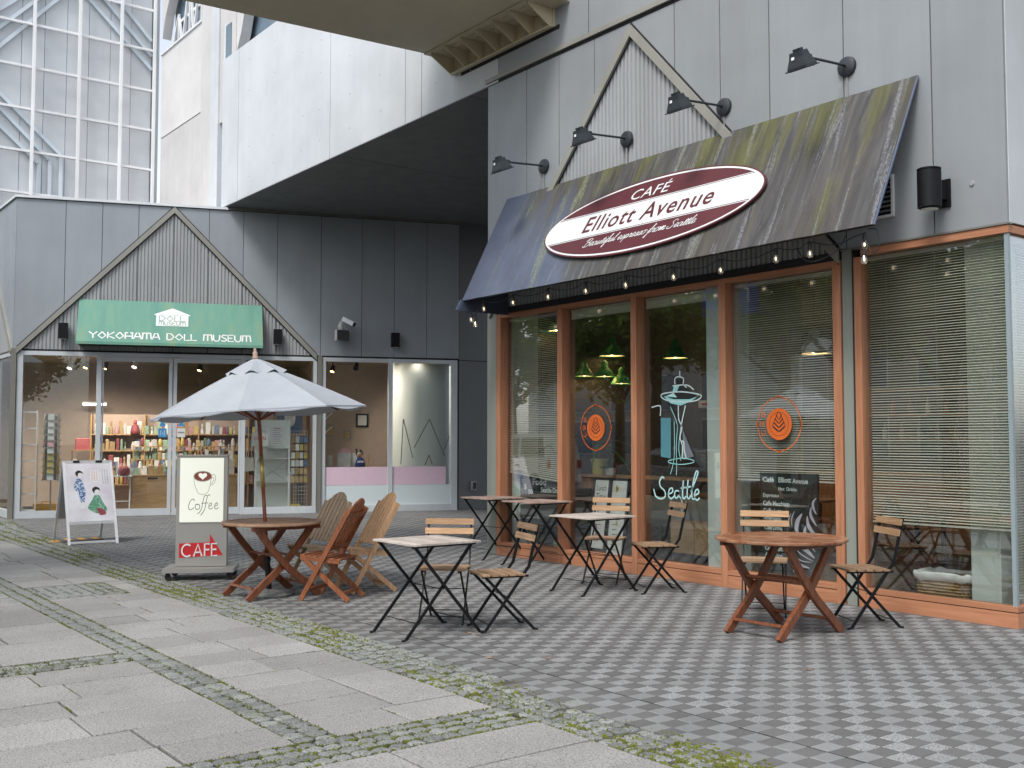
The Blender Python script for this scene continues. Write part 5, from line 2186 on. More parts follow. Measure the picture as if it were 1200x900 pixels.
# ---- round teak folding table on curved crossing legs
def round_table(label, loc, rz, top_mat, leg_mat, h, rad, group):
    t = thing('round_table', label, 'table', loc, rz, group)
    n = 14
    T = 0.026
    # planks clipped to the disc, inside a rim ring
    ri = rad - 0.055
    w_ = 2 * ri / n
    for k in range(n):
        x0, x1 = -ri + k * w_ + 0.002, -ri + (k + 1) * w_ - 0.002
        xs = [x0 + (x1 - x0) * i / 4 for i in range(5)]
        hi = [sqrt(max(0.0004, ri * ri - x * x)) for x in xs]
        poly = [(x, -a) for x, a in zip(xs, hi)] + [(x, a) for x, a in zip(reversed(xs), reversed(hi))]
        poly = [(b_, -a) for a, b_ in poly]
        q = MB()
        q.prism(poly, T - 0.004)
        o = q.build('plank', top_mat, t)
        o.location = (0, 0, h - T + R.uniform(-0.0006, 0.0006))
    for k in range(4):
        a0, a1 = pi / 2 * k + 0.006, pi / 2 * (k + 1) - 0.006
        m = 14
        prof = [(rad - 0.056, 0), (rad - 0.008, 0), (rad, 0.006), (rad, T - 0.006), (rad - 0.006, T), (rad - 0.056, T)]
        vs, fs = [], []
        for i in range(m + 1):
            a = a0 + (a1 - a0) * i / m
            vs += [(r_ * cos(a), r_ * sin(a), z) for r_, z in prof]
        for i in range(m):
            for j in range(6):
                fs.append((i * 6 + j, i * 6 + (j + 1) % 6, i * 6 + 6 + (j + 1) % 6, i * 6 + 6 + j))
        fs += [tuple(range(6)), tuple(range(m * 6 + 5, m * 6 - 1, -1))]
        q = MB()
        q.add(vs, fs)
        o = q.build('rim_segment', top_mat, t)
        o.location = (0, 0, h - T)
    for x in (-0.30, 0.30):
        q = MB()
        q.box(x - 0.018, x + 0.018, -0.36, 0.36, h - T - 0.04, h - T - 0.001)
        q.build('batten', leg_mat, t)
    zt = h - T - 0.02
    for (x, s) in ((-0.285, 1), (0.285, 1), (-0.245, -1), (0.245, -1)):
        pts = smooth_path([(-0.30 * s, zt), (-0.15 * s, zt * 0.72), (0.03 * s, zt * 0.43), (0.22 * s, zt * 0.20), (0.375 * s, 0.0)], 5)
        vs, fs = [], []
        for i, (y, z) in enumerate(pts):
            a, c = pts[max(0, i - 1)], pts[min(len(pts) - 1, i + 1)]
            d = Vector((c[0] - a[0], c[1] - a[1])).normalized()
            nn = Vector((-d.y, d.x)) * 0.031
            for xx, sg_ in ((x - 0.018, 1), (x + 0.018, 1), (x + 0.018, -1), (x - 0.018, -1)):
                vs.append((xx, y + nn.x * sg_, max(0.0, z + nn.y * sg_)))
        m = len(pts)
        for i in range(m - 1):
            for j in range(4):
                fs.append((4 * i + j, 4 * i + (j + 1) % 4, 4 * i + 4 + (j + 1) % 4, 4 * i + 4 + j))
        fs += [(0, 1, 2, 3), (4 * m - 1, 4 * m - 2, 4 * m - 3, 4 * m - 4)]
        q = MB()
        q.add(vs, fs)
        q.build('leg', leg_mat, t)
    for y, z, xx in ((0.30, 0.105, 0.285), (-0.30, 0.105, 0.245), (-0.075, zt * .60, 0.285), (0.075, zt * .60, 0.245)):
        q = MB()
        q.bar((-xx + 0.018, y, z), (xx - 0.018, y, z), 0.05, 0.022, up=(0, 0.3, 1))
        q.build('stretcher', leg_mat, t)
    return t


round_table('round reddish teak folding table beside the chalkboard window', (-1.05, -1.62, 0), 0.04, 'teak_table', 'teak_leg', 0.745, 0.51, 'round teak tables')
round_table('round weathered teak table with the parasol pole through it', (-5.36, -3.97, 0), 0.06, 'teak_grey_table', 'teak_leg', 0.72, 0.485, 'round teak tables')


# ---- folding teak chair with a tall slatted, arched back (faces local -Y)
def teak_chair(label, loc, rz, mat, s=1.0):
    t = thing('teak_chair', label, 'chair', loc, rz, 'folding teak chairs round the parasol table')
    t.scale = (s, s, s)
    W = 0.215
    for x in (-W, W):                               # back post down to the front foot
        q = MB()
        q.bar((x, 0.27, 0.86), (x, -0.21, 0.012), 0.022, 0.045)
        q.build('back_post', mat, t)
    for x in (-W + 0.03, W - 0.03):
        q = MB()
        q.bar((x, -0.20, 0.40), (x, 0.26, 0.012), 0.022, 0.045)
        q.build('leg', mat, t)
    n = 7
    for k in range(n):
        q = MB()
        q.cham(-0.20, 0.20, -0.025, 0.025, -0.018, 0, 0.003)
        o = q.build('seat_slat', mat, t)
        o.location = (0, -0.205 + k * 0.060, 0.435 - 0.006 * k)
    for x in (-W + 0.028, W - 0.028):
        q = MB()
        q.bar((x, -0.23, 0.405), (x, 0.17, 0.37), 0.022, 0.04)
        q.build('seat_rail', mat, t)

    def bk(z):
        return 0.27 - (0.86 - z) * (0.48 / 0.848)
    for z, hh in ((0.50, 0.05), (0.80, 0.045)):
        q = MB()
        q.bar((-W + 0.011, bk(z) + 0.012, z), (W - 0.011, bk(z) + 0.012, z), 0.02, hh, up=(0, 0.49, 0.87))
        q.build('back_rail', mat, t)
    for k in range(6):
        u = (k - 2.5) / 2.5
        ztop = 0.945 - 0.075 * u * u
        q = MB()
        x = u * 0.165
        k2 = 0.48 / 0.848
        ln = sqrt(1 + k2 * k2)
        hts = lambda xx: (0.955 - 0.12 * (xx / 0.19) ** 2 - 0.465) * ln
        poly = [(x - .023, 0.0), (x + .023, 0.0), (x + .023, hts(x + .023)), (x, hts(x)), (x - .023, hts(x - .023))]
        q.prism(poly, 0.014, frame((0, bk(0.465) - 0.006, 0.465), (1, 0, 0), (0, k2, 1)))
        q.build('back_slat', mat, t)
    for y, z in ((-0.16, 0.10), (0.19, 0.075)):
        q = MB()
        xx = W - 0.011 if y < 0 else W - 0.041
        q.bar((-xx, y, z), (xx, y, z), 0.022, 0.03)
        q.build('stretcher', mat, t)
    return t


teak_chair('red brown teak chair in front, seen from behind and the side', (-4.80, -3.61, 0), facing(-0.78, -0.62), 'teak_red')
teak_chair('pale teak chair behind the red brown one, seen edge on', (-5.08, -3.10, 0), facing(-0.12, -0.99), 'teak_pale', 1.02)
teak_chair('greyish teak chair with its arched slat back turned to the shop', (-5.72, -3.30, 0), facing(0.12, -0.99), 'teak_grey', 1.0)

# ---- parasol through the left table
um = thing('parasol', 'pale grey blue cloth parasol on a wooden pole through the left table', 'parasol', (-5.36, -3.985, 0))
TB = Vector((-0.085, -0.14, 2.33))                 # pole top relative to its foot (it leans a little)


def polept(z):
    return TB * (z / TB.z)


q = MB()
n = 20
vs, fs = [], []
for r_, z in ((0.235, 0.0), (0.24, 0.02), (0.20, 0.045), (0.06, 0.06), (0.035, 0.065)):
    for k in range(n):
        a = 2 * pi * k / n
        w_ = 1 + 0.03 * sin(5 * a)
        vs.append((r_ * w_ * cos(a), r_ * w_ * sin(a), z + 0.004 * sin(7 * a)))
for i in range(4):
    for k in range(n):
        fs.append((i * n + k, i * n + (k + 1) % n, i * n + n + (k + 1) % n, i * n + n + k))
fs += [tuple(range(n - 1, -1, -1)), tuple(4 * n + k for k in range(n))]
q.add(vs, fs)
q.build('base_weight', 'iron', um)
q = MB()
q.tube([polept(0.05), polept(0.36)], 0.027, 12)
q.tube([polept(0.33), polept(0.37)], 0.033, 12)
q.build('base_tube', 'black_metal', um, smooth=False)
q = MB()
q.tube([polept(0.36), polept(1.18)], 0.0185, 14)
q.build('lower_pole', 'pole_wood', um, smooth=True)
q = MB()
q.tube([polept(1.05), polept(1.36)], 0.0215, 14)
q.build('ferrule', 'brass', um, smooth=True)
q = MB()
q.tube([polept(1.34), polept(2.30)], 0.0185, 14)
q.build('upper_pole', 'pole_wood', um, smooth=True)
tilt = Matrix.Translation(polept(2.33)) @ Vector((0, 0, 1)).rotation_difference(TB).to_matrix().to_4x4()
# canopy: eight panels, slightly hollow between the ribs, with a vented cap
RC, DROP = 1.05, 0.55


def canopy(rad0, rad1, z0, z1, n_r, mat_z=0.0, scallop=0.0, th=0.003):
    vs, fs = [], []
    m = 64
    for i in range(n_r + 1):
        u = i / n_r
        for k in range(m):
            a = 2 * pi * k / m + 0.2
            seg = (k % 8) / 8.0
            flat = cos(pi / 8) / cos((seg - 0.5) * pi / 4)
            r_ = (rad0 + (rad1 - rad0) * u) * (1 - (1 - flat) * 1.0)
            sag = -0.035 * sin(pi * seg) * u * (rad1 / RC)
            z = z0 + (z1 - z0) * (u ** 1.12) + sag - scallop * (0.5 - 0.5 * cos(2 * pi * seg)) * (u ** 3) * -1
            vs.append((r_ * cos(a), r_ * sin(a), z))
    for i in range(n_r):
        for k in range(m):
            fs.append((i * m + k, i * m + (k + 1) % m, i * m + m + (k + 1) % m, i * m + m + k))
    return vs, fs


q = MB()
q.add(*canopy(0.10, RC, -0.10, -DROP, 14), tilt)
ob_ = q.build('canopy', 'umbrella_cloth', um, smooth=False)
smooth_by_angle(ob_, 12)
md = ob_.modifiers.new('cloth', 'SOLIDIFY')
md.thickness = 0.003
q = MB()                                            # hem hanging from the rim
vs, fs = canopy(RC, RC, -DROP, -DROP, 1)
m = 64
vs = vs[:m] + [(x * 1.002, y * 1.002, z - 0.014) for x, y, z in vs[:m]]
q.add(vs, [(k, (k + 1) % m, m + (k + 1) % m, m + k) for k in range(m)], tilt)
ob_ = q.build('hem', 'umbrella_cloth', um)
md = ob_.modifiers.new('cloth', 'SOLIDIFY')
md.thickness = 0.003
q = MB()
q.add(*canopy(0.02, 0.30, -0.02, -0.150, 8, scallop=-0.035), tilt)
ob_ = q.build('vent_cap', 'umbrella_cloth', um)
smooth_by_angle(ob_, 12)
md = ob_.modifiers.new('cloth', 'SOLIDIFY')
md.thickness = 0.003
for k in range(8):
    a = 2 * pi * k / 8 + 0.2
    q = MB()
    q.bar(tilt @ Vector((0.03 * cos(a), 0.03 * sin(a), -0.115)), tilt @ Vector((1.0 * cos(a), 1.0 * sin(a), -DROP - 0.004)), 0.014, 0.02)
    q.build('rib', 'pole_wood', um)
    q = MB()
    q.bar(tilt @ Vector((0.03 * cos(a), 0.03 * sin(a), -0.62)), tilt @ Vector((0.55 * cos(a), 0.55 * sin(a), -0.36)), 0.012, 0.016)
    q.build('strut', 'pole_wood', um)
q = MB()
q.lathe([(0.0, -0.03), (0.03, -0.03), (0.034, -0.005), (0.022, 0.012), (0.028, 0.03), (0.020, 0.048), (0.012, 0.055), (0.017, 0.066), (0.011, 0.082), (0.0, 0.085)], 14, tilt, closed=False)
q.build('finial', 'finial_wood', um, smooth=True)

# ---- lit coffee sign on castors
cs = thing('coffee_sign', 'wheeled steel stand sign with lit coffee panel and red café arrow', 'sign', (-7.03, -4.03, 0), 0)
# the face looks towards the walkway and the street corner
SX = Vector((0.50, 0.87, 0))
ang = radians(60)
cs.rotation_euler = (0, 0, ang)
cs.scale = (0.89, 1, 1)
# local: x along the face, -y the front
W_, TH = 0.305, 0.06
cbx = lambda name, mat, *b, parent=cs: mbox(name, mat, *b, parent=parent)
cbx('panel', 'steel', -W_, W_, -TH, TH, 0.135, 1.335)
cbx('top_cap', 'steel', -W_ - 0.008, W_ + 0.008, -TH - 0.008, TH + 0.008, 1.336, 1.35)
cbx('base_plate', 'steel', -0.42, 0.42, -0.24, 0.24, 0.085, 0.130)
for x in (-0.36, 0.36):
    for y in (-0.2, 0.2):
        q = MB()
        q.lathe([(0, -0.014), (0.034, -0.014), (0.038, -0.008), (0.038, 0.008), (0.034, 0.014), (0, 0.014)], 14, Matrix.Translation((x, y, 0.038)) @ Matrix.Rotation(radians(90), 4, 'X'), closed=False)
        c_ = q.build('castor', 'rubber', cs)
        q = MB()
        q.box(x - 0.022, x + 0.022, y - 0.022, y - 0.016, 0.03, 0.084)
        q.box(x - 0.022, x + 0.022, y + 0.016, y + 0.022, 0.03, 0.084)
        q.box(x - 0.022, x + 0.022, y - 0.0155, y + 0.0155, 0.078, 0.0845)
        q.build('fork', 'black_metal', c_)
lb_ = cbx('light_panel', 'lightbox', -0.262, 0.262, -TH - 0.012, -TH, 0.615, 1.315)
# flat print on the panel: cup, heart foam and the word
PF = TOY.copy()
PF.translation = (0, -TH - 0.0123, 0)


def printed(q, name, mat, z=0.0, parent=cs):
    q.v = [(p[0], p[1], p[2] + z) for p in q.v]
    o = q.build(name, mat, parent)
    o.matrix_local = PF
    return o


def flat(pts):
    q = MB()
    q.add([(x, y, 0) for x, y in pts], [tuple(range(len(pts)))])
    return q


elp = lambda cx_, cy_, a, c, n=28: [(cx_ + a * cos(2 * pi * k / n), cy_ + c * sin(2 * pi * k / n)) for k in range(n)]
CXp, CYp = 0.01, 1.115
printed(flat(elp(CXp, CYp, 0.104, 0.052)), 'coffee_foam', 'brown_ink', 0.0002)
hrt = [(CXp + 0.0031 * 16 * sin(t_) ** 3 * 1.05, CYp + 0.004 + 0.0027 * (13 * cos(t_) - 5 * cos(2 * t_) - 2 * cos(3 * t_) - cos(4 * t_))) for t_ in [2 * pi * k / 40 for k in range(40)]]
printed(flat(hrt), 'foam_heart', 'lightbox', 0.0004)


def pen(paths, wd, name, mat, z=0.0003, parent=cs, n=6):
    q = MB()
    for s in paths:
        pts = smooth_path(s, n) if len(s) > 2 else s
        q.ribbon(pts, wd, 0.0004)
    return printed(q, name, mat, z, parent)


pen([elp(CXp, CYp, 0.108, 0.056) + [(CXp + .108, CYp)], [(CXp - .106, CYp - .01), (CXp - .095, CYp - .09), (CXp - .055, CYp - .175), (CXp - .02, CYp - .195), (CXp + .035, CYp - .193), (CXp + .075, CYp - .15), (CXp + .098, CYp - .05), (CXp + .106, CYp - .01)],
     [(CXp + .105, CYp + .005), (CXp + .135, CYp + .02), (CXp + .155, CYp - .015), (CXp + .135, CYp - .08), (CXp + .088, CYp - .10)],
     [(CXp + .108, CYp - .02), (CXp + .128, CYp - .012), (CXp + .132, CYp - .04), (CXp + .112, CYp - .075), (CXp + .095, CYp - .08)]], 0.0035, 'cup_outline', 'ink')
cw = [[(-.085, .845), (-.10, .868), (-.135, .845), (-.155, .785), (-.14, .752), (-.11, .758), (-.09, .775)],
      [(-.045, .805), (-.065, .81), (-.075, .78), (-.055, .752), (-.03, .762), (-.02, .79), (-.035, .812), (-.05, .80)],
      [(.065, .905), (.035, .90), (.015, .83), (.0, .76), (-.03, .715), (-.05, .715)],
      [(.105, .91), (.075, .905), (.055, .84), (.04, .76), (.01, .71), (-.01, .69)],
      [(.0, .82), (.08, .825)],
      [(.085, .785), (.12, .80), (.115, .825), (.095, .81), (.088, .77), (.11, .757), (.135, .775)],
      [(.155, .785), (.19, .80), (.185, .825), (.165, .81), (.158, .77), (.18, .757), (.205, .775)]]
pen(cw, 0.0065, 'lettering', 'ink')
# red arrow with CAFE in white tube letters
AF2 = TOY.copy()
AF2.translation = (0, -TH - 0.0003, 0)
q = MB()
q.prism([(-0.262, 0.228), (0.262, 0.255), (0.105, 0.485), (0.105, 0.395), (-0.262, 0.385)], 0.003)
o = q.build('red_arrow', 'red_paint', cs)
o.matrix_local = AF2
AFN = TOY.copy()
AFN.translation = (0, -TH - 0.0035, 0)
q = MB()
arc = [( -0.165 + 0.062 * cos(radians(a)), 0.308 + 0.066 * sin(radians(a))) for a in range(50, 311, 20)]
for s in (arc, [(-.085, .242), (-.035, .378), (.012, .246)], [(-.068, .286), (-.004, .288)], [(.045, .245), (.045, .378), (.105, .378)], [(.045, .315), (.10, .315)],
          [(.195, .380), (.128, .379), (.128, .248), (.198, .250)], [(.128, .316), (.185, .317)]):
    q.ribbon(s, 0.017, 0.006)
o = q.build('lettering', 'sign_white', cs)
o.matrix_local = AFN

# ---- poster A-board
ab = thing('poster_board', 'white A-frame poster board with a picture of two dolls', 'A-board', (-12.16, -3.86, 0), 0)
ab.rotation_euler = (0, 0, radians(88))
# local: x along the board, -y front; front leaf and rear leaf meet at the top
HB = 1.19
for sgn, nm in ((-1, 'front'), (1, 'rear')):
    lean = 0.48 * sgn
    fmat = 'white_paint' if sgn < 0 else 'alu_frame'

    def leaf(x, z, off=0.0):
        u = z / HB
        return Vector((x, lean * (1 - u) + 0.012 * sgn + off * sgn, z))
    for x in (-0.335, 0.335):
        q = MB()
        q.bar(leaf(x, 0), leaf(x, HB), 0.035, 0.022, up=(0, 1, 0))
        q.build('leg_frame', fmat, ab)
    q = MB()
    q.bar(leaf(-0.318, 0.035), leaf(0.318, 0.035), 0.02, 0.03)
    q.build('bottom_bar', fmat, ab)
    if sgn < 0:
        q = MB()
        q.bar(leaf(-0.353, HB), leaf(0.353, HB), 0.03, 0.04)
        q.build('top_bar', fmat, ab)
        q = MB()
        q.bar(leaf(-0.318, 0.31), leaf(0.318, 0.31), 0.022, 0.04)
        q.build('lower_bar', fmat, ab)
    zz = (0.332, HB - 0.022)
    q = MB()
    a, b_, c, d = leaf(-0.317, zz[0]), leaf(0.317, zz[0]), leaf(0.317, zz[1]), leaf(-0.317, zz[1])
    e = Vector((0, 0.008, 0))
    q.add([a - e, b_ - e, c - e, d - e, a + e, b_ + e, c + e, d + e], [(0, 1, 2, 3), (7, 6, 5, 4), (0, 4, 5, 1), (1, 5, 6, 2), (2, 6, 7, 3), (3, 7, 4, 0)])
    q.build('backing', 'cream_plastic' if sgn < 0 else 'bolt_grey', ab)
    if sgn < 0:
        a, d = leaf(0, 0.332, 0.0093), leaf(0, HB - 0.022, 0.0093)
        PFM = frame(a, (1, 0, 0), d - a)
        PH = (d - a).length
for x in (-0.16, 0.16):
    q = MB()
    q.box(x - 0.045, x + 0.045, -0.035, 0.03, HB - 0.012, HB + 0.022)
    q.build('clip', 'black_plastic', ab)


def onposter(q, name, mat, z):
    q.v = [(p[0], p[1], p[2] + z) for p in q.v]
    o = q.build(name, mat, ab)
    o.matrix_local = PFM
    return o


def fp(pts, name, mat, z):
    q = MB()
    q.add([(x, y, 0) for x, y in pts], [tuple(range(len(pts)))])
    return onposter(q, name, mat, z)


b = NB('poster_paper')
g = b.noise(b.pos((1, 1, 1)), 2.2, 3)
b.shade(b.ramp(g, [(0.35, (0.62, 0.58, 0.64)), (0.55, (0.76, 0.74, 0.78)), (0.7, (0.78, 0.81, 0.85))]), 0.25, 0, 0.5)
b = NB('kimono_blue')
v_ = b.n('ShaderNodeTexVoronoi')
v_.inputs['Scale'].default_value = 36
b.l(b.pos(), v_.inputs['Vector'])
b.shade(b.ramp(v_.outputs['Distance'], [(0.25, (0.03, 0.06, 0.20)), (0.45, (0.12, 0.22, 0.42)), (0.7, (0.55, 0.62, 0.72))]), 0.4)
b = NB('kimono_green')
b.shade(b.ramp(b.noise(b.pos(), 26, 4), [(0.35, (0.04, 0.20, 0.11)), (0.55, (0.16, 0.38, 0.25)), (0.7, (0.52, 0.60, 0.50))]), 0.4)
fp([(-.315, 0), (.315, 0), (.315, PH), (-.315, PH)], 'poster', 'poster_paper', 0.0004)
S_ = lambda pts: smooth_path(pts + [pts[0]], 5)[:-1]
# standing doll in a blue kimono
fp(S_([(-.16, .66), (-.20, .60), (-.215, .52), (-.19, .47), (-.16, .46), (-.15, .36), (-.12, .25), (-.09, .26), (-.075, .34), (-.055, .45), (-.07, .52), (-.09, .60), (-.11, .655)]), 'printed_kimono', 'kimono_blue', 0.0008)
fp(S_([(-.12, .30), (-.155, .22), (-.12, .19), (-.075, .20), (-.08, .28)]), 'printed_hem', 'white_goods', 0.0009)
fp(elp(-.125, .715, .032, .042), 'printed_face', 'paper', 0.0011)
fp(S_([(-.17, .70), (-.185, .755), (-.14, .79), (-.09, .77), (-.075, .73), (-.10, .75), (-.14, .745), (-.155, .70)]), 'printed_hair', 'hair', 0.0013)
# seated doll in a green kimono
fp(S_([(.06, .395), (.03, .33), (-.02, .26), (-.04, .19), (.02, .14), (.10, .11), (.19, .13), (.23, .17), (.20, .24), (.155, .33), (.13, .395)]), 'printed_kimono', 'kimono_green', 0.0008)
fp(S_([(.08, .20), (.10, .12), (.13, .085), (.20, .095), (.205, .14), (.15, .19)]), 'printed_sash', 'red_goods', 0.0010)
fp(elp(.10, .45, .032, .040), 'printed_face', 'paper', 0.0011)
fp(S_([(.05, .44), (.035, .49), (.08, .53), (.135, .51), (.145, .47), (.11, .485), (.075, .47), (.065, .43)]), 'printed_hair', 'hair', 0.0013)
fp([(.02, .80), (.145, .80), (.145, .60), (.02, .60)], 'printed_caption', 'paper', 0.0006)
q = MB()
for x in (.05, .085, .12):
    for k in range(7):
        q.add([(x - .007, .785 - k * .024, 0), (x + .007, .785 - k * .024, 0), (x + .007, .770 - k * .024, 0), (x - .007, .770 - k * .024, 0)], [(0, 1, 2, 3)])
onposter(q, 'printed_caption', 'pink_goods', 0.0009)
q = MB()
for x in (.20, .235, .27):
    for k in range(9):
        q.add([(x - .006, .80 - k * .026, 0), (x + .006, .80 - k * .026, 0), (x + .006, .784 - k * .026, 0), (x - .006, .784 - k * .026, 0)], [(0, 1, 2, 3)])
onposter(q, 'printed_caption', 'bolt_grey', 0.0007)
# weight and yellow chock straps under the board
t = thing('tie_down_weight', 'flat dark weight with yellow stripes lying under the poster board', 'weight', (-12.35, -3.86, 0), radians(88))
mbox('slab', 'iron', -0.30, 0.28, -0.17, 0.17, 0.0, 0.03, parent=t)
for x in (-0.24, -0.05, 0.15):
    mbox('stripe', 'orange_case', x, x + 0.09, -0.15, 0.15, 0.0305, 0.034, parent=t)
mbox('strap', 'orange_case', -0.42, -0.302, -0.02, 0.16, 0.0, 0.012, parent=t)

# ================================================================== INSIDE THE CAFE
def blind(label, x0, x1, z0, z1, y, tilt=0.0, tilt_z=0.0, rz=None, loc=None):
    """horizontal slat blind: head rail, slats, ladder cords, bottom rail (local x along the window)"""
    t = thing('window_blind', label, 'blind', loc or ((x0 + x1) / 2, y, z1), rz or 0.0, 'slatted blinds in the café windows')
    W = (x1 - x0) / 2
    H = z1 - z0
    q = MB()
    q.box(-W, W, -0.02, 0.02, -0.035, 0.0)
    q.build('head_rail', 'cream_blind', t)
    n = int((H - 0.06) / 0.0235)
    q = MB()
    for k in range(n):
        z = -0.05 - k * 0.0235
        low = max(0.0, (k - n + 14) / 14.0)
        dz = tilt_z * low
        jit = R.uniform(-0.0012, 0.0012)
        a = 0.40 + R.uniform(-0.05, 0.05)
        cy_, sy_ = 0.0125 * cos(a), 0.0125 * sin(a)
        q.add([(-W + .004, -cy_, z - sy_ + dz + jit), (W - .004, -cy_, z - sy_ - dz + jit), (W - .004, 0, z + 0.0022 - dz + jit), (-W + .004, 0, z + 0.0022 + dz + jit), (-W + .004, cy_, z + sy_ + dz + jit), (W - .004, cy_, z + sy_ - dz + jit)],
              [(0, 1, 2, 3), (3, 2, 5, 4)])
    o = q.build('slat', 'blind_slat', t, kind='stuff')
    md = o.modifiers.new('thick', 'SOLIDIFY')
    md.thickness = 0.0008
    zb_ = -0.05 - n * 0.0235 - 0.005
    q = MB()
    q.bar((-W + .002, 0, zb_ + tilt_z), (W - .002, 0, zb_ - tilt_z), 0.026, 0.016)
    q.build('bottom_rail', 'cream_blind', t)
    for u in (-0.72, 0.02, 0.74):
        q = MB()
        q.tube([(W * u, -0.014, -0.03), (W * u, -0.014, zb_)], 0.0012, 4)
        q.build('ladder_cord', 'cream_blind', t)
    return t


blind('blind half lowered in the first café window, its bottom rail crooked', -6.95, -5.775, 1.03, 3.135, 0.165, tilt_z=0.055)
blind('blind lowered over the fourth café window above the chalk menu', -3.02, -1.715, 1.10, 3.135, 0.165)
blind('wide blind lowered over the corner café window', -1.385, -0.075, 0.76, 3.20, 0.115)
blind('blind lowered to the sill in the café window round the corner', -1.55, 1.55, 0.20, 3.20, 0.0, rz=radians(90), loc=(-0.115, 1.72, 3.20))
for x0, x1, lb in ((-5.67, -4.45, 'blind drawn right up at the top of the second café window'), (-4.35, -3.32, 'blind drawn right up at the top of the Seattle window')):
    t = thing('window_blind', lb, 'blind', ((x0 + x1) / 2, 0.165, 3.135), 0, 'slatted blinds in the café windows')
    W = (x1 - x0) / 2
    mbox('head_rail', 'cream_blind', -W, W, -0.02, 0.02, -0.035, 0, parent=t)
    mbox('slat_stack', 'blind_slat', -W + .004, W - .004, -0.013, 0.013, -0.10, -0.0355, parent=t)
    mbox('bottom_rail', 'cream_blind', -W, W, -0.014, 0.014, -0.118, -0.101, parent=t)

# painted and stuck decoration on the inside of the panes
YD = 0.0975


def on_glass(q, name, mat, parent, dz=0.0):
    """shapes given in facade x, z -> flat film on the pane"""
    m = TOY.copy()
    m.translation = (0, YD + dz, 0)
    q.v = [tuple(m @ Vector(p)) for p in q.v]
    return q.build(name, mat, parent)


SEATTLE = [[(-4.026, 1.086), (-4.058, 1.102), (-4.098, 1.049), (-4.082, 0.992), (-4.021, 0.948), (-4.012, 0.89), (-4.077, 0.86), (-4.158, 0.884), (-4.191, 0.965)], [(-3.964, 0.915), (-3.9, 0.941), (-3.905, 0.982), (-3.947, 0.966), (-3.964, 0.904), (-3.926, 0.866), (-3.875, 0.896)], [(-3.805, 0.956), (-3.852, 0.954), (-3.868, 0.908), (-3.843, 0.874), (-3.805, 0.91), (-3.799, 0.949), (-3.799, 0.899), (-3.774, 0.877)], [(-3.735, 1.072), (-3.749, 0.912), (-3.728, 0.875), (-3.697, 0.903)], [(-3.773, 0.986), (-3.698, 1.0)], [(-3.664, 1.085), (-3.681, 0.915), (-3.657, 0.878), (-3.626, 0.917)], [(-3.711, 0.993), (-3.625, 1.01)], [(-3.625, 0.951), (-3.541, 1.111), (-3.519, 1.168), (-3.55, 1.167), (-3.594, 1.042), (-3.614, 0.918), (-3.59, 0.874), (-3.559, 0.898)], [(-3.565, 0.92), (-3.513, 0.944), (-3.522, 0.982), (-3.558, 0.965), (-3.571, 0.908), (-3.541, 0.865), (-3.499, 0.893)]]
NW = [[(-3.774, 2.272), (-3.774, 2.208)], [(-3.848, 2.126), (-3.847, 2.191), (-3.79, 2.209), (-3.721, 2.185), (-3.722, 2.121), (-3.673, 2.084)], [(-3.886, 2.111), (-3.673, 2.112), (-3.569, 2.057)], [(-4.071, 2.007), (-4.016, 2.033), (-3.761, 2.042), (-3.5, 2.005), (-3.464, 1.975), (-3.546, 1.937), (-3.762, 1.932), (-3.984, 1.957), (-4.071, 2.002)], [(-3.8, 1.894), (-3.796, 1.745), (-3.75, 1.652), (-3.779, 1.538), (-3.743, 1.447), (-3.751, 1.315)], [(-3.694, 1.891), (-3.746, 1.721), (-3.766, 1.618)], [(-4.214, 1.881), (-4.082, 1.894), (-4.08, 1.784)], [(-3.767, 1.504), (-3.724, 1.488), (-3.718, 1.402), (-3.688, 1.316)]]
NT = [[(-3.812, 1.676), (-3.837, 1.447), (-3.833, 1.217), (-3.84, 1.126)], [(-3.921, 1.881), (-3.843, 1.741), (-3.809, 1.653)], [(-3.865, 1.723), (-3.87, 1.332), (-3.929, 1.135)], [(-3.959, 1.284), (-3.769, 1.314), (-3.59, 1.296), (-3.6, 1.267), (-3.77, 1.246), (-3.944, 1.261), (-3.959, 1.284)], [(-3.749, 1.721), (-3.799, 1.447), (-3.77, 1.287)]]
NBOWL = [(-4.023, 2.0), (-3.92, 1.92), (-3.762, 1.891), (-3.607, 1.934), (-3.5, 1.992), (-3.762, 1.969)]
NCAP = [(-3.887, 2.047), (-3.87, 2.097), (-3.823, 2.118), (-3.828, 2.183), (-3.734, 2.178), (-3.729, 2.114), (-3.661, 2.079), (-3.636, 2.037), (-3.761, 2.028)]
NSAUC = [(-4.0, 1.999), (-3.871, 2.032), (-3.637, 2.024), (-3.515, 1.983), (-3.637, 1.955), (-3.872, 1.963)]
NGREY = [(-3.741, 1.629), (-3.578, 1.335), (-3.732, 1.297)]
NDARK = [(-3.991, 1.929), (-3.92, 1.927), (-3.789, 1.756), (-3.808, 1.722)]
NGLIM = [(-4.071, 1.761), (-3.916, 1.758), (-3.921, 1.308), (-4.075, 1.329)]

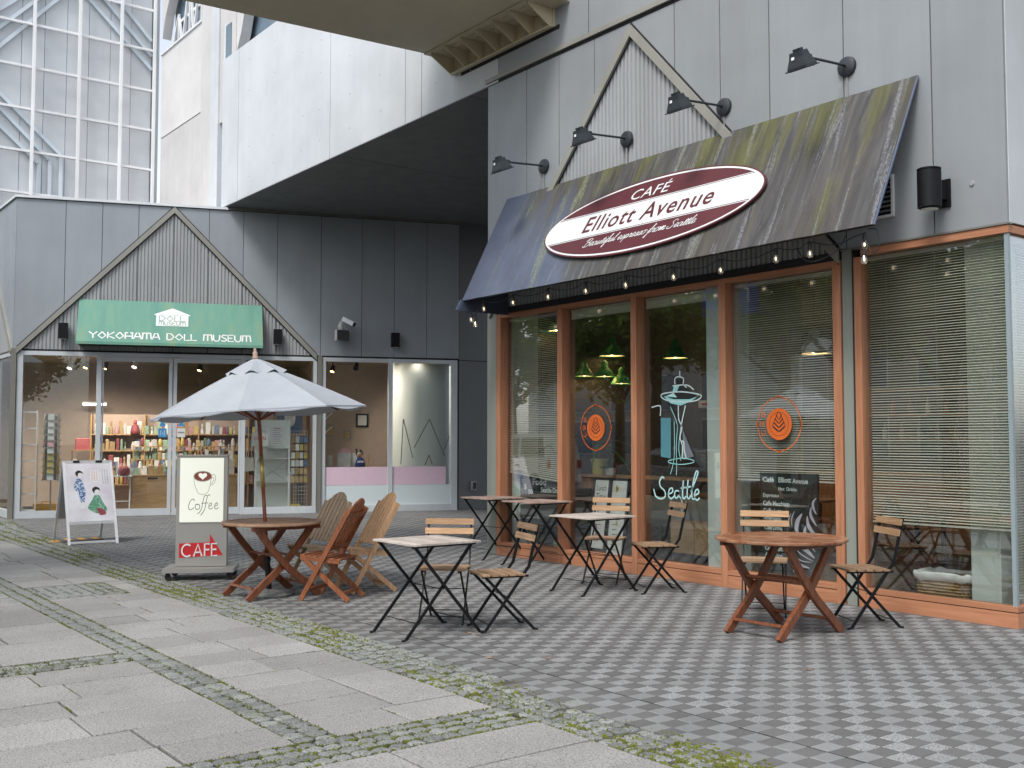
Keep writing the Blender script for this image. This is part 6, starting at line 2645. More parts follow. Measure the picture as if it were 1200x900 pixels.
NSAUC2 = [NSAUC[0], NSAUC[1], ((NSAUC[0][0] + NSAUC[4][0]) / 2, (NSAUC[0][1] + NSAUC[4][1]) / 2 + .004)]
NCAP2 = [NCAP[0], NCAP[1], NCAP[2], ((NCAP[2][0] + NCAP[5][0]) / 2, NCAP[2][1]), ((NCAP[0][0] + NCAP[8][0]) / 2, NCAP[0][1])]
gp = thing('window_painting', 'white and teal painting of a city tower with the word Seattle on the glass', 'window painting', (0, 0, 0))
for pts, nm, mat in ((NGLIM, 'pale_block', 'teal_dark'), (NGREY, 'grey_wedge', 'grey_paint'), (NDARK, 'dark_leg', 'black_paint'), (NBOWL, 'bowl', 'teal_paint'), (NSAUC2, 'saucer_shine', 'pale_teal'), (NCAP2, 'cap_shine', 'teal_paint'), (NCAP, 'cap', 'black_paint'), (NSAUC, 'saucer', 'black_paint')):
    q = MB()
    q.add([(x, z, 0) for x, z in pts], [tuple(range(len(pts)))])
    on_glass(q, nm, mat, gp, {'grey_wedge': .0002, 'dark_leg': .0004, 'bowl': .0003, 'cap': .0005, 'saucer': .0001, 'saucer_shine': -.0003, 'cap_shine': .0001, 'pale_block': 0.0}[nm])
for paths, nm, mat, wd, dz in ((NW, 'white_line', 'line_paint', 0.014, -0.0006), (NT, 'teal_line', 'teal_paint', 0.009, -0.0004), (SEATTLE, 'lettering', 'pale_teal', 0.017, -0.0003)):
    q = MB()
    for s in paths:
        q.ribbon(smooth_path(s, 6) if len(s) > 2 else s, wd, 0.0001)
    on_glass(q, nm, mat, gp, dz)


def roundel(x, z, label):
    t = thing('window_sticker', label, 'sticker', (0, 0, 0), 0, 'orange round stickers on the café panes')
    q = MB()
    n = 48
    for r0, r1 in ((0.262, 0.272),):
        vs = [(x + r0 * cos(2 * pi * k / n), z + r0 * sin(2 * pi * k / n), 0) for k in range(n)] + [(x + r1 * cos(2 * pi * k / n), z + r1 * sin(2 * pi * k / n), 0) for k in range(n)]
        q.add(vs, [(k, (k + 1) % n, n + (k + 1) % n, n + k) for k in range(n)])
    for a in (0, 90, 180, 270):
        q.add([(x + r_ * cos(radians(a + d)), z + r_ * sin(radians(a + d)), 0) for r_, d in ((.262, -8), (.283, -4), (.283, 4), (.262, 8))], [(0, 1, 2, 3)])
    on_glass(q, 'ring', 'logo_orange', t)
    q = MB()
    q.add([(x + .158 * cos(2 * pi * k / n), z + .158 * sin(2 * pi * k / n), 0) for k in range(n)], [tuple(range(n))])
    on_glass(q, 'disc', 'logo_orange', t)
    q = MB()
    for k in range(4):
        zz, w_ = z - 0.075 + 0.040 * k, 0.075 - 0.013 * k
        for s in (-1, 1):
            q.ribbon([(x + s * 0.004, zz), (x + s * w_, zz + 0.052)], 0.016 - 0.002 * k, 0.0001)
    q.ribbon(smooth_path([(x - .082, z - .02), (x - .05, z + .04), (x, z + .12), (x + .05, z + .04), (x + .082, z - .02)], 5), 0.007, 0.0001)
    q.ribbon([(x + .118 * cos(2 * pi * k / 40), z + .118 * sin(2 * pi * k / 40)) for k in range(41)], 0.004, 0.0001)
    on_glass(q, 'leaf_emblem', 'black_paint', t, -0.0003)
    for k, ch in enumerate('Coo'):
        q = MB()
        a = radians(205 - k * 26)
        vs, fs = fit_text(ch, 0.05, 0.055, 0.0)
        ca, sa = cos(a - pi / 2), sin(a - pi / 2)
        q.add([(x + .212 * cos(a) + p[0] * ca - (p[1] - .027) * sa, z + .212 * sin(a) + p[0] * sa + (p[1] - .027) * ca, 0) for p in vs], fs)
        on_glass(q, 'letter', 'logo_orange', t)
    return t


roundel(-5.165, 1.662, 'orange round leaf sticker on the plant window of the café')
roundel(-2.43, 1.67, 'orange round leaf sticker in front of the lowered blind')

# pendant lamps
def pendant(label, x, y, z, r, mat):
    t = thing('pendant_lamp', label, 'lamp', (x, y, z), 0, 'pendant lamps in the café')
    q = MB()
    q.lathe([(r, 0.0), (r * .97, 0.012), (r * .55, r * .75), (r * .34, r * .95), (r * .30, r * 1.35), (r * .14, r * 1.5), (0.012, r * 1.6)], 24, closed=False)
    o = q.build('shade', mat, t, smooth=True)
    q = MB()
    q.tube([(0, 0, r * 1.55), (0, 0, 3.30 - z)], 0.004, 6)
    q.build('cord', 'black_plastic', t)
    q = MB()
    q.lathe([(r * .95, 0.010), (r * .52, r * .70), (0, r * .80)], 20, closed=False)
    q.build('shade_lining', 'shade_glow', t, smooth=True)
    q = MB()
    q.lathe([(0.0, 0.0), (0.03, 0.02), (0.036, 0.05), (0.02, 0.09), (0, 0.1)], 12, closed=False)
    q.build('bulb', 'lamp_glow', t, smooth=True)
    return t


pendant('green pendant lamp behind the first café window blind', -6.87, 0.9, 3.02, 0.14, 'green_enamel')
pendant('highest green pendant lamp in the plant window', -6.86, 1.92, 2.72, 0.19, 'green_enamel')
pendant('leftmost green pendant lamp in the plant window', -6.86, 1.4, 2.41, 0.14, 'green_enamel')
pendant('middle green pendant lamp in the plant window', -6.88, 1.8, 2.42, 0.15, 'green_enamel')
pendant('lowest green pendant lamp in the plant window', -6.75, 2.0, 2.32, 0.15, 'green_enamel')
pendant('green pendant lamp above the painted tower', -5.68, 2.0, 2.62, 0.17, 'green_enamel')
pendant('white pendant lamp behind the blind with the orange sticker', -3.42, 2.0, 2.53, 0.20, 'white_enamel')
for k, (x, y, z, lb) in enumerate(((-5.9, 4.6, 2.35, 'small bare glowing bulb deep in the café behind the painted tower'), (-4.6, 4.5, 1.95, 'small bare glowing bulb low behind the fourth window blind'))):
    t = thing('bare_bulb', lb, 'lamp', (x, y, z))
    q = MB()
    q.lathe([(0.0, -0.05), (0.045, -0.02), (0.05, 0.02), (0.025, 0.07), (0, 0.08)], 14, closed=False)
    q.build('bulb', 'lamp_glow', t, smooth=True)
    q = MB()
    q.tube([(0, 0, 0.075), (0, 0, 3.3 - z)], 0.006, 6)
    q.build('cord', 'black_plastic', t)
    pl = bpy.data.lights.new('bulb_light', 'POINT')
    pl.energy = 10
    pl.color = (1.0, 0.72, 0.42)
    pl.shadow_soft_size = 0.06
    po = bpy.data.objects.new('bulb_light', pl)
    COL.objects.link(po)
    po.parent = t
    po.location = (0, 0, -0.12)

# window bar with plants
t = thing('window_bar', 'narrow wooden bar shelf on steel legs behind the café windows', 'bar table', (-4.9, 0.72, 0))
mbox('top', 'bar_wood', -1.15, 1.55, -0.17, 0.17, 1.045, 1.075, parent=t)
for x in (-1.0, 0.55, 1.45):
    q = MB()
    q.tube([(x, 0, 0), (x, 0, 1.045)], 0.03, 12)
    q.build('leg', 'steel', t, smooth=True)
mbox('side_board', 'bar_wood', -1.14, -0.9, -0.15, 0.15, 0.9, 1.044, parent=t)


def dracaena(label, loc, rz, s):
    t = thing('potted_plant', label, 'plant', loc, rz)
    q = MB()
    q.lathe([(0.0, 0.0), (0.085, 0.0), (0.105, 0.17), (0.115, 0.175), (0.112, 0.2), (0.095, 0.2), (0.09, 0.17), (0.0, 0.165)], 18, closed=False)
    smooth_by_angle(q.build('pot', 'plant_pot', t))
    q = MB()
    q.tube([(0, 0, 0.16), (0.01, 0, 0.3), (0.0, 0.01, 0.42)], [0.014, 0.012, 0.01], 8)
    q.build('stem', 'bark', t)
    rr = random.Random(5)
    for k in range(26):
        a = 2.4 * k
        L = s * rr.uniform(0.35, 0.62)
        el = rr.uniform(0.25, 1.25)
        z0 = 0.28 + 0.16 * k / 26
        pts, ws = [], []
        for i in range(8):
            u = i / 7
            r_ = L * u * cos(el) * (1 + .25 * u)
            z = z0 + L * (sin(el) * u - 0.75 * u * u * (1.2 - el * .5))
            pts.append(Vector((r_ * cos(a), r_ * sin(a), z)))
            ws.append(0.020 * sin(pi * min(1, 0.12 + 0.88 * u)) + 0.001)
        sd_ = Vector((-sin(a), cos(a), 0))
        vs, fs = [], []
        for p, w_ in zip(pts, ws):
            vs += [p - sd_ * w_, p + Vector((0, 0, -0.006)), p + sd_ * w_]
        for i in range(7):
            fs += [(3 * i, 3 * i + 1, 3 * i + 4, 3 * i + 3), (3 * i + 1, 3 * i + 2, 3 * i + 5, 3 * i + 4)]
        q = MB()
        q.add(vs, fs)
        q.build('leaf', 'leaf_green', t)
    return t


dracaena('long leaved plant in a yellow pot on the bar behind the orange sticker', (-5.80, 0.72, 1.0755), 0.3, 1.35)
t = thing('potted_plant', 'low bushy plant beside the yellow pot on the window bar', 'plant', (-5.52, 0.66, 1.0755))
q = MB()
q.lathe([(0, 0), (0.06, 0), (0.075, 0.09), (0.065, 0.09), (0, 0.085)], 14, closed=False)
q.build('pot', 'cream_plastic', t)
for k in range(40):
    a, el, L = R.uniform(0, 6.28), R.uniform(0.0, 1.3), R.uniform(0.1, 0.2)
    c = Vector((cos(a) * cos(el), sin(a) * cos(el), sin(el))) * L + Vector((0, 0, 0.1))
    sdv = Vector((-sin(a), cos(a), 0)) * 0.02
    q = MB()
    q.add([Vector((0, 0, .09)), c * .6 + sdv, c + Vector((0, 0, -.03)), c * .6 - sdv], [(0, 1, 2, 3)])
    q.build('leaf', 'leaf_green', t)

# bench, cartons, tables deeper in the room
t = thing('bench_seat', 'cream upholstered bench behind the window bar', 'bench', (-4.9, 1.55, 0))
mbox('cushion', 'cream_blind', -0.9, 1.0, -0.25, 0.25, 0.44, 0.56, parent=t)
mbox('backrest', 'cream_blind', -0.9, 1.0, -0.33, -0.26, 0.50, 0.80, parent=t)
for x in (-0.8, 0.9):
    for y in (-0.2, 0.2):
        mbox('leg', 'black_metal', x - .02, x + .02, y - .02, y + .02, 0, 0.44, parent=t)
for x, y, lb in ((-4.33, 0.80, 'larger brown carton on the floor under the window bar'), (-4.0, 0.78, 'smaller brown carton next to the green column')):
    t = thing('carton', lb, 'carton', (x, y, 0.20), 0.1)
    w_ = 0.17 if x < -4.2 else 0.11
    mbox('body', 'cardboard', -w_, w_, -0.12, 0.12, 0.0, 0.36, parent=t)
    mbox('flap', 'cardboard', -w_, w_, -0.12, -0.005, 0.361, 0.366, parent=t)
    mbox('flap', 'cardboard', -w_, w_, 0.005, 0.12, 0.361, 0.366, parent=t)
    mbox('tape', 'tan_goods', -0.03, 0.03, -0.1215, -0.1202, 0.05, 0.36, parent=t)
    t2 = thing('low_stand', 'low black stand under the %s carton' % ('larger' if x < -4.2 else 'smaller'), 'stand', (x, y, 0), 0.1)
    mbox('top', 'black_metal', -w_ - .02, w_ + .02, -0.14, 0.14, 0.17, 0.1995, parent=t2)
    for a, c in ((-1, -1), (1, -1), (1, 1), (-1, 1)):
        mbox('leg', 'black_metal', a * w_ - .012, a * w_ + .012, c * .12 - .012, c * .12 + .012, 0, 0.17, parent=t2)
src = [o for o in COL.objects if o.get('label', '').startswith('red brown teak chair')][0]
for x, y, rz, lb in ((-1.45, 0.95, 1.9, 'dark folding chair inside, left behind the corner window'), (-0.95, 1.75, 2.6, 'dark folding chair inside, right behind the corner window near the column')):
    copy_thing(src, (x, y, 0), rz, lb, 'dark chairs inside the café')
for x, y, lb in ((-1.6, 2.0, 'dark wooden table inside behind the corner window'), (-4.6, 3.4, 'dark wooden table deep inside behind the Seattle window'), (-6.2, 3.2, 'dark wooden table deep inside behind the plant window')):
    t = thing('cafe_table', lb, 'table', (x, y, 0), 0.1, 'tables inside the café')
    mbox('top', 'bar_wood', -0.4, 0.4, -0.35, 0.35, 0.70, 0.73, parent=t)
    for a, c in ((-.35, -.3), (.35, -.3), (.35, .3), (-.35, .3)):
        mbox('leg', 'black_metal', a - .02, a + .02, c - .02, c + .02, 0, 0.70, parent=t)
t = thing('service_counter', 'wooden service counter at the back of the café', 'counter', (-4.2, 5.6, 0))
mbox('body', 'bar_wood', -1.8, 1.8, -0.3, 0.3, 0, 1.0, parent=t)
mbox('top', 'shelf_wood', -1.85, 1.85, -0.35, 0.35, 1.0, 1.04, parent=t)
t = thing('wall_shelf', 'dark shelf of bottles on the back wall of the café', 'shelf', (-4.2, 6.85, 1.5))
for k in range(3):
    mbox('board', 'bar_wood', -1.6, 1.6, -0.14, 0.14, 0.4 * k, 0.4 * k + 0.03, parent=t)
for k in range(20):
    q = MB()
    q.lathe([(0, 0), (0.035, 0), (0.035, 0.16), (0.012, 0.2), (0.012, 0.26), (0, 0.26)], 10, Matrix.Translation((-1.5 + k * 0.155, 0, 0.03 + 0.4 * (k % 2))), closed=False)
    q.build('bottle', R.choice(['green_goods', 'tan_goods', 'red_goods', 'white_goods']), t)
t = thing('exit_sign', 'small white sign with a red arrow hanging inside the café', 'sign', (-5.42, 2.3, 2.0))
mbox('board', 'paper', -0.12, 0.12, -0.006, 0.006, -0.05, 0.05, parent=t)
q = MB()
q.prism([(-.07, -.012), (.02, -.012), (.02, -.035), (.07, 0), (.02, .035), (.02, .012), (-.07, .012)], 0.002, Matrix.Translation((0, -0.006, 0)) @ TOY)
q.build('arrow', 'red_paint', t)
q = MB()
q.tube([(0, 0, 0.05), (0, 0, 1.3)], 0.003, 5)
q.build('cord', 'black_plastic', t)

# chalkboards and posters leaning in the windows
def chalk_text(parent, m, body, x, y, width, height, mat='chalk', bold=0.01, z=0.0008):
    bold = bold + 0.012
    vs, fs = fit_text(body, width, height, z, bold=bold)
    q = MB()
    q.add([(p[0] + x + width / 2, p[1] + y, p[2]) for p in vs], fs)
    o = q.build('lettering', mat, parent)
    o.matrix_local = m
    return o


t = thing('chalkboard', 'black chalk menu of hot drinks with a leaf drawing in the fourth window', 'chalkboard', (-2.35, 0.130, 0.174))
BW, BH = 0.345, 1.00
mbox('board', 'chalkboard', -BW, BW, 0.0, 0.012, 0.0, BH, parent=t)
for b_ in ((-BW - .008, -BW, -.004, .016, 0, BH), (BW, BW + .008, -.004, .016, 0, BH), (-BW - .008, BW + .008, -.004, .016, BH, BH + .008)):
    mbox('frame', 'black_paint', *b_, parent=t)
CM = TOY.copy()
CM.translation = (0, -0.0005, 0)
for body, x, y, w_, h_, bo in (('Café', -.32, .915, .145, .052, .02), ('Elliott', -.12, .915, .155, .052, .012), ('Avenue', .05, .910, .185, .050, .012), ('Hot  Drinks', -.12, .835, .22, .035, .006),
                               ('Espresso', -.315, .755, .20, .048, .008), ('Caffe Macchiato', -.315, .68, .325, .048, .008), ('Caffe Latte', -.315, .605, .25, .048, .008), ('Americano', -.31, .535, .215, .043, .008),
                               ('Caffe Crema', -.30, .44, .22, .043, .006), ('Caffe Latte', -.30, .235, .245, .045, .006), ('Americano', -.30, .170, .215, .043, .006), ('Frozen', .05, .045, .12, .04, .006)):
    chalk_text(t, CM, body, x, y, w_, h_, 'chalk', bo)
q = MB()
for pts, wd in (([(.0, .02 + .2), (.05, .16), (.14, .12), (.24, .10)], .035), ([(.03, .30), (.08, .20), (.16, .16), (.27, .16)], .012), ([(.05, .30), (.12, .24), (.2, .2), (.29, .17)], .012), ([(.06, .34), (.14, .30), (.22, .26), (.30, .20)], .045), ([(.12, .40), (.20, .36), (.27, .30), (.31, .26)], .018),
                ([(.16, .62), (.11, .55), (.09, .47), (.12, .40)], .05), ([(.20, .50), (.19, .44), (.22, .38), (.29, .33)], .04), ([(.22, .60), (.23, .52), (.27, .46), (.32, .42)], .04), ([(.27, .69), (.26, .62), (.29, .56), (.33, .51)], .03), ([(.33, .78), (.29, .73), (.30, .67), (.33, .62)], .025),
                ([(.03, .62), (.0, .55), (.01, .47)], .012), ([(.07, .64), (.035, .56), (.04, .48)], .014)):
    pp = smooth_path(pts, 6)
    q.ribbon(pp, [wd * (0.15 + 0.85 * sin(pi * min(1, max(0, i / (len(pp) - 1))))) for i in range(len(pp))], 0.0006)
q.v = [(p[0], p[1], p[2] + .0004) for p in q.v]
o = q.build('leaf_drawing', 'lilac_chalk', t)
o.matrix_local = CM
t = thing('chalkboard', 'black chalk food board standing low in the first café window', 'chalkboard', (-6.36, 0.21, 0.42))
mbox('board', 'chalkboard', -0.42, 0.42, 0.0, 0.012, 0.0, 0.63, parent=t)
for b_ in ((-.43, -.42, -.004, .016, 0, .63), (.42, .43, -.004, .016, 0, .63), (-.43, .43, -.004, .016, .63, .64)):
    mbox('frame', 'black_paint', *b_, parent=t)
for body, x, y, w_, h_ in (('Food', -.17, .51, .28, .085), ('Seattle Dog', 0.0, .40, .38, .085), ('$', -.35, .44, .05, .08), ('50', -.26, .39, .09, .06)):
    chalk_text(t, CM, body, x, y, w_, h_, 'chalk', 0.012)
t = thing('board_easel', 'low black easel holding the food chalkboard', 'easel', (-6.36, 0.235, 0))
for x in (-0.3, 0.3):
    q = MB()
    q.bar((x, 0.0, 0), (x, 0.0, 0.75), 0.02, 0.02)
    q.build('leg', 'black_metal', t)
mbox('ledge', 'black_metal', -0.4, 0.4, -0.045, -0.0105, 0.40, 0.4195, parent=t)
t = thing('plastic_cup', 'yellow green plastic cup on the floor inside the first window', 'cup', (-6.03, 0.22, 0))
q = MB()
q.lathe([(0, 0.0), (0.045, 0.0), (0.06, 0.24), (0.056, 0.24), (0.042, 0.01), (0, 0.01)], 16, closed=False)
q.build('cup', 'plant_pot', t, smooth=True)
for k, (x, w_, lb) in enumerate(((-5.36, 0.135, 'left white menu poster leaning behind the bistro chair'), (-5.04, 0.145, 'right white menu poster leaning behind the bistro chair'))):
    t = thing('menu_poster', lb, 'poster', (x, 0.24, 0.0), -0.12, 'white menu posters in the plant window')
    m = Matrix.Rotation(radians(-7), 4, 'X')
    q = MB()
    q.box(-w_ - .03, w_ + .03, 0.003, 0.02, 0.0, 1.05, m)
    q.build('backing', 'black_paint', t)
    q = MB()
    q.box(-w_, w_, 0.0, 0.0025, 0.20 - .1 * k, 1.03, m)
    q.build('sheet', 'paper', t)
    PM = m @ TOY
    q = MB()
    rr = random.Random(20 + k)
    if k == 0:
        for body, y, hh in (('Lunch', .90, .07), ('Time', .80, .07)):
            vs, fs = fit_text(body, .20, hh, 0.0)
            q.add([(p[0], p[1] + y, 0.0007) for p in vs], fs)
    for j in range(9):
        y = 0.35 + 0.045 * j if k == 0 else 0.2 + 0.06 * j
        q.add([(-.08, y, .0007), (-.08 + rr.uniform(.08, .17), y, .0007), (-.08 + .1, y + .008, .0007), (-.08, y + .008, .0007)], [(0, 1, 2, 3)])
    o = q.build('printing', 'ink', t)
    o.matrix_local = PM
    q = MB()
    for j in range(5):
        xx, y = rr.uniform(-.07, .07), rr.uniform(0.3, 0.95 if k else 0.7)
        q.add([(xx + .025 * cos(a) * rr.uniform(.6, 1.2), y + .035 * sin(a), .0009) for a in (0, 1, 2, 3, 4, 5)], [(0, 1, 2, 3, 4, 5)])
    o = q.build('picture', 'red_goods' if k == 0 else 'yellow_goods', t)
    o.matrix_local = PM
t = thing('dark_chair', 'dark grey chair frame inside left of the menu posters', 'chair', (-5.55, 0.55, 0), 0.4)
mbox('seat', 'black_metal', -0.2, 0.2, -0.2, 0.2, 0.43, 0.46, parent=t)
mbox('backrest', 'black_metal', -0.2, 0.2, 0.2, 0.22, 0.5, 0.85, parent=t)
for a, c in ((-.18, -.18), (.18, -.18), (.18, .18), (-.18, .18)):
    mbox('leg', 'black_metal', a - .012, a + .012, c - .012, c + .012, 0, 0.43, parent=t)

# wicker basket with a white liner behind the corner window
t = thing('wicker_basket', 'square wicker basket with a white cloth liner inside the corner window', 'basket', (-0.80, 0.38, 0), 0.05)
for k in range(12):
    z = 0.012 + k * 0.027
    w_ = 0.20 + 0.0035 * k
    q = MB()
    pts = []
    for i in range(49):
        a = 2 * pi * i / 48
        c, s_ = cos(a), sin(a)
        e = 0.28
        x = w_ * (abs(c) ** e) * (1 if c >= 0 else -1)
        y = w_ * 0.8 * (abs(s_) ** e) * (1 if s_ >= 0 else -1)
        off = 1 + 0.02 * (1 if (i + k) % 2 else -1)
        pts.append((x * off, y * off, z))
    q.tube(pts, 0.013, 5, cap=False)
    q.build('weave', 'wicker', t)
q = MB()
vs, fs = [], []
n = 48
for r_, z in ((0.225, 0.27), (0.262, 0.285), (0.268, 0.335), (0.262, 0.355), (0.235, 0.35), (0.225, 0.25), (0.05, 0.24)):
    for i in range(n):
        a = 2 * pi * i / n
        c, s_ = cos(a), sin(a)
        e = 0.32
        wob = 1 + 0.012 * sin(i * 1.7)
        vs.append((r_ * wob * (abs(c) ** e) * (1 if c >= 0 else -1), r_ * .8 * wob * (abs(s_) ** e) * (1 if s_ >= 0 else -1), z + 0.008 * sin(i * 0.9)))
for j in range(6):
    for i in range(n):
        fs.append((j * n + i, j * n + (i + 1) % n, j * n + n + (i + 1) % n, j * n + n + i))
q.add(vs, fs)
q.build('liner', 'liner', t, smooth=True)

# ================================================================== INSIDE THE MUSEUM SHOP (museum frame)
MR = Matrix.Rotation(MA, 4, 'Z')
mw = lambda x, y, z=0.0: tuple(MR @ Vector((x, y, 0)) + Vector((-16.55, 0, z)))


def mthing(name, label, cat, x, y, z=0.0, rz=0.0, group=None):
    return thing(name, label, cat, mw(x, y, z), MA + rz, group)


# track spots that light the shop
for k, (x, z, on, lb) in enumerate(((-3.0, 3.05, 0, 'round white ceiling spot, leftmost in the museum window'), (-2.70, 3.06, 1, 'small warm spot just left of the first museum mullion'), (-2.33, 3.05, 1, 'black track spot right of the first museum mullion'), (-1.75, 3.10, 0, 'small round spot over the left sliding door'),
                                     (-0.45, 3.05, 1, 'black track spot over the right sliding door'), (2.35, 3.08, 1, 'warm black track spot in the window above the pink band'), (2.87, 3.15, 0, 'unlit black track spot beside the warm one'))):
    t = mthing('track_spot', lb, 'spotlight', x, 0.85, z, 0, 'ceiling spots in the museum shop')
    q = MB()
    q.tube([(0, 0, 0.06), (0, 0, 3.325 - z)], 0.012, 8)
    q.build('stem', 'black_metal', t)
    m = Matrix.Rotation(radians(-28), 4, 'X') @ Matrix.Rotation(radians(15), 4, 'Y')
    q = MB()
    q.lathe([(0.0, 0.09), (0.04, 0.085), (0.062, -0.05), (0.062, -0.075), (0.05, -0.075), (0.04, -0.03), (0, -0.028)], 16, m, closed=False)
    smooth_by_angle(q.build('lamp_can', 'black_metal' if k not in (0, 3) else 'white_paint', t))
    if k != 6:
        q = MB()
        q.lathe([(0.0, -0.06), (0.045, -0.055), (0.045, -0.045), (0, -0.045)], 14, m, closed=False)
        q.build('lamp_face', 'spot_glow' if on else 'tube_glow', t)
    if k != 6:
        pl = bpy.data.lights.new('spot_light', 'SPOT')
        pl.energy = 110 if k == 5 else 62
        pl.spot_size = radians(115)
        pl.spot_blend = 0.7
        pl.color = (1.0, 0.86, 0.72)
        pl.shadow_soft_size = 0.05
        po = bpy.data.objects.new('spot_light', pl)
        COL.objects.link(po)
        po.parent = t
        po.location = (0, 0.05, -0.10)
        po.rotation_euler = (radians(32), 0, 0) if k != 5 else (radians(4), radians(-52), 0)
t = mthing('ceiling_downlight', 'small recessed downlight in front of the round pale column', 'downlight', 4.1, 0.26, 3.325)
q = MB()
q.lathe([(0.0, -0.004), (0.04, -0.004), (0.05, 0.0)], 14, closed=False)
q.build('lens', 'spot_glow', t)
pl = bpy.data.lights.new('downlight_light', 'SPOT')
pl.energy = 3
pl.spot_size = radians(150)
pl.spot_blend = 0.8
pl.color = (1.0, 0.95, 0.88)
pl.shadow_soft_size = 0.05
po = bpy.data.objects.new('downlight_light', pl)
COL.objects.link(po)
po.parent = t
po.location = (0, 0, -0.03)
t = mthing('tube_lamp', 'short white strip lamp glowing deep in the shop', 'lamp', -2.75, 3.6, 2.35)
mbox('tube', 'tube_glow', -0.25, 0.25, -0.02, 0.02, -0.02, 0.02, parent=t)
mbox('holder', 'white_paint', -0.27, 0.27, -0.03, 0.03, 0.0205, 0.06, parent=t)

# shelves along the back with goods
GM = {}


def goods_mesh(kind, mat):
    if (kind, mat) in GM:
        return GM[(kind, mat)]
    q = MB()
    if kind == 'box':
        q.cham(-.5, .5, -.5, .5, 0, 1, .06)
    elif kind == 'doll':
        q.lathe([(0, 0), (.45, 0), (.5, .1), (.32, .45), (.16, .58), (.22, .66), (.27, .8), (.2, .95), (0, 1.0)], 10, closed=False)
    elif kind == 'card':
        q.add([(-.5, -.08, 0), (.5, -.08, 0), (.5, .12, 1), (-.5, .12, 1), (-.5, .0, 0), (.5, .0, 0), (.5, .2, 1), (-.5, .2, 1)], [(0, 1, 2, 3), (7, 6, 5, 4), (0, 4, 5, 1), (1, 5, 6, 2), (2, 6, 7, 3), (3, 7, 4, 0)])
    else:
        q.lathe([(0, 0), (.38, 0), (.5, .18), (.46, .6), (.3, .9), (.1, 1.0), (0, .95)], 10, closed=False)
    me = q.mesh(kind)
    me.materials.append(M[mat])
    GM[(kind, mat)] = me
    return me


CW = {'red_goods': 'red', 'blue_goods': 'blue', 'tan_goods': 'tan', 'white_goods': 'white', 'yellow_goods': 'yellow', 'green_goods': 'grey green', 'pink_goods': 'pink'}
KN = {'box': ('gift_box', 'box'), 'doll': ('small_doll', 'doll'), 'card': ('greeting_card', 'card'), 'pouch': ('cloth_pouch', 'pouch')}


def goods_row(x0, x1, y, z, hmax, rr, where, density=1.0):
    x = x0
    while x < x1:
        kind = rr.choice(['box', 'box', 'card', 'doll', 'pouch', 'box', 'card'])
        mat = rr.choice(['white_goods', 'white_goods', 'red_goods', 'blue_goods', 'tan_goods', 'tan_goods', 'yellow_goods', 'green_goods', 'pink_goods', 'white_goods', 'white_goods', 'tan_goods', 'green_goods'])
        w_ = rr.uniform(0.045, 0.125)
        if rr.random() < density:
            nm, ct = KN[kind]
            o = put(nm, goods_mesh(kind, mat), loc=mw(x + w_ / 2, y + rr.uniform(-.04, .04), z))
            o.scale = (w_ * .92, rr.uniform(.05, .12), rr.uniform(.45, 1) * hmax)
            o.rotation_euler = (0, 0, MA + rr.uniform(-.25, .25))
            tag(o, 'small %s %s %s' % (CW[mat], ct, where), ct, 'goods %s' % where)
        x += w_ * rr.uniform(1.0, 1.25)


rr = random.Random(33)
t = mthing('goods_shelf', 'long wooden wall shelving full of souvenirs at the back of the shop', 'shelf', -0.6, 2.6)
for z in (0.55, 0.93, 1.30, 1.66):
    mbox('board', 'shelf_wood', -2.1, 2.3, -0.17, 0.17, z - 0.025, z, parent=t)
for x in (-2.115, -1.0, 0.15, 1.25, 2.315):
    mbox('upright', 'shelf_wood', x - .014, x + .014, -0.172, 0.172, 0, 2.1, parent=t)
mbox('back_panel', 'museum_wall', -2.1, 2.3, 0.175, 0.19, 0, 2.1, parent=t)
for z, hh in ((0.55, .28), (0.93, .28), (1.30, .28), (1.66, .34)):
    goods_row(-2.65, 1.65, 2.5, z + 0.001, hh, rr, 'on the %s board of the long back shelving' % {0.55: 'lowest', 0.93: 'second lowest', 1.30: 'second highest', 1.66: 'top'}[z], 0.95)
t = mthing('drawer_counter', 'light wooden counter with a drawer front behind the sliding doors', 'counter', -0.85, 1.35)
mbox('carcass', 'shelf_wood', -1.0, 1.2, -0.3, 0.3, 0.0, 0.76, parent=t)
mbox('top', 'shelf_wood', -1.02, 1.22, -0.32, 0.32, 0.761, 0.79, parent=t)
mbox('drawer_front', 'shelf_wood', -0.93, -0.12, -0.325, -0.301, 0.06, 0.74, parent=t)
mbox('drawer_front', 'shelf_wood', -0.09, 0.75, -0.325, -0.301, 0.06, 0.74, parent=t)
mbox('pull_slot', 'joint_black', -0.62, -0.42, -0.327, -0.3255, 0.70, 0.735, parent=t)
goods_row(-1.85, 0.30, 1.18, 0.791, .22, rr, 'in the front row on the light wooden counter', 1.0)
goods_row(-1.85, 0.30, 1.50, 0.791, .36, rr, 'in the back row on the light wooden counter', 1.0)
t = mthing('display_riser', 'wooden display frame standing on the counter by the doors', 'display stand', -0.85, 1.62, 0.791)
for z in (0.0, 0.30, 0.58):
    mbox('board', 'shelf_wood', -0.95, 1.15, -0.06, 0.10, z, z + 0.02, parent=t)
for x in (-0.94, -0.2, 0.45, 1.14):
    mbox('upright', 'shelf_wood', x - .012, x + .012, -0.062, -0.05, 0.021, 0.62, parent=t)
goods_row(-1.78, 0.28, 1.63, 1.112, .24, rr, 'on the middle tier of the counter display frame', 0.95)
goods_row(-1.78, 0.28, 1.63, 1.392, .20, rr, 'on the top tier of the counter display frame', 0.7)
t = mthing('folding_table', 'white folding table stacked with cloth bags in the museum window', 'table', -2.05, 0.95)
mbox('top', 'white_paint', -0.30, 0.28, -0.25, 0.25, 0.765, 0.79, parent=t)
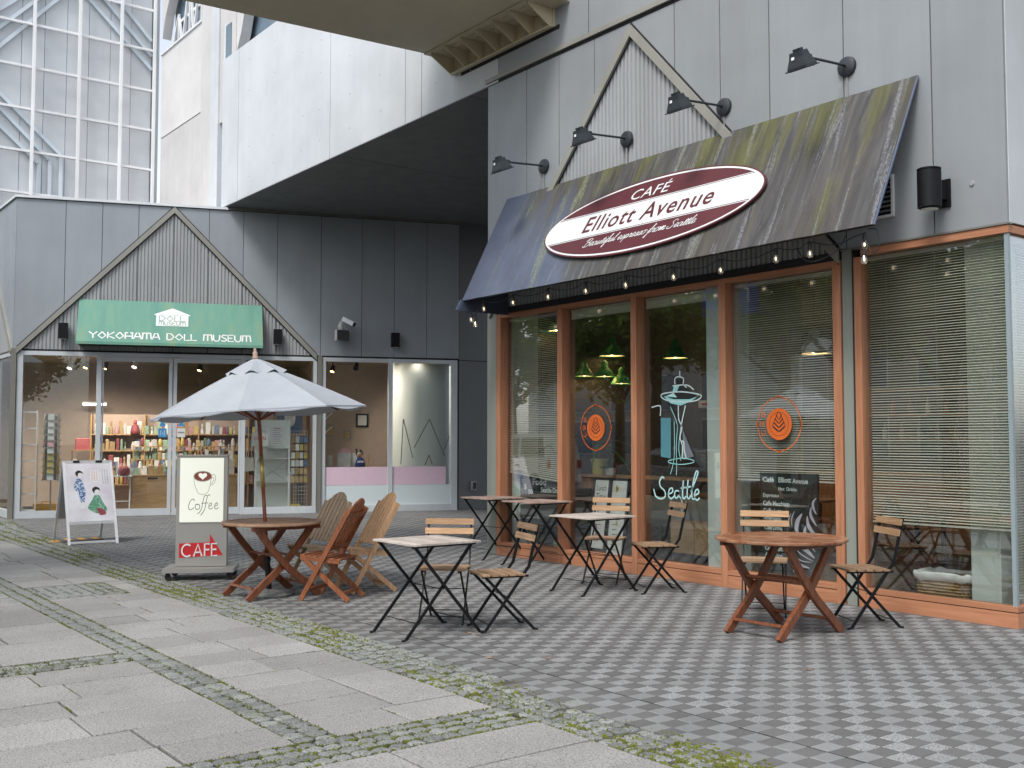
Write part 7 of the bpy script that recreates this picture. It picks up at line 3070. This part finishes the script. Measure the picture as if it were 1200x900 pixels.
for x in (-0.26, 0.24):
    q = MB()
    q.bar((x, -0.22, 0), (x, 0.1, 0.765), 0.025, 0.025)
    q.build('leg', 'white_paint', t)
    q = MB()
    q.bar((x, 0.22, 0), (x, -0.1, 0.765), 0.02, 0.025)
    q.build('leg', 'white_paint', t)
mbox('stretcher', 'white_paint', -0.247, 0.227, -0.13, -0.11, 0.25, 0.27, parent=t)
goods_row(-2.33, -1.80, 0.85, 0.791, .20, rr, 'on the white folding table', 1.0)
goods_row(-2.33, -1.80, 1.05, 0.791, .30, rr, 'on the white folding table', 1.0)
t = mthing('cloth_bag', 'red spotted cloth bag on the white folding table', 'bag', -1.92, 0.77, 0.791)
t.scale = (0.8, 0.8, 0.85)
q = MB()
q.lathe([(0, 0), (.10, 0), (.135, .05), (.13, .16), (.10, .22), (.05, .235), (0, .22)], 14, closed=False)
q.build('bag', 'red_goods', t, smooth=True)
q = MB()
q.tube(smooth_path([(-.06, 0, .21), (-.04, 0, .30), (.04, 0, .30), (.06, 0, .21)], 5), 0.008, 6)
q.build('handle', 'red_goods', t)
t = mthing('red_doll', 'tall dark red doll standing on the top shelf', 'doll', -1.80, 2.40, 1.661)
t.scale = (0.68, 0.68, 0.72)
q = MB()
q.lathe([(0, 0), (.15, 0), (.14, .12), (.09, .26), (.05, .30), (0, .31)], 14, closed=False)
q.build('robe', 'red_goods', t, smooth=True)
q = MB()
q.lathe([(0, .29), (.05, .31), (.062, .36), (.04, .42), (0, .43)], 12, closed=False)
q.build('head', 'red_goods', t, smooth=True)
# postcard rack
t = mthing('postcard_rack', 'revolving rack of postcards standing in the left museum window', 'rack', -3.27, 0.36)
q = MB()
q.tube([(0, 0, 0.02), (0, 0, 2.05)], 0.014, 8)
q.build('pole', 'steel', t)
q = MB()
q.lathe([(0, 0), (.2, 0), (.2, .02), (.03, .035), (0, .035)], 18, closed=False)
q.build('foot', 'steel', t)
for a in range(5):
    ang_ = radians(-90 + 72 * a)
    for k in range(10):
        q = MB()
        mm = Matrix.Rotation(ang_ + pi / 2, 4, 'Z') @ Matrix.Translation((0, -0.155, 0.72 + 0.132 * k)) @ Matrix.Rotation(radians(-10), 4, 'X')
        q.box(-0.055, 0.055, -0.002, 0.002, 0, 0.14, mm)
        q.build('postcard', 'yellow_goods' if 1 <= k <= 3 else rr.choice(['white_goods', 'white_goods', 'pink_goods', 'paper']), t)
        q = MB()
        q.box(-0.06, 0.06, -0.02, -0.016, 0, 0.012, mm)
        q.box(-0.06, 0.06, 0.0045, 0.0075, 0, 0.10, mm)
        q.build('wire_pocket', 'steel', t)
t = mthing('acrylic_cabinet', 'clear stacked display cabinet at the left end of the museum window', 'cabinet', -3.64, 0.26)
for k in range(7):
    mbox('shelf', 'cabinet_glass', -0.13, 0.12, -0.14, 0.14, 0.15 + 0.32 * k, 0.158 + 0.32 * k, parent=t)
for x in (-0.135, 0.125):
    mbox('side', 'cabinet_glass', x - .004, x + .004, -0.14, 0.14, 0.10, 2.11, parent=t)
mbox('front_trim', 'white_paint', 0.115, 0.135, -0.15, -0.141, 0.1, 2.11, parent=t)
mbox('front_trim', 'white_paint', -0.145, -0.125, -0.15, -0.141, 0.1, 2.11, parent=t)
for k in range(7):
    mbox('shelf_lip', 'white_paint', -0.125, 0.115, -0.149, -0.141, 0.14 + .32 * k, 0.165 + .32 * k, parent=t)
mbox('plinth', 'cream_plastic', -0.14, 0.13, -0.14, 0.14, 0.0, 0.10, parent=t)
t = mthing('tool_case', 'bright orange yellow hard case on the floor below the postcards', 'case', -3.36, 0.62)
mbox('body', 'orange_case', -0.26, 0.24, -0.08, 0.08, 0.015, 0.13, parent=t)
mbox('lid', 'orange_case', -0.255, 0.235, -0.075, 0.075, 0.132, 0.25, parent=t)
q = MB()
q.tube(smooth_path([(-.09, -0.07, .25), (-.08, -.07, .29), (.07, -.07, .29), (.08, -.07, .25)], 4), 0.012, 6)
q.build('handle', 'orange_case', t)
t = mthing('shelf_box', 'square wooden shelf boxes with an orange box behind the postcards', 'shelf', -2.80, 1.5)
for b_ in ((-.22, .22, -.12, .12, 0.9, .92), (-.22, .22, -.12, .12, 1.30, 1.32), (-.22, -.20, -.12, .12, .921, 1.299), (.20, .22, -.12, .12, .921, 1.299), (-.24, .3, -.15, .15, 0, .899)):
    mbox('board', 'shelf_wood', *b_, parent=t)
t = mthing('orange_box', 'orange box standing on the square wooden shelf', 'box', -2.80, 1.5, 1.321, 0.2)
q = MB()
q.cham(-0.14, 0.14, -0.06, 0.06, 0, 0.24, 0.008)
q.build('box', 'red_goods', t)
goods_row(-2.98, -2.62, 1.45, 0.921, .22, rr, 'in the square wooden shelf box', 1.0)

# white cabinet with notices by the right pane
t = mthing('display_cabinet', 'white frame cabinet with glass doors and notices right of the doors', 'cabinet', 1.05, 0.75)
for x in (-0.33, 0.36):
    mbox('upright', 'white_paint', x - .018, x + .018, -0.16, -0.13, 0, 1.95, parent=t)
    mbox('upright', 'white_paint', x - .018, x + .018, 0.13, 0.16, 0, 1.95, parent=t)
for z in (0.06, 0.62, 1.12, 1.62, 1.93):
    mbox('shelf', 'white_goods', -0.31, 0.34, -0.128, 0.128, z, z + .02, parent=t)
mbox('back', 'cylinder_wall', -0.345, 0.375, 0.161, 0.17, 0.0, 1.96, parent=t)
mbox('top_panel', 'cylinder_wall', -0.311, 0.341, -0.15, -0.14, 1.35, 1.93, parent=t)
for a, c in (((-.3, .62), (.33, 1.1)), ((.33, .62), (-.3, 1.1))):
    q = MB()
    q.bar((a[0], -0.152, a[1]), (c[0], -0.152, c[1]), 0.006, 0.008)
    q.build('wire_brace', 'steel', t)
t = mthing('notice_sheet', 'white printed notice taped on the display cabinet', 'notice', 1.15, 0.585, 1.40)
mbox('sheet', 'paper', -0.14, 0.14, 0, 0.003, 0, 0.40, parent=t)
for k in range(7):
    mbox('print_line', 'blue_goods' if k in (3, 4) else 'bolt_grey', -0.10, 0.10 - .02 * (k % 3), -0.0008, -0.0002, 0.05 + .045 * k, 0.062 + .045 * k, parent=t)
mbox('print_line', 'red_goods', -0.07, 0.07, -0.0008, -0.0002, 0.36, 0.378, parent=t)
t = mthing('open_sign', 'white card with the red word OPEN hanging by the doors', 'sign', 0.78, 0.40, 1.40)
mbox('card', 'paper', -0.17, 0.17, 0, 0.006, 0, 0.27, parent=t)
vs, fs = fit_text('OPEN', 0.24, 0.075, 0.0, bold=0.01)
q = MB()
q.add([(p[0], p[1] + .12, 0.0006) for p in vs], fs)
o = q.build('lettering', 'red_paint', t)
o.matrix_local = TOY
q = MB()
q.tube([(-.15, .003, .27), (0, .003, 0.36), (.15, .003, .27)], 0.002, 4)
q.build('cord', 'black_plastic', t)
t = mthing('tote_bag', 'cream cloth tote bag hanging left of the display cabinet', 'bag', 0.58, 0.8, 0.85)
q = MB()
q.add([(-.12, 0, 0), (.12, .02, 0.02), (.10, .03, .30), (-.08, 0, .30), (-.12, .06, 0), (.12, .08, .02), (.10, .07, .30), (-.08, .05, .30)], [(0, 1, 2, 3), (7, 6, 5, 4), (0, 4, 5, 1), (1, 5, 6, 2), (2, 6, 7, 3), (3, 7, 4, 0)])
q.build('bag', 'cream_blind', t)
q = MB()
q.tube(smooth_path([(-.06, .02, .30), (-.03, .03, .48), (.04, .03, .48), (.07, .04, .30)], 5), 0.008, 5)
q.build('handle', 'cream_blind', t)
t = mthing('wire_rack', 'white wire grid rack hung with small packets right of the cabinet', 'rack', 1.62, 0.62)
for x in [-0.17 + 0.057 * k for k in range(7)]:
    q = MB()
    q.tube([(x, 0, 0.1), (x, 0, 1.72)], 0.003, 5)
    q.build('wire', 'white_paint', t)
for z in [0.12 + 0.08 * k for k in range(21)]:
    q = MB()
    q.tube([(-0.175, 0.0062, z), (0.175, 0.0062, z)], 0.003, 5)
    q.build('wire', 'white_paint', t)
for k in range(24):
    q = MB()
    x, z = -0.13 + 0.088 * (k % 4), 0.62 + 0.17 * (k // 4)
    q.box(x - .036, x + .036, -0.04, -0.015, z, z + .13)
    q.build('packet', rr.choice(['white_goods', 'white_goods', 'blue_goods', 'tan_goods', 'yellow_goods']), t)
mbox('floor_box', 'yellow_goods', -0.18, 0.02, -0.15, 0.0, 0.02, 0.16, parent=t)
t = mthing('framed_picture', 'large framed doll picture hanging behind the wire rack', 'picture', 1.50, 1.58, 1.62)
mbox('frame', 'shelf_wood', -0.36, 0.36, -0.03, 0.0, 0.0, 0.78, parent=t)
mbox('picture', 'blue_goods', -0.28, 0.28, -0.034, -0.0305, 0.06, 0.72, parent=t)
q = MB()
q.prism(elp(0, .40, .12, .2), 0.003, Matrix.Translation((0, -0.0342, 0)) @ TOY)
q.build('painted_figure', 'white_goods', t)

# desk behind the pink band
t = mthing('reception_desk', 'wooden desk top behind the pink window band', 'desk', 2.75, 0.62)
mbox('top', 'shelf_wood', -0.65, 0.6, -0.30, 0.3, 0.90, 0.935, parent=t)
for x in (-0.6, 0.55):
    mbox('leg', 'shelf_wood', x - .03, x + .03, -0.2, 0.25, 0, 0.90, parent=t)
t = mthing('pamphlet_holder', 'white folded card stand on the desk behind the pink band', 'card stand', 2.55, 0.55, 0.936)
mbox('front', 'white_goods', -0.13, 0.16, -0.06, -0.05, 0, 0.31, parent=t)
mbox('back', 'white_goods', -0.08, 0.30, 0.05, 0.06, 0, 0.31, parent=t)
q = MB()
q.prism(elp(0.05, .31, .13, .10), 0.01, Matrix.Translation((0, 0.0, 0)) @ TOY)
q.build('arched_top', 'pink_goods', t)
mbox('side', 'white_goods', 0.285, 0.30, -0.05, 0.049, 0, 0.30, parent=t)
t = mthing('paper_stack', 'small stand of leaflets left on the museum desk', 'leaflets', 2.27, 0.55, 0.936)
mbox('leaflet', 'tan_goods', -0.07, 0.06, -0.03, 0.03, 0, 0.28, parent=t)
mbox('cover', 'white_goods', -0.06, 0.05, -0.036, -0.031, 0.02, 0.26, parent=t)
t = mthing('desk_doll', 'doll with black hair in a navy kimono on the museum desk', 'doll', 2.92, 0.52, 0.936)
q = MB()
q.lathe([(0, 0), (.11, 0), (.115, .06), (.085, .17), (.05, .21), (0, .22)], 14, closed=False)
q.build('kimono', 'navy_cloth', t, smooth=True)
q = MB()
q.lathe([(0, .20), (.035, .21), (.062, .25), (.06, .30), (.03, .335), (0, .34)], 14, Matrix.Translation((-.02, -.02, .01)), closed=False)
q.build('face', 'skin', t, smooth=True)
q = MB()
q.lathe([(.078, .25), (.085, .30), (.06, .36), (0, .385)], 14, Matrix.Translation((-.015, .012, .01)), closed=False)
q.build('hair', 'hair', t, smooth=True)
q = MB()
q.lathe([(0, 0), (.03, .02), (.03, .05), (0, .07)], 10, Matrix.Translation((-.075, .01, .34)), closed=False)
q.build('hair_bun', 'hair', t, smooth=True)
mbox('sash', 'white_goods', -.075, .06, -.1, -.085, .10, .14, parent=t)
t = mthing('wooden_stick_holder', 'pair of pale wooden sticks standing on the museum desk', 'sticks', 3.08, 0.5, 0.936)
for dx, hh in ((0, .28), (-.09, .10)):
    q = MB()
    q.bar((dx, 0, 0), (dx + .03, 0, hh), 0.03, 0.05, up=(0, 1, 0))
    q.build('stick', 'shelf_wood', t)
for x, z, w_, h_, lb in ((2.55, 1.75, .10, .15, 'dark framed notice on the pink wall, left'), (2.97, 1.65, .09, .10, 'pale square print on the pink wall, lowest of three'), (3.32, 2.0, .15, .16, 'small framed print on the pink wall beside the column')):
    t = mthing('wall_print', lb, 'picture', x, 2.88, z, 0, 'prints on the pink wall')
    mbox('frame', 'black_paint' if w_ > .12 else 'bolt_grey', -w_, w_, -.02, 0.0, -h_, h_, parent=t)
    mbox('print', 'paper' if w_ > .12 else 'tan_goods', -w_ * .7, w_ * .7, -.023, -.0205, -h_ * .75, h_ * .75, parent=t)
t = mthing('hanging_rails', 'pair of short white slanted rails at the left of the desk window', 'rails', 2.18, 0.4, 0)
for z in (1.65, 1.95):
    q = MB()
    q.bar((-.07, 0, z), (.12, 0.06, z + .16), 0.015, 0.02)
    q.build('rail', 'white_paint', t)
mbox('post', 'white_paint', -.09, -.065, -.02, .02, 0, 2.2, parent=t)
# stickers on the sliding doors
for x, lb in ((-1.16, 'blue sticker on the left sliding door of the museum'), (-0.80, 'blue and white sticker on the right sliding door')):
    t = mthing('door_sticker', lb, 'sticker', x, 0.0405, 0, 0, 'stickers on the sliding doors')
    mbox('square', 'blue_sticker' if x < -1 else 'paper', -.085, .075, -.0008, 0, 1.58, 1.76, parent=t)
    q = MB()
    q.prism([(-.06, 1.80), (.05, 1.80), (.05, 1.83), (0, 1.97), (-.06, 1.83)], 0.0008, TOY)
    q.build('triangle', 'blue_sticker', t)
    q = MB()
    if x < -1:
        for s in ([(-.045, 1.62), (-.045, 1.72), (.035, 1.62), (.035, 1.72)],):
            q.ribbon(s, 0.012, 0.0004, Matrix.Translation((0, -.0009, 0)) @ TOY)
        q.build('glyph', 'sign_white', t)
    else:
        q.box(-.07, .06, -.0014, -.0009, 1.66, 1.69)
        q.build('glyph', 'bolt_grey', t)

# ================================================================== ACROSS THE STREET (seen as reflections in the shop windows)
def tree(name, label, loc, h, cr, seed, n=7000):
    rr = random.Random(seed)
    t = thing(name, label, 'tree', loc, rr.uniform(0, 6), 'street trees across the road')
    q = MB()
    q.tube([(0, 0, -0.2), (0.05, 0.03, h * .18), (0.0, 0.1, h * .36), (0.1, 0.05, h * .5)], [0.22, 0.17, 0.14, 0.10], 10)
    limbs = []
    for k in range(9):
        a = 2.4 * k + rr.uniform(-.3, .3)
        z0 = h * rr.uniform(0.32, 0.52)
        L = cr * rr.uniform(0.55, 0.95)
        p1 = Vector((cos(a) * L * .5, sin(a) * L * .5, z0 + L * rr.uniform(.25, .45)))
        p2 = Vector((cos(a + .2) * L, sin(a + .2) * L, z0 + L * rr.uniform(.35, .9)))
        q.tube([(0.04, 0.06, z0 - .25), p1, p2], [0.07, 0.045, 0.015], 6)
        limbs += [p1, p2, (p1 + p2) / 2]
    q.build('trunk', 'bark', t, smooth=True)
    cl = []
    for k in range(34):
        b_ = rr.choice(limbs)
        d = Vector((rr.gauss(0, 1), rr.gauss(0, 1), rr.gauss(0, .7)))
        cl.append((b_ + d * cr * .24 + Vector((0, 0, cr * .12)), cr * rr.uniform(.16, .34)))
    vs, fs = [], []
    for k in range(n):
        c, r_ = rr.choice(cl)
        d = Vector((rr.gauss(0, 1), rr.gauss(0, 1), rr.gauss(0, .75)))
        d = d / max(d.length, .01) * r_ * (rr.random() ** .45)
        p = c + d
        s_ = rr.uniform(.08, .19)
        u = Vector((rr.gauss(0, 1), rr.gauss(0, 1), rr.gauss(0, .6))).normalized() * s_
        v = Vector((rr.gauss(0, 1), rr.gauss(0, 1), rr.gauss(0, .6))).normalized() * s_ * .6
        o = len(vs)
        vs += [p - u, p + v, p + u, p - v]
        fs.append((o, o + 1, o + 2, o + 3))
    me = bpy.data.meshes.new('crown')
    me.from_pydata([tuple(p) for p in vs], [], fs)
    me.materials.append(M['tree_leaf'])
    put('crown', me, t)
    return t


tr0 = tree('street_tree', 'leafy street tree mirrored in the first café windows', (-17.5, -13.2, 0), 9.5, 3.6, 11)
tr1 = tree('street_tree', 'spreading street tree mirrored in the corner café window', (-5.5, -13.4, 0), 8.5, 3.3, 12)
copy_thing(tr0, (-11.5, -13.6, 0), 2.1, 'wide street tree mirrored in the middle café windows')
copy_thing(tr1, (-24.0, -13.0, 0), 1.0, 'street tree farthest along the road to the left')
copy_thing(tr1, (-20.6, -14.6, 0), 5.0, 'street tree between the first two along the road')
copy_thing(tr0, (-14.4, -15.0, 0), 3.9, 'street tree behind the blue direction sign')
copy_thing(tr1, (-8.4, -13.4, 0), 2.7, 'street tree mirrored beside the corner window blind')
copy_thing(tr1, (2.5, -15.5, 0), 4.0, 'street tree across the road behind the camera')
copy_thing(tr0, (15.0, -11.8, 0), 0.6, 'street tree mirrored in the museum doors')
copy_thing(tr1, (12.5, -6.5, 0), 3.1, 'street tree mirrored in the left museum window')


def street_building(label, x0, x1, y0, y1, h, mat, floors, bays, face):
    t = thing('street_building', label, 'building', ((x0 + x1) / 2, (y0 + y1) / 2, 0))
    cx_, cy_ = (x0 + x1) / 2, (y0 + y1) / 2
    mbox('wall', mat, x0 - cx_, x1 - cx_, y0 - cy_, y1 - cy_, -0.1, h, parent=t)
    mbox('roof_edge', 'coping_metal', x0 - cx_ - .15, x1 - cx_ + .15, y0 - cy_ - .15, y1 - cy_ + .15, h + 0.002, h + .35, parent=t)
    for f in range(floors):
        for b_ in range(bays):
            z0 = 0.9 + f * (h - .6) / floors
            if face == 'y':
                w_ = (x1 - x0) / bays
                xa = x0 - cx_ + (b_ + .22) * w_
                fr_ = mbox('window', 'alu_frame', xa, xa + w_ * .56, y1 - cy_ + .002, y1 - cy_ + .06, z0, z0 + 1.5, parent=t)
                mbox('pane', 'tower_glass', xa + .06, xa + w_ * .56 - .06, y1 - cy_ + .061, y1 - cy_ + .075, z0 + .06, z0 + 1.44, parent=fr_)
            else:
                w_ = (y1 - y0) / bays
                ya = y0 - cy_ + (b_ + .22) * w_
                fr_ = mbox('window', 'alu_frame', x0 - cx_ - .06, x0 - cx_ - .002, ya, ya + w_ * .56, z0, z0 + 1.5, parent=t)
                mbox('pane', 'tower_glass', x0 - cx_ - .075, x0 - cx_ - .061, ya + .06, ya + w_ * .56 - .06, z0 + .06, z0 + 1.44, parent=fr_)
    return t


street_building('grey office block across the road mirrored in the café windows', -36, -20, -34, -23, 6.2, 'street_building_grey', 3, 6, 'y')
street_building('pinkish building across the road mirrored in the café windows', -18.5, -6, -33, -23.5, 5.4, 'street_building', 2, 5, 'y')
street_building('long low pinkish building mirrored in the museum doors', 24, 36, -22, 2, 7.5, 'street_building', 2, 7, 'x')


def vehicle(name, label, loc, rz, prof, W, mat, glass, wheels, group=None, plate=None):
    """body from a side profile, glass band, four wheels (> tyre, rim), lamps"""
    t = thing(name, label, 'van' if 'van' in name else 'car', loc, rz)
    n = len(prof)
    vs = []
    for s, tk in ((-1, 1), (1, 1)):
        for x, z, inset in prof:
            vs.append((x, s * (W / 2 - inset), z))
    fs = [tuple(range(n - 1, -1, -1)), tuple(range(n, 2 * n))] + [(k, (k + 1) % n, n + (k + 1) % n, n + k) for k in range(n)]
    q = MB()
    q.add(vs, fs)
    o = q.build('body', mat, t)
    bv = o.modifiers.new('soft', 'BEVEL')
    bv.width, bv.segments, bv.limit_method, bv.angle_limit = 0.06, 3, 'ANGLE', radians(20)
    for gl in glass:
        for s in (-1, 1):
            q = MB()
            g = [(x, s * (W / 2 - ins + 0.004), z) for x, z, ins in gl]
            g2 = [(x, s * (W / 2 - ins - 0.02), z) for x, z, ins in gl]
            m = len(g)
            q.add(g + g2, [tuple(range(m)), tuple(range(2 * m - 1, m - 1, -1))] + [(k, (k + 1) % m, m + (k + 1) % m, m + k) for k in range(m)])
            q.build('side_window', 'car_window', t)
    for x in wheels:
        for s in (-1, 1):
            m = Matrix.Translation((x, s * (W / 2 - .09), .31)) @ Matrix.Rotation(radians(90), 4, 'X')
            q = MB()
            q.lathe([(.0, -.1), (.29, -.1), (.31, -.07), (.31, .07), (.29, .1), (0, .1)], 24, m, closed=False)
            w_ = q.build('wheel', 'tyre', t)
            q = MB()
            q.lathe([(0, -.11), (.17, -.105), (.19, -.101), (.19, .101), (.17, .105), (0, .11)], 16, m, closed=False)
            q.build('rim', 'steel', w_)
    x_end = max(p[0] for p in prof)
    for s in (-1, 1):
        mbox('tail_lamp', 'red_paint', x_end - .04, x_end + .012, s * W * .42 - .06, s * W * .42 + .06, .75, 1.0, parent=t)
    if plate:
        mbox('number_plate', plate, x_end, x_end + .02, -.17, .17, .45, .62, parent=t)
    return t


vehicle('parked_van', 'small white van parked across the road, mirrored in the first café window', (-22.6, -12.6, -0.09), radians(0),
        [(-1.7, .28, 0), (-1.7, .85, .02), (-1.45, 1.05, .05), (-1.05, 1.78, .14), (1.45, 1.86, .14), (1.66, 1.1, .04), (1.7, .28, 0)], 1.48, 'car_white',
        [[(-1.2, 1.1, .045), (-.9, 1.66, .12), (.2, 1.68, .12), (.2, 1.1, .04)], [(.35, 1.1, .04), (.35, 1.68, .12), (1.4, 1.70, .12), (1.55, 1.1, .04)]], (-1.15, 1.1), plate='plate_yellow')
vehicle('parked_car', 'silver car parked across the road, mirrored in the plant window', (-15.4, -12.4, -0.09), radians(180),
        [(-2.1, .25, .05), (-2.15, .62, .06), (-1.3, .86, .06), (-.7, 1.35, .22), (.7, 1.42, .24), (1.5, 1.0, .10), (2.1, .92, .06), (2.15, .3, .04)], 1.7, 'car_silver',
        [[(-1.05, .92, .07), (-.6, 1.28, .2), (.0, 1.33, .21), (.0, .92, .07)], [(.1, .92, .07), (.1, 1.33, .21), (.65, 1.33, .22), (1.25, .98, .09)]], (-1.35, 1.35), plate='paper')
t = thing('road_sign', 'blue direction sign on a grey pole across the road', 'road sign', (-13.2, -11.6, 0))
q = MB()
q.tube([(0, 0, -.1), (0, 0, 6.0)], .06, 12)
q.build('pole', 'alu_frame', t, smooth=True)
mbox('panel', 'blue_sign', -.9, .9, .07, .1, 4.6, 5.9, parent=t)
q = MB()
for s in ([(0, 4.75), (0, 5.65)], [(-.12, 5.5), (0, 5.68), (.12, 5.5)], [(-.6, 4.9), (-.6, 5.2), (-.35, 5.35), (0, 5.35)]):
    q.ribbon(s, .07, .004, Matrix.Translation((0, .101, 0)) @ frame((0, 0, 0), (-1, 0, 0), (0, 0, 1)))
q.build('arrow', 'sign_white', t)
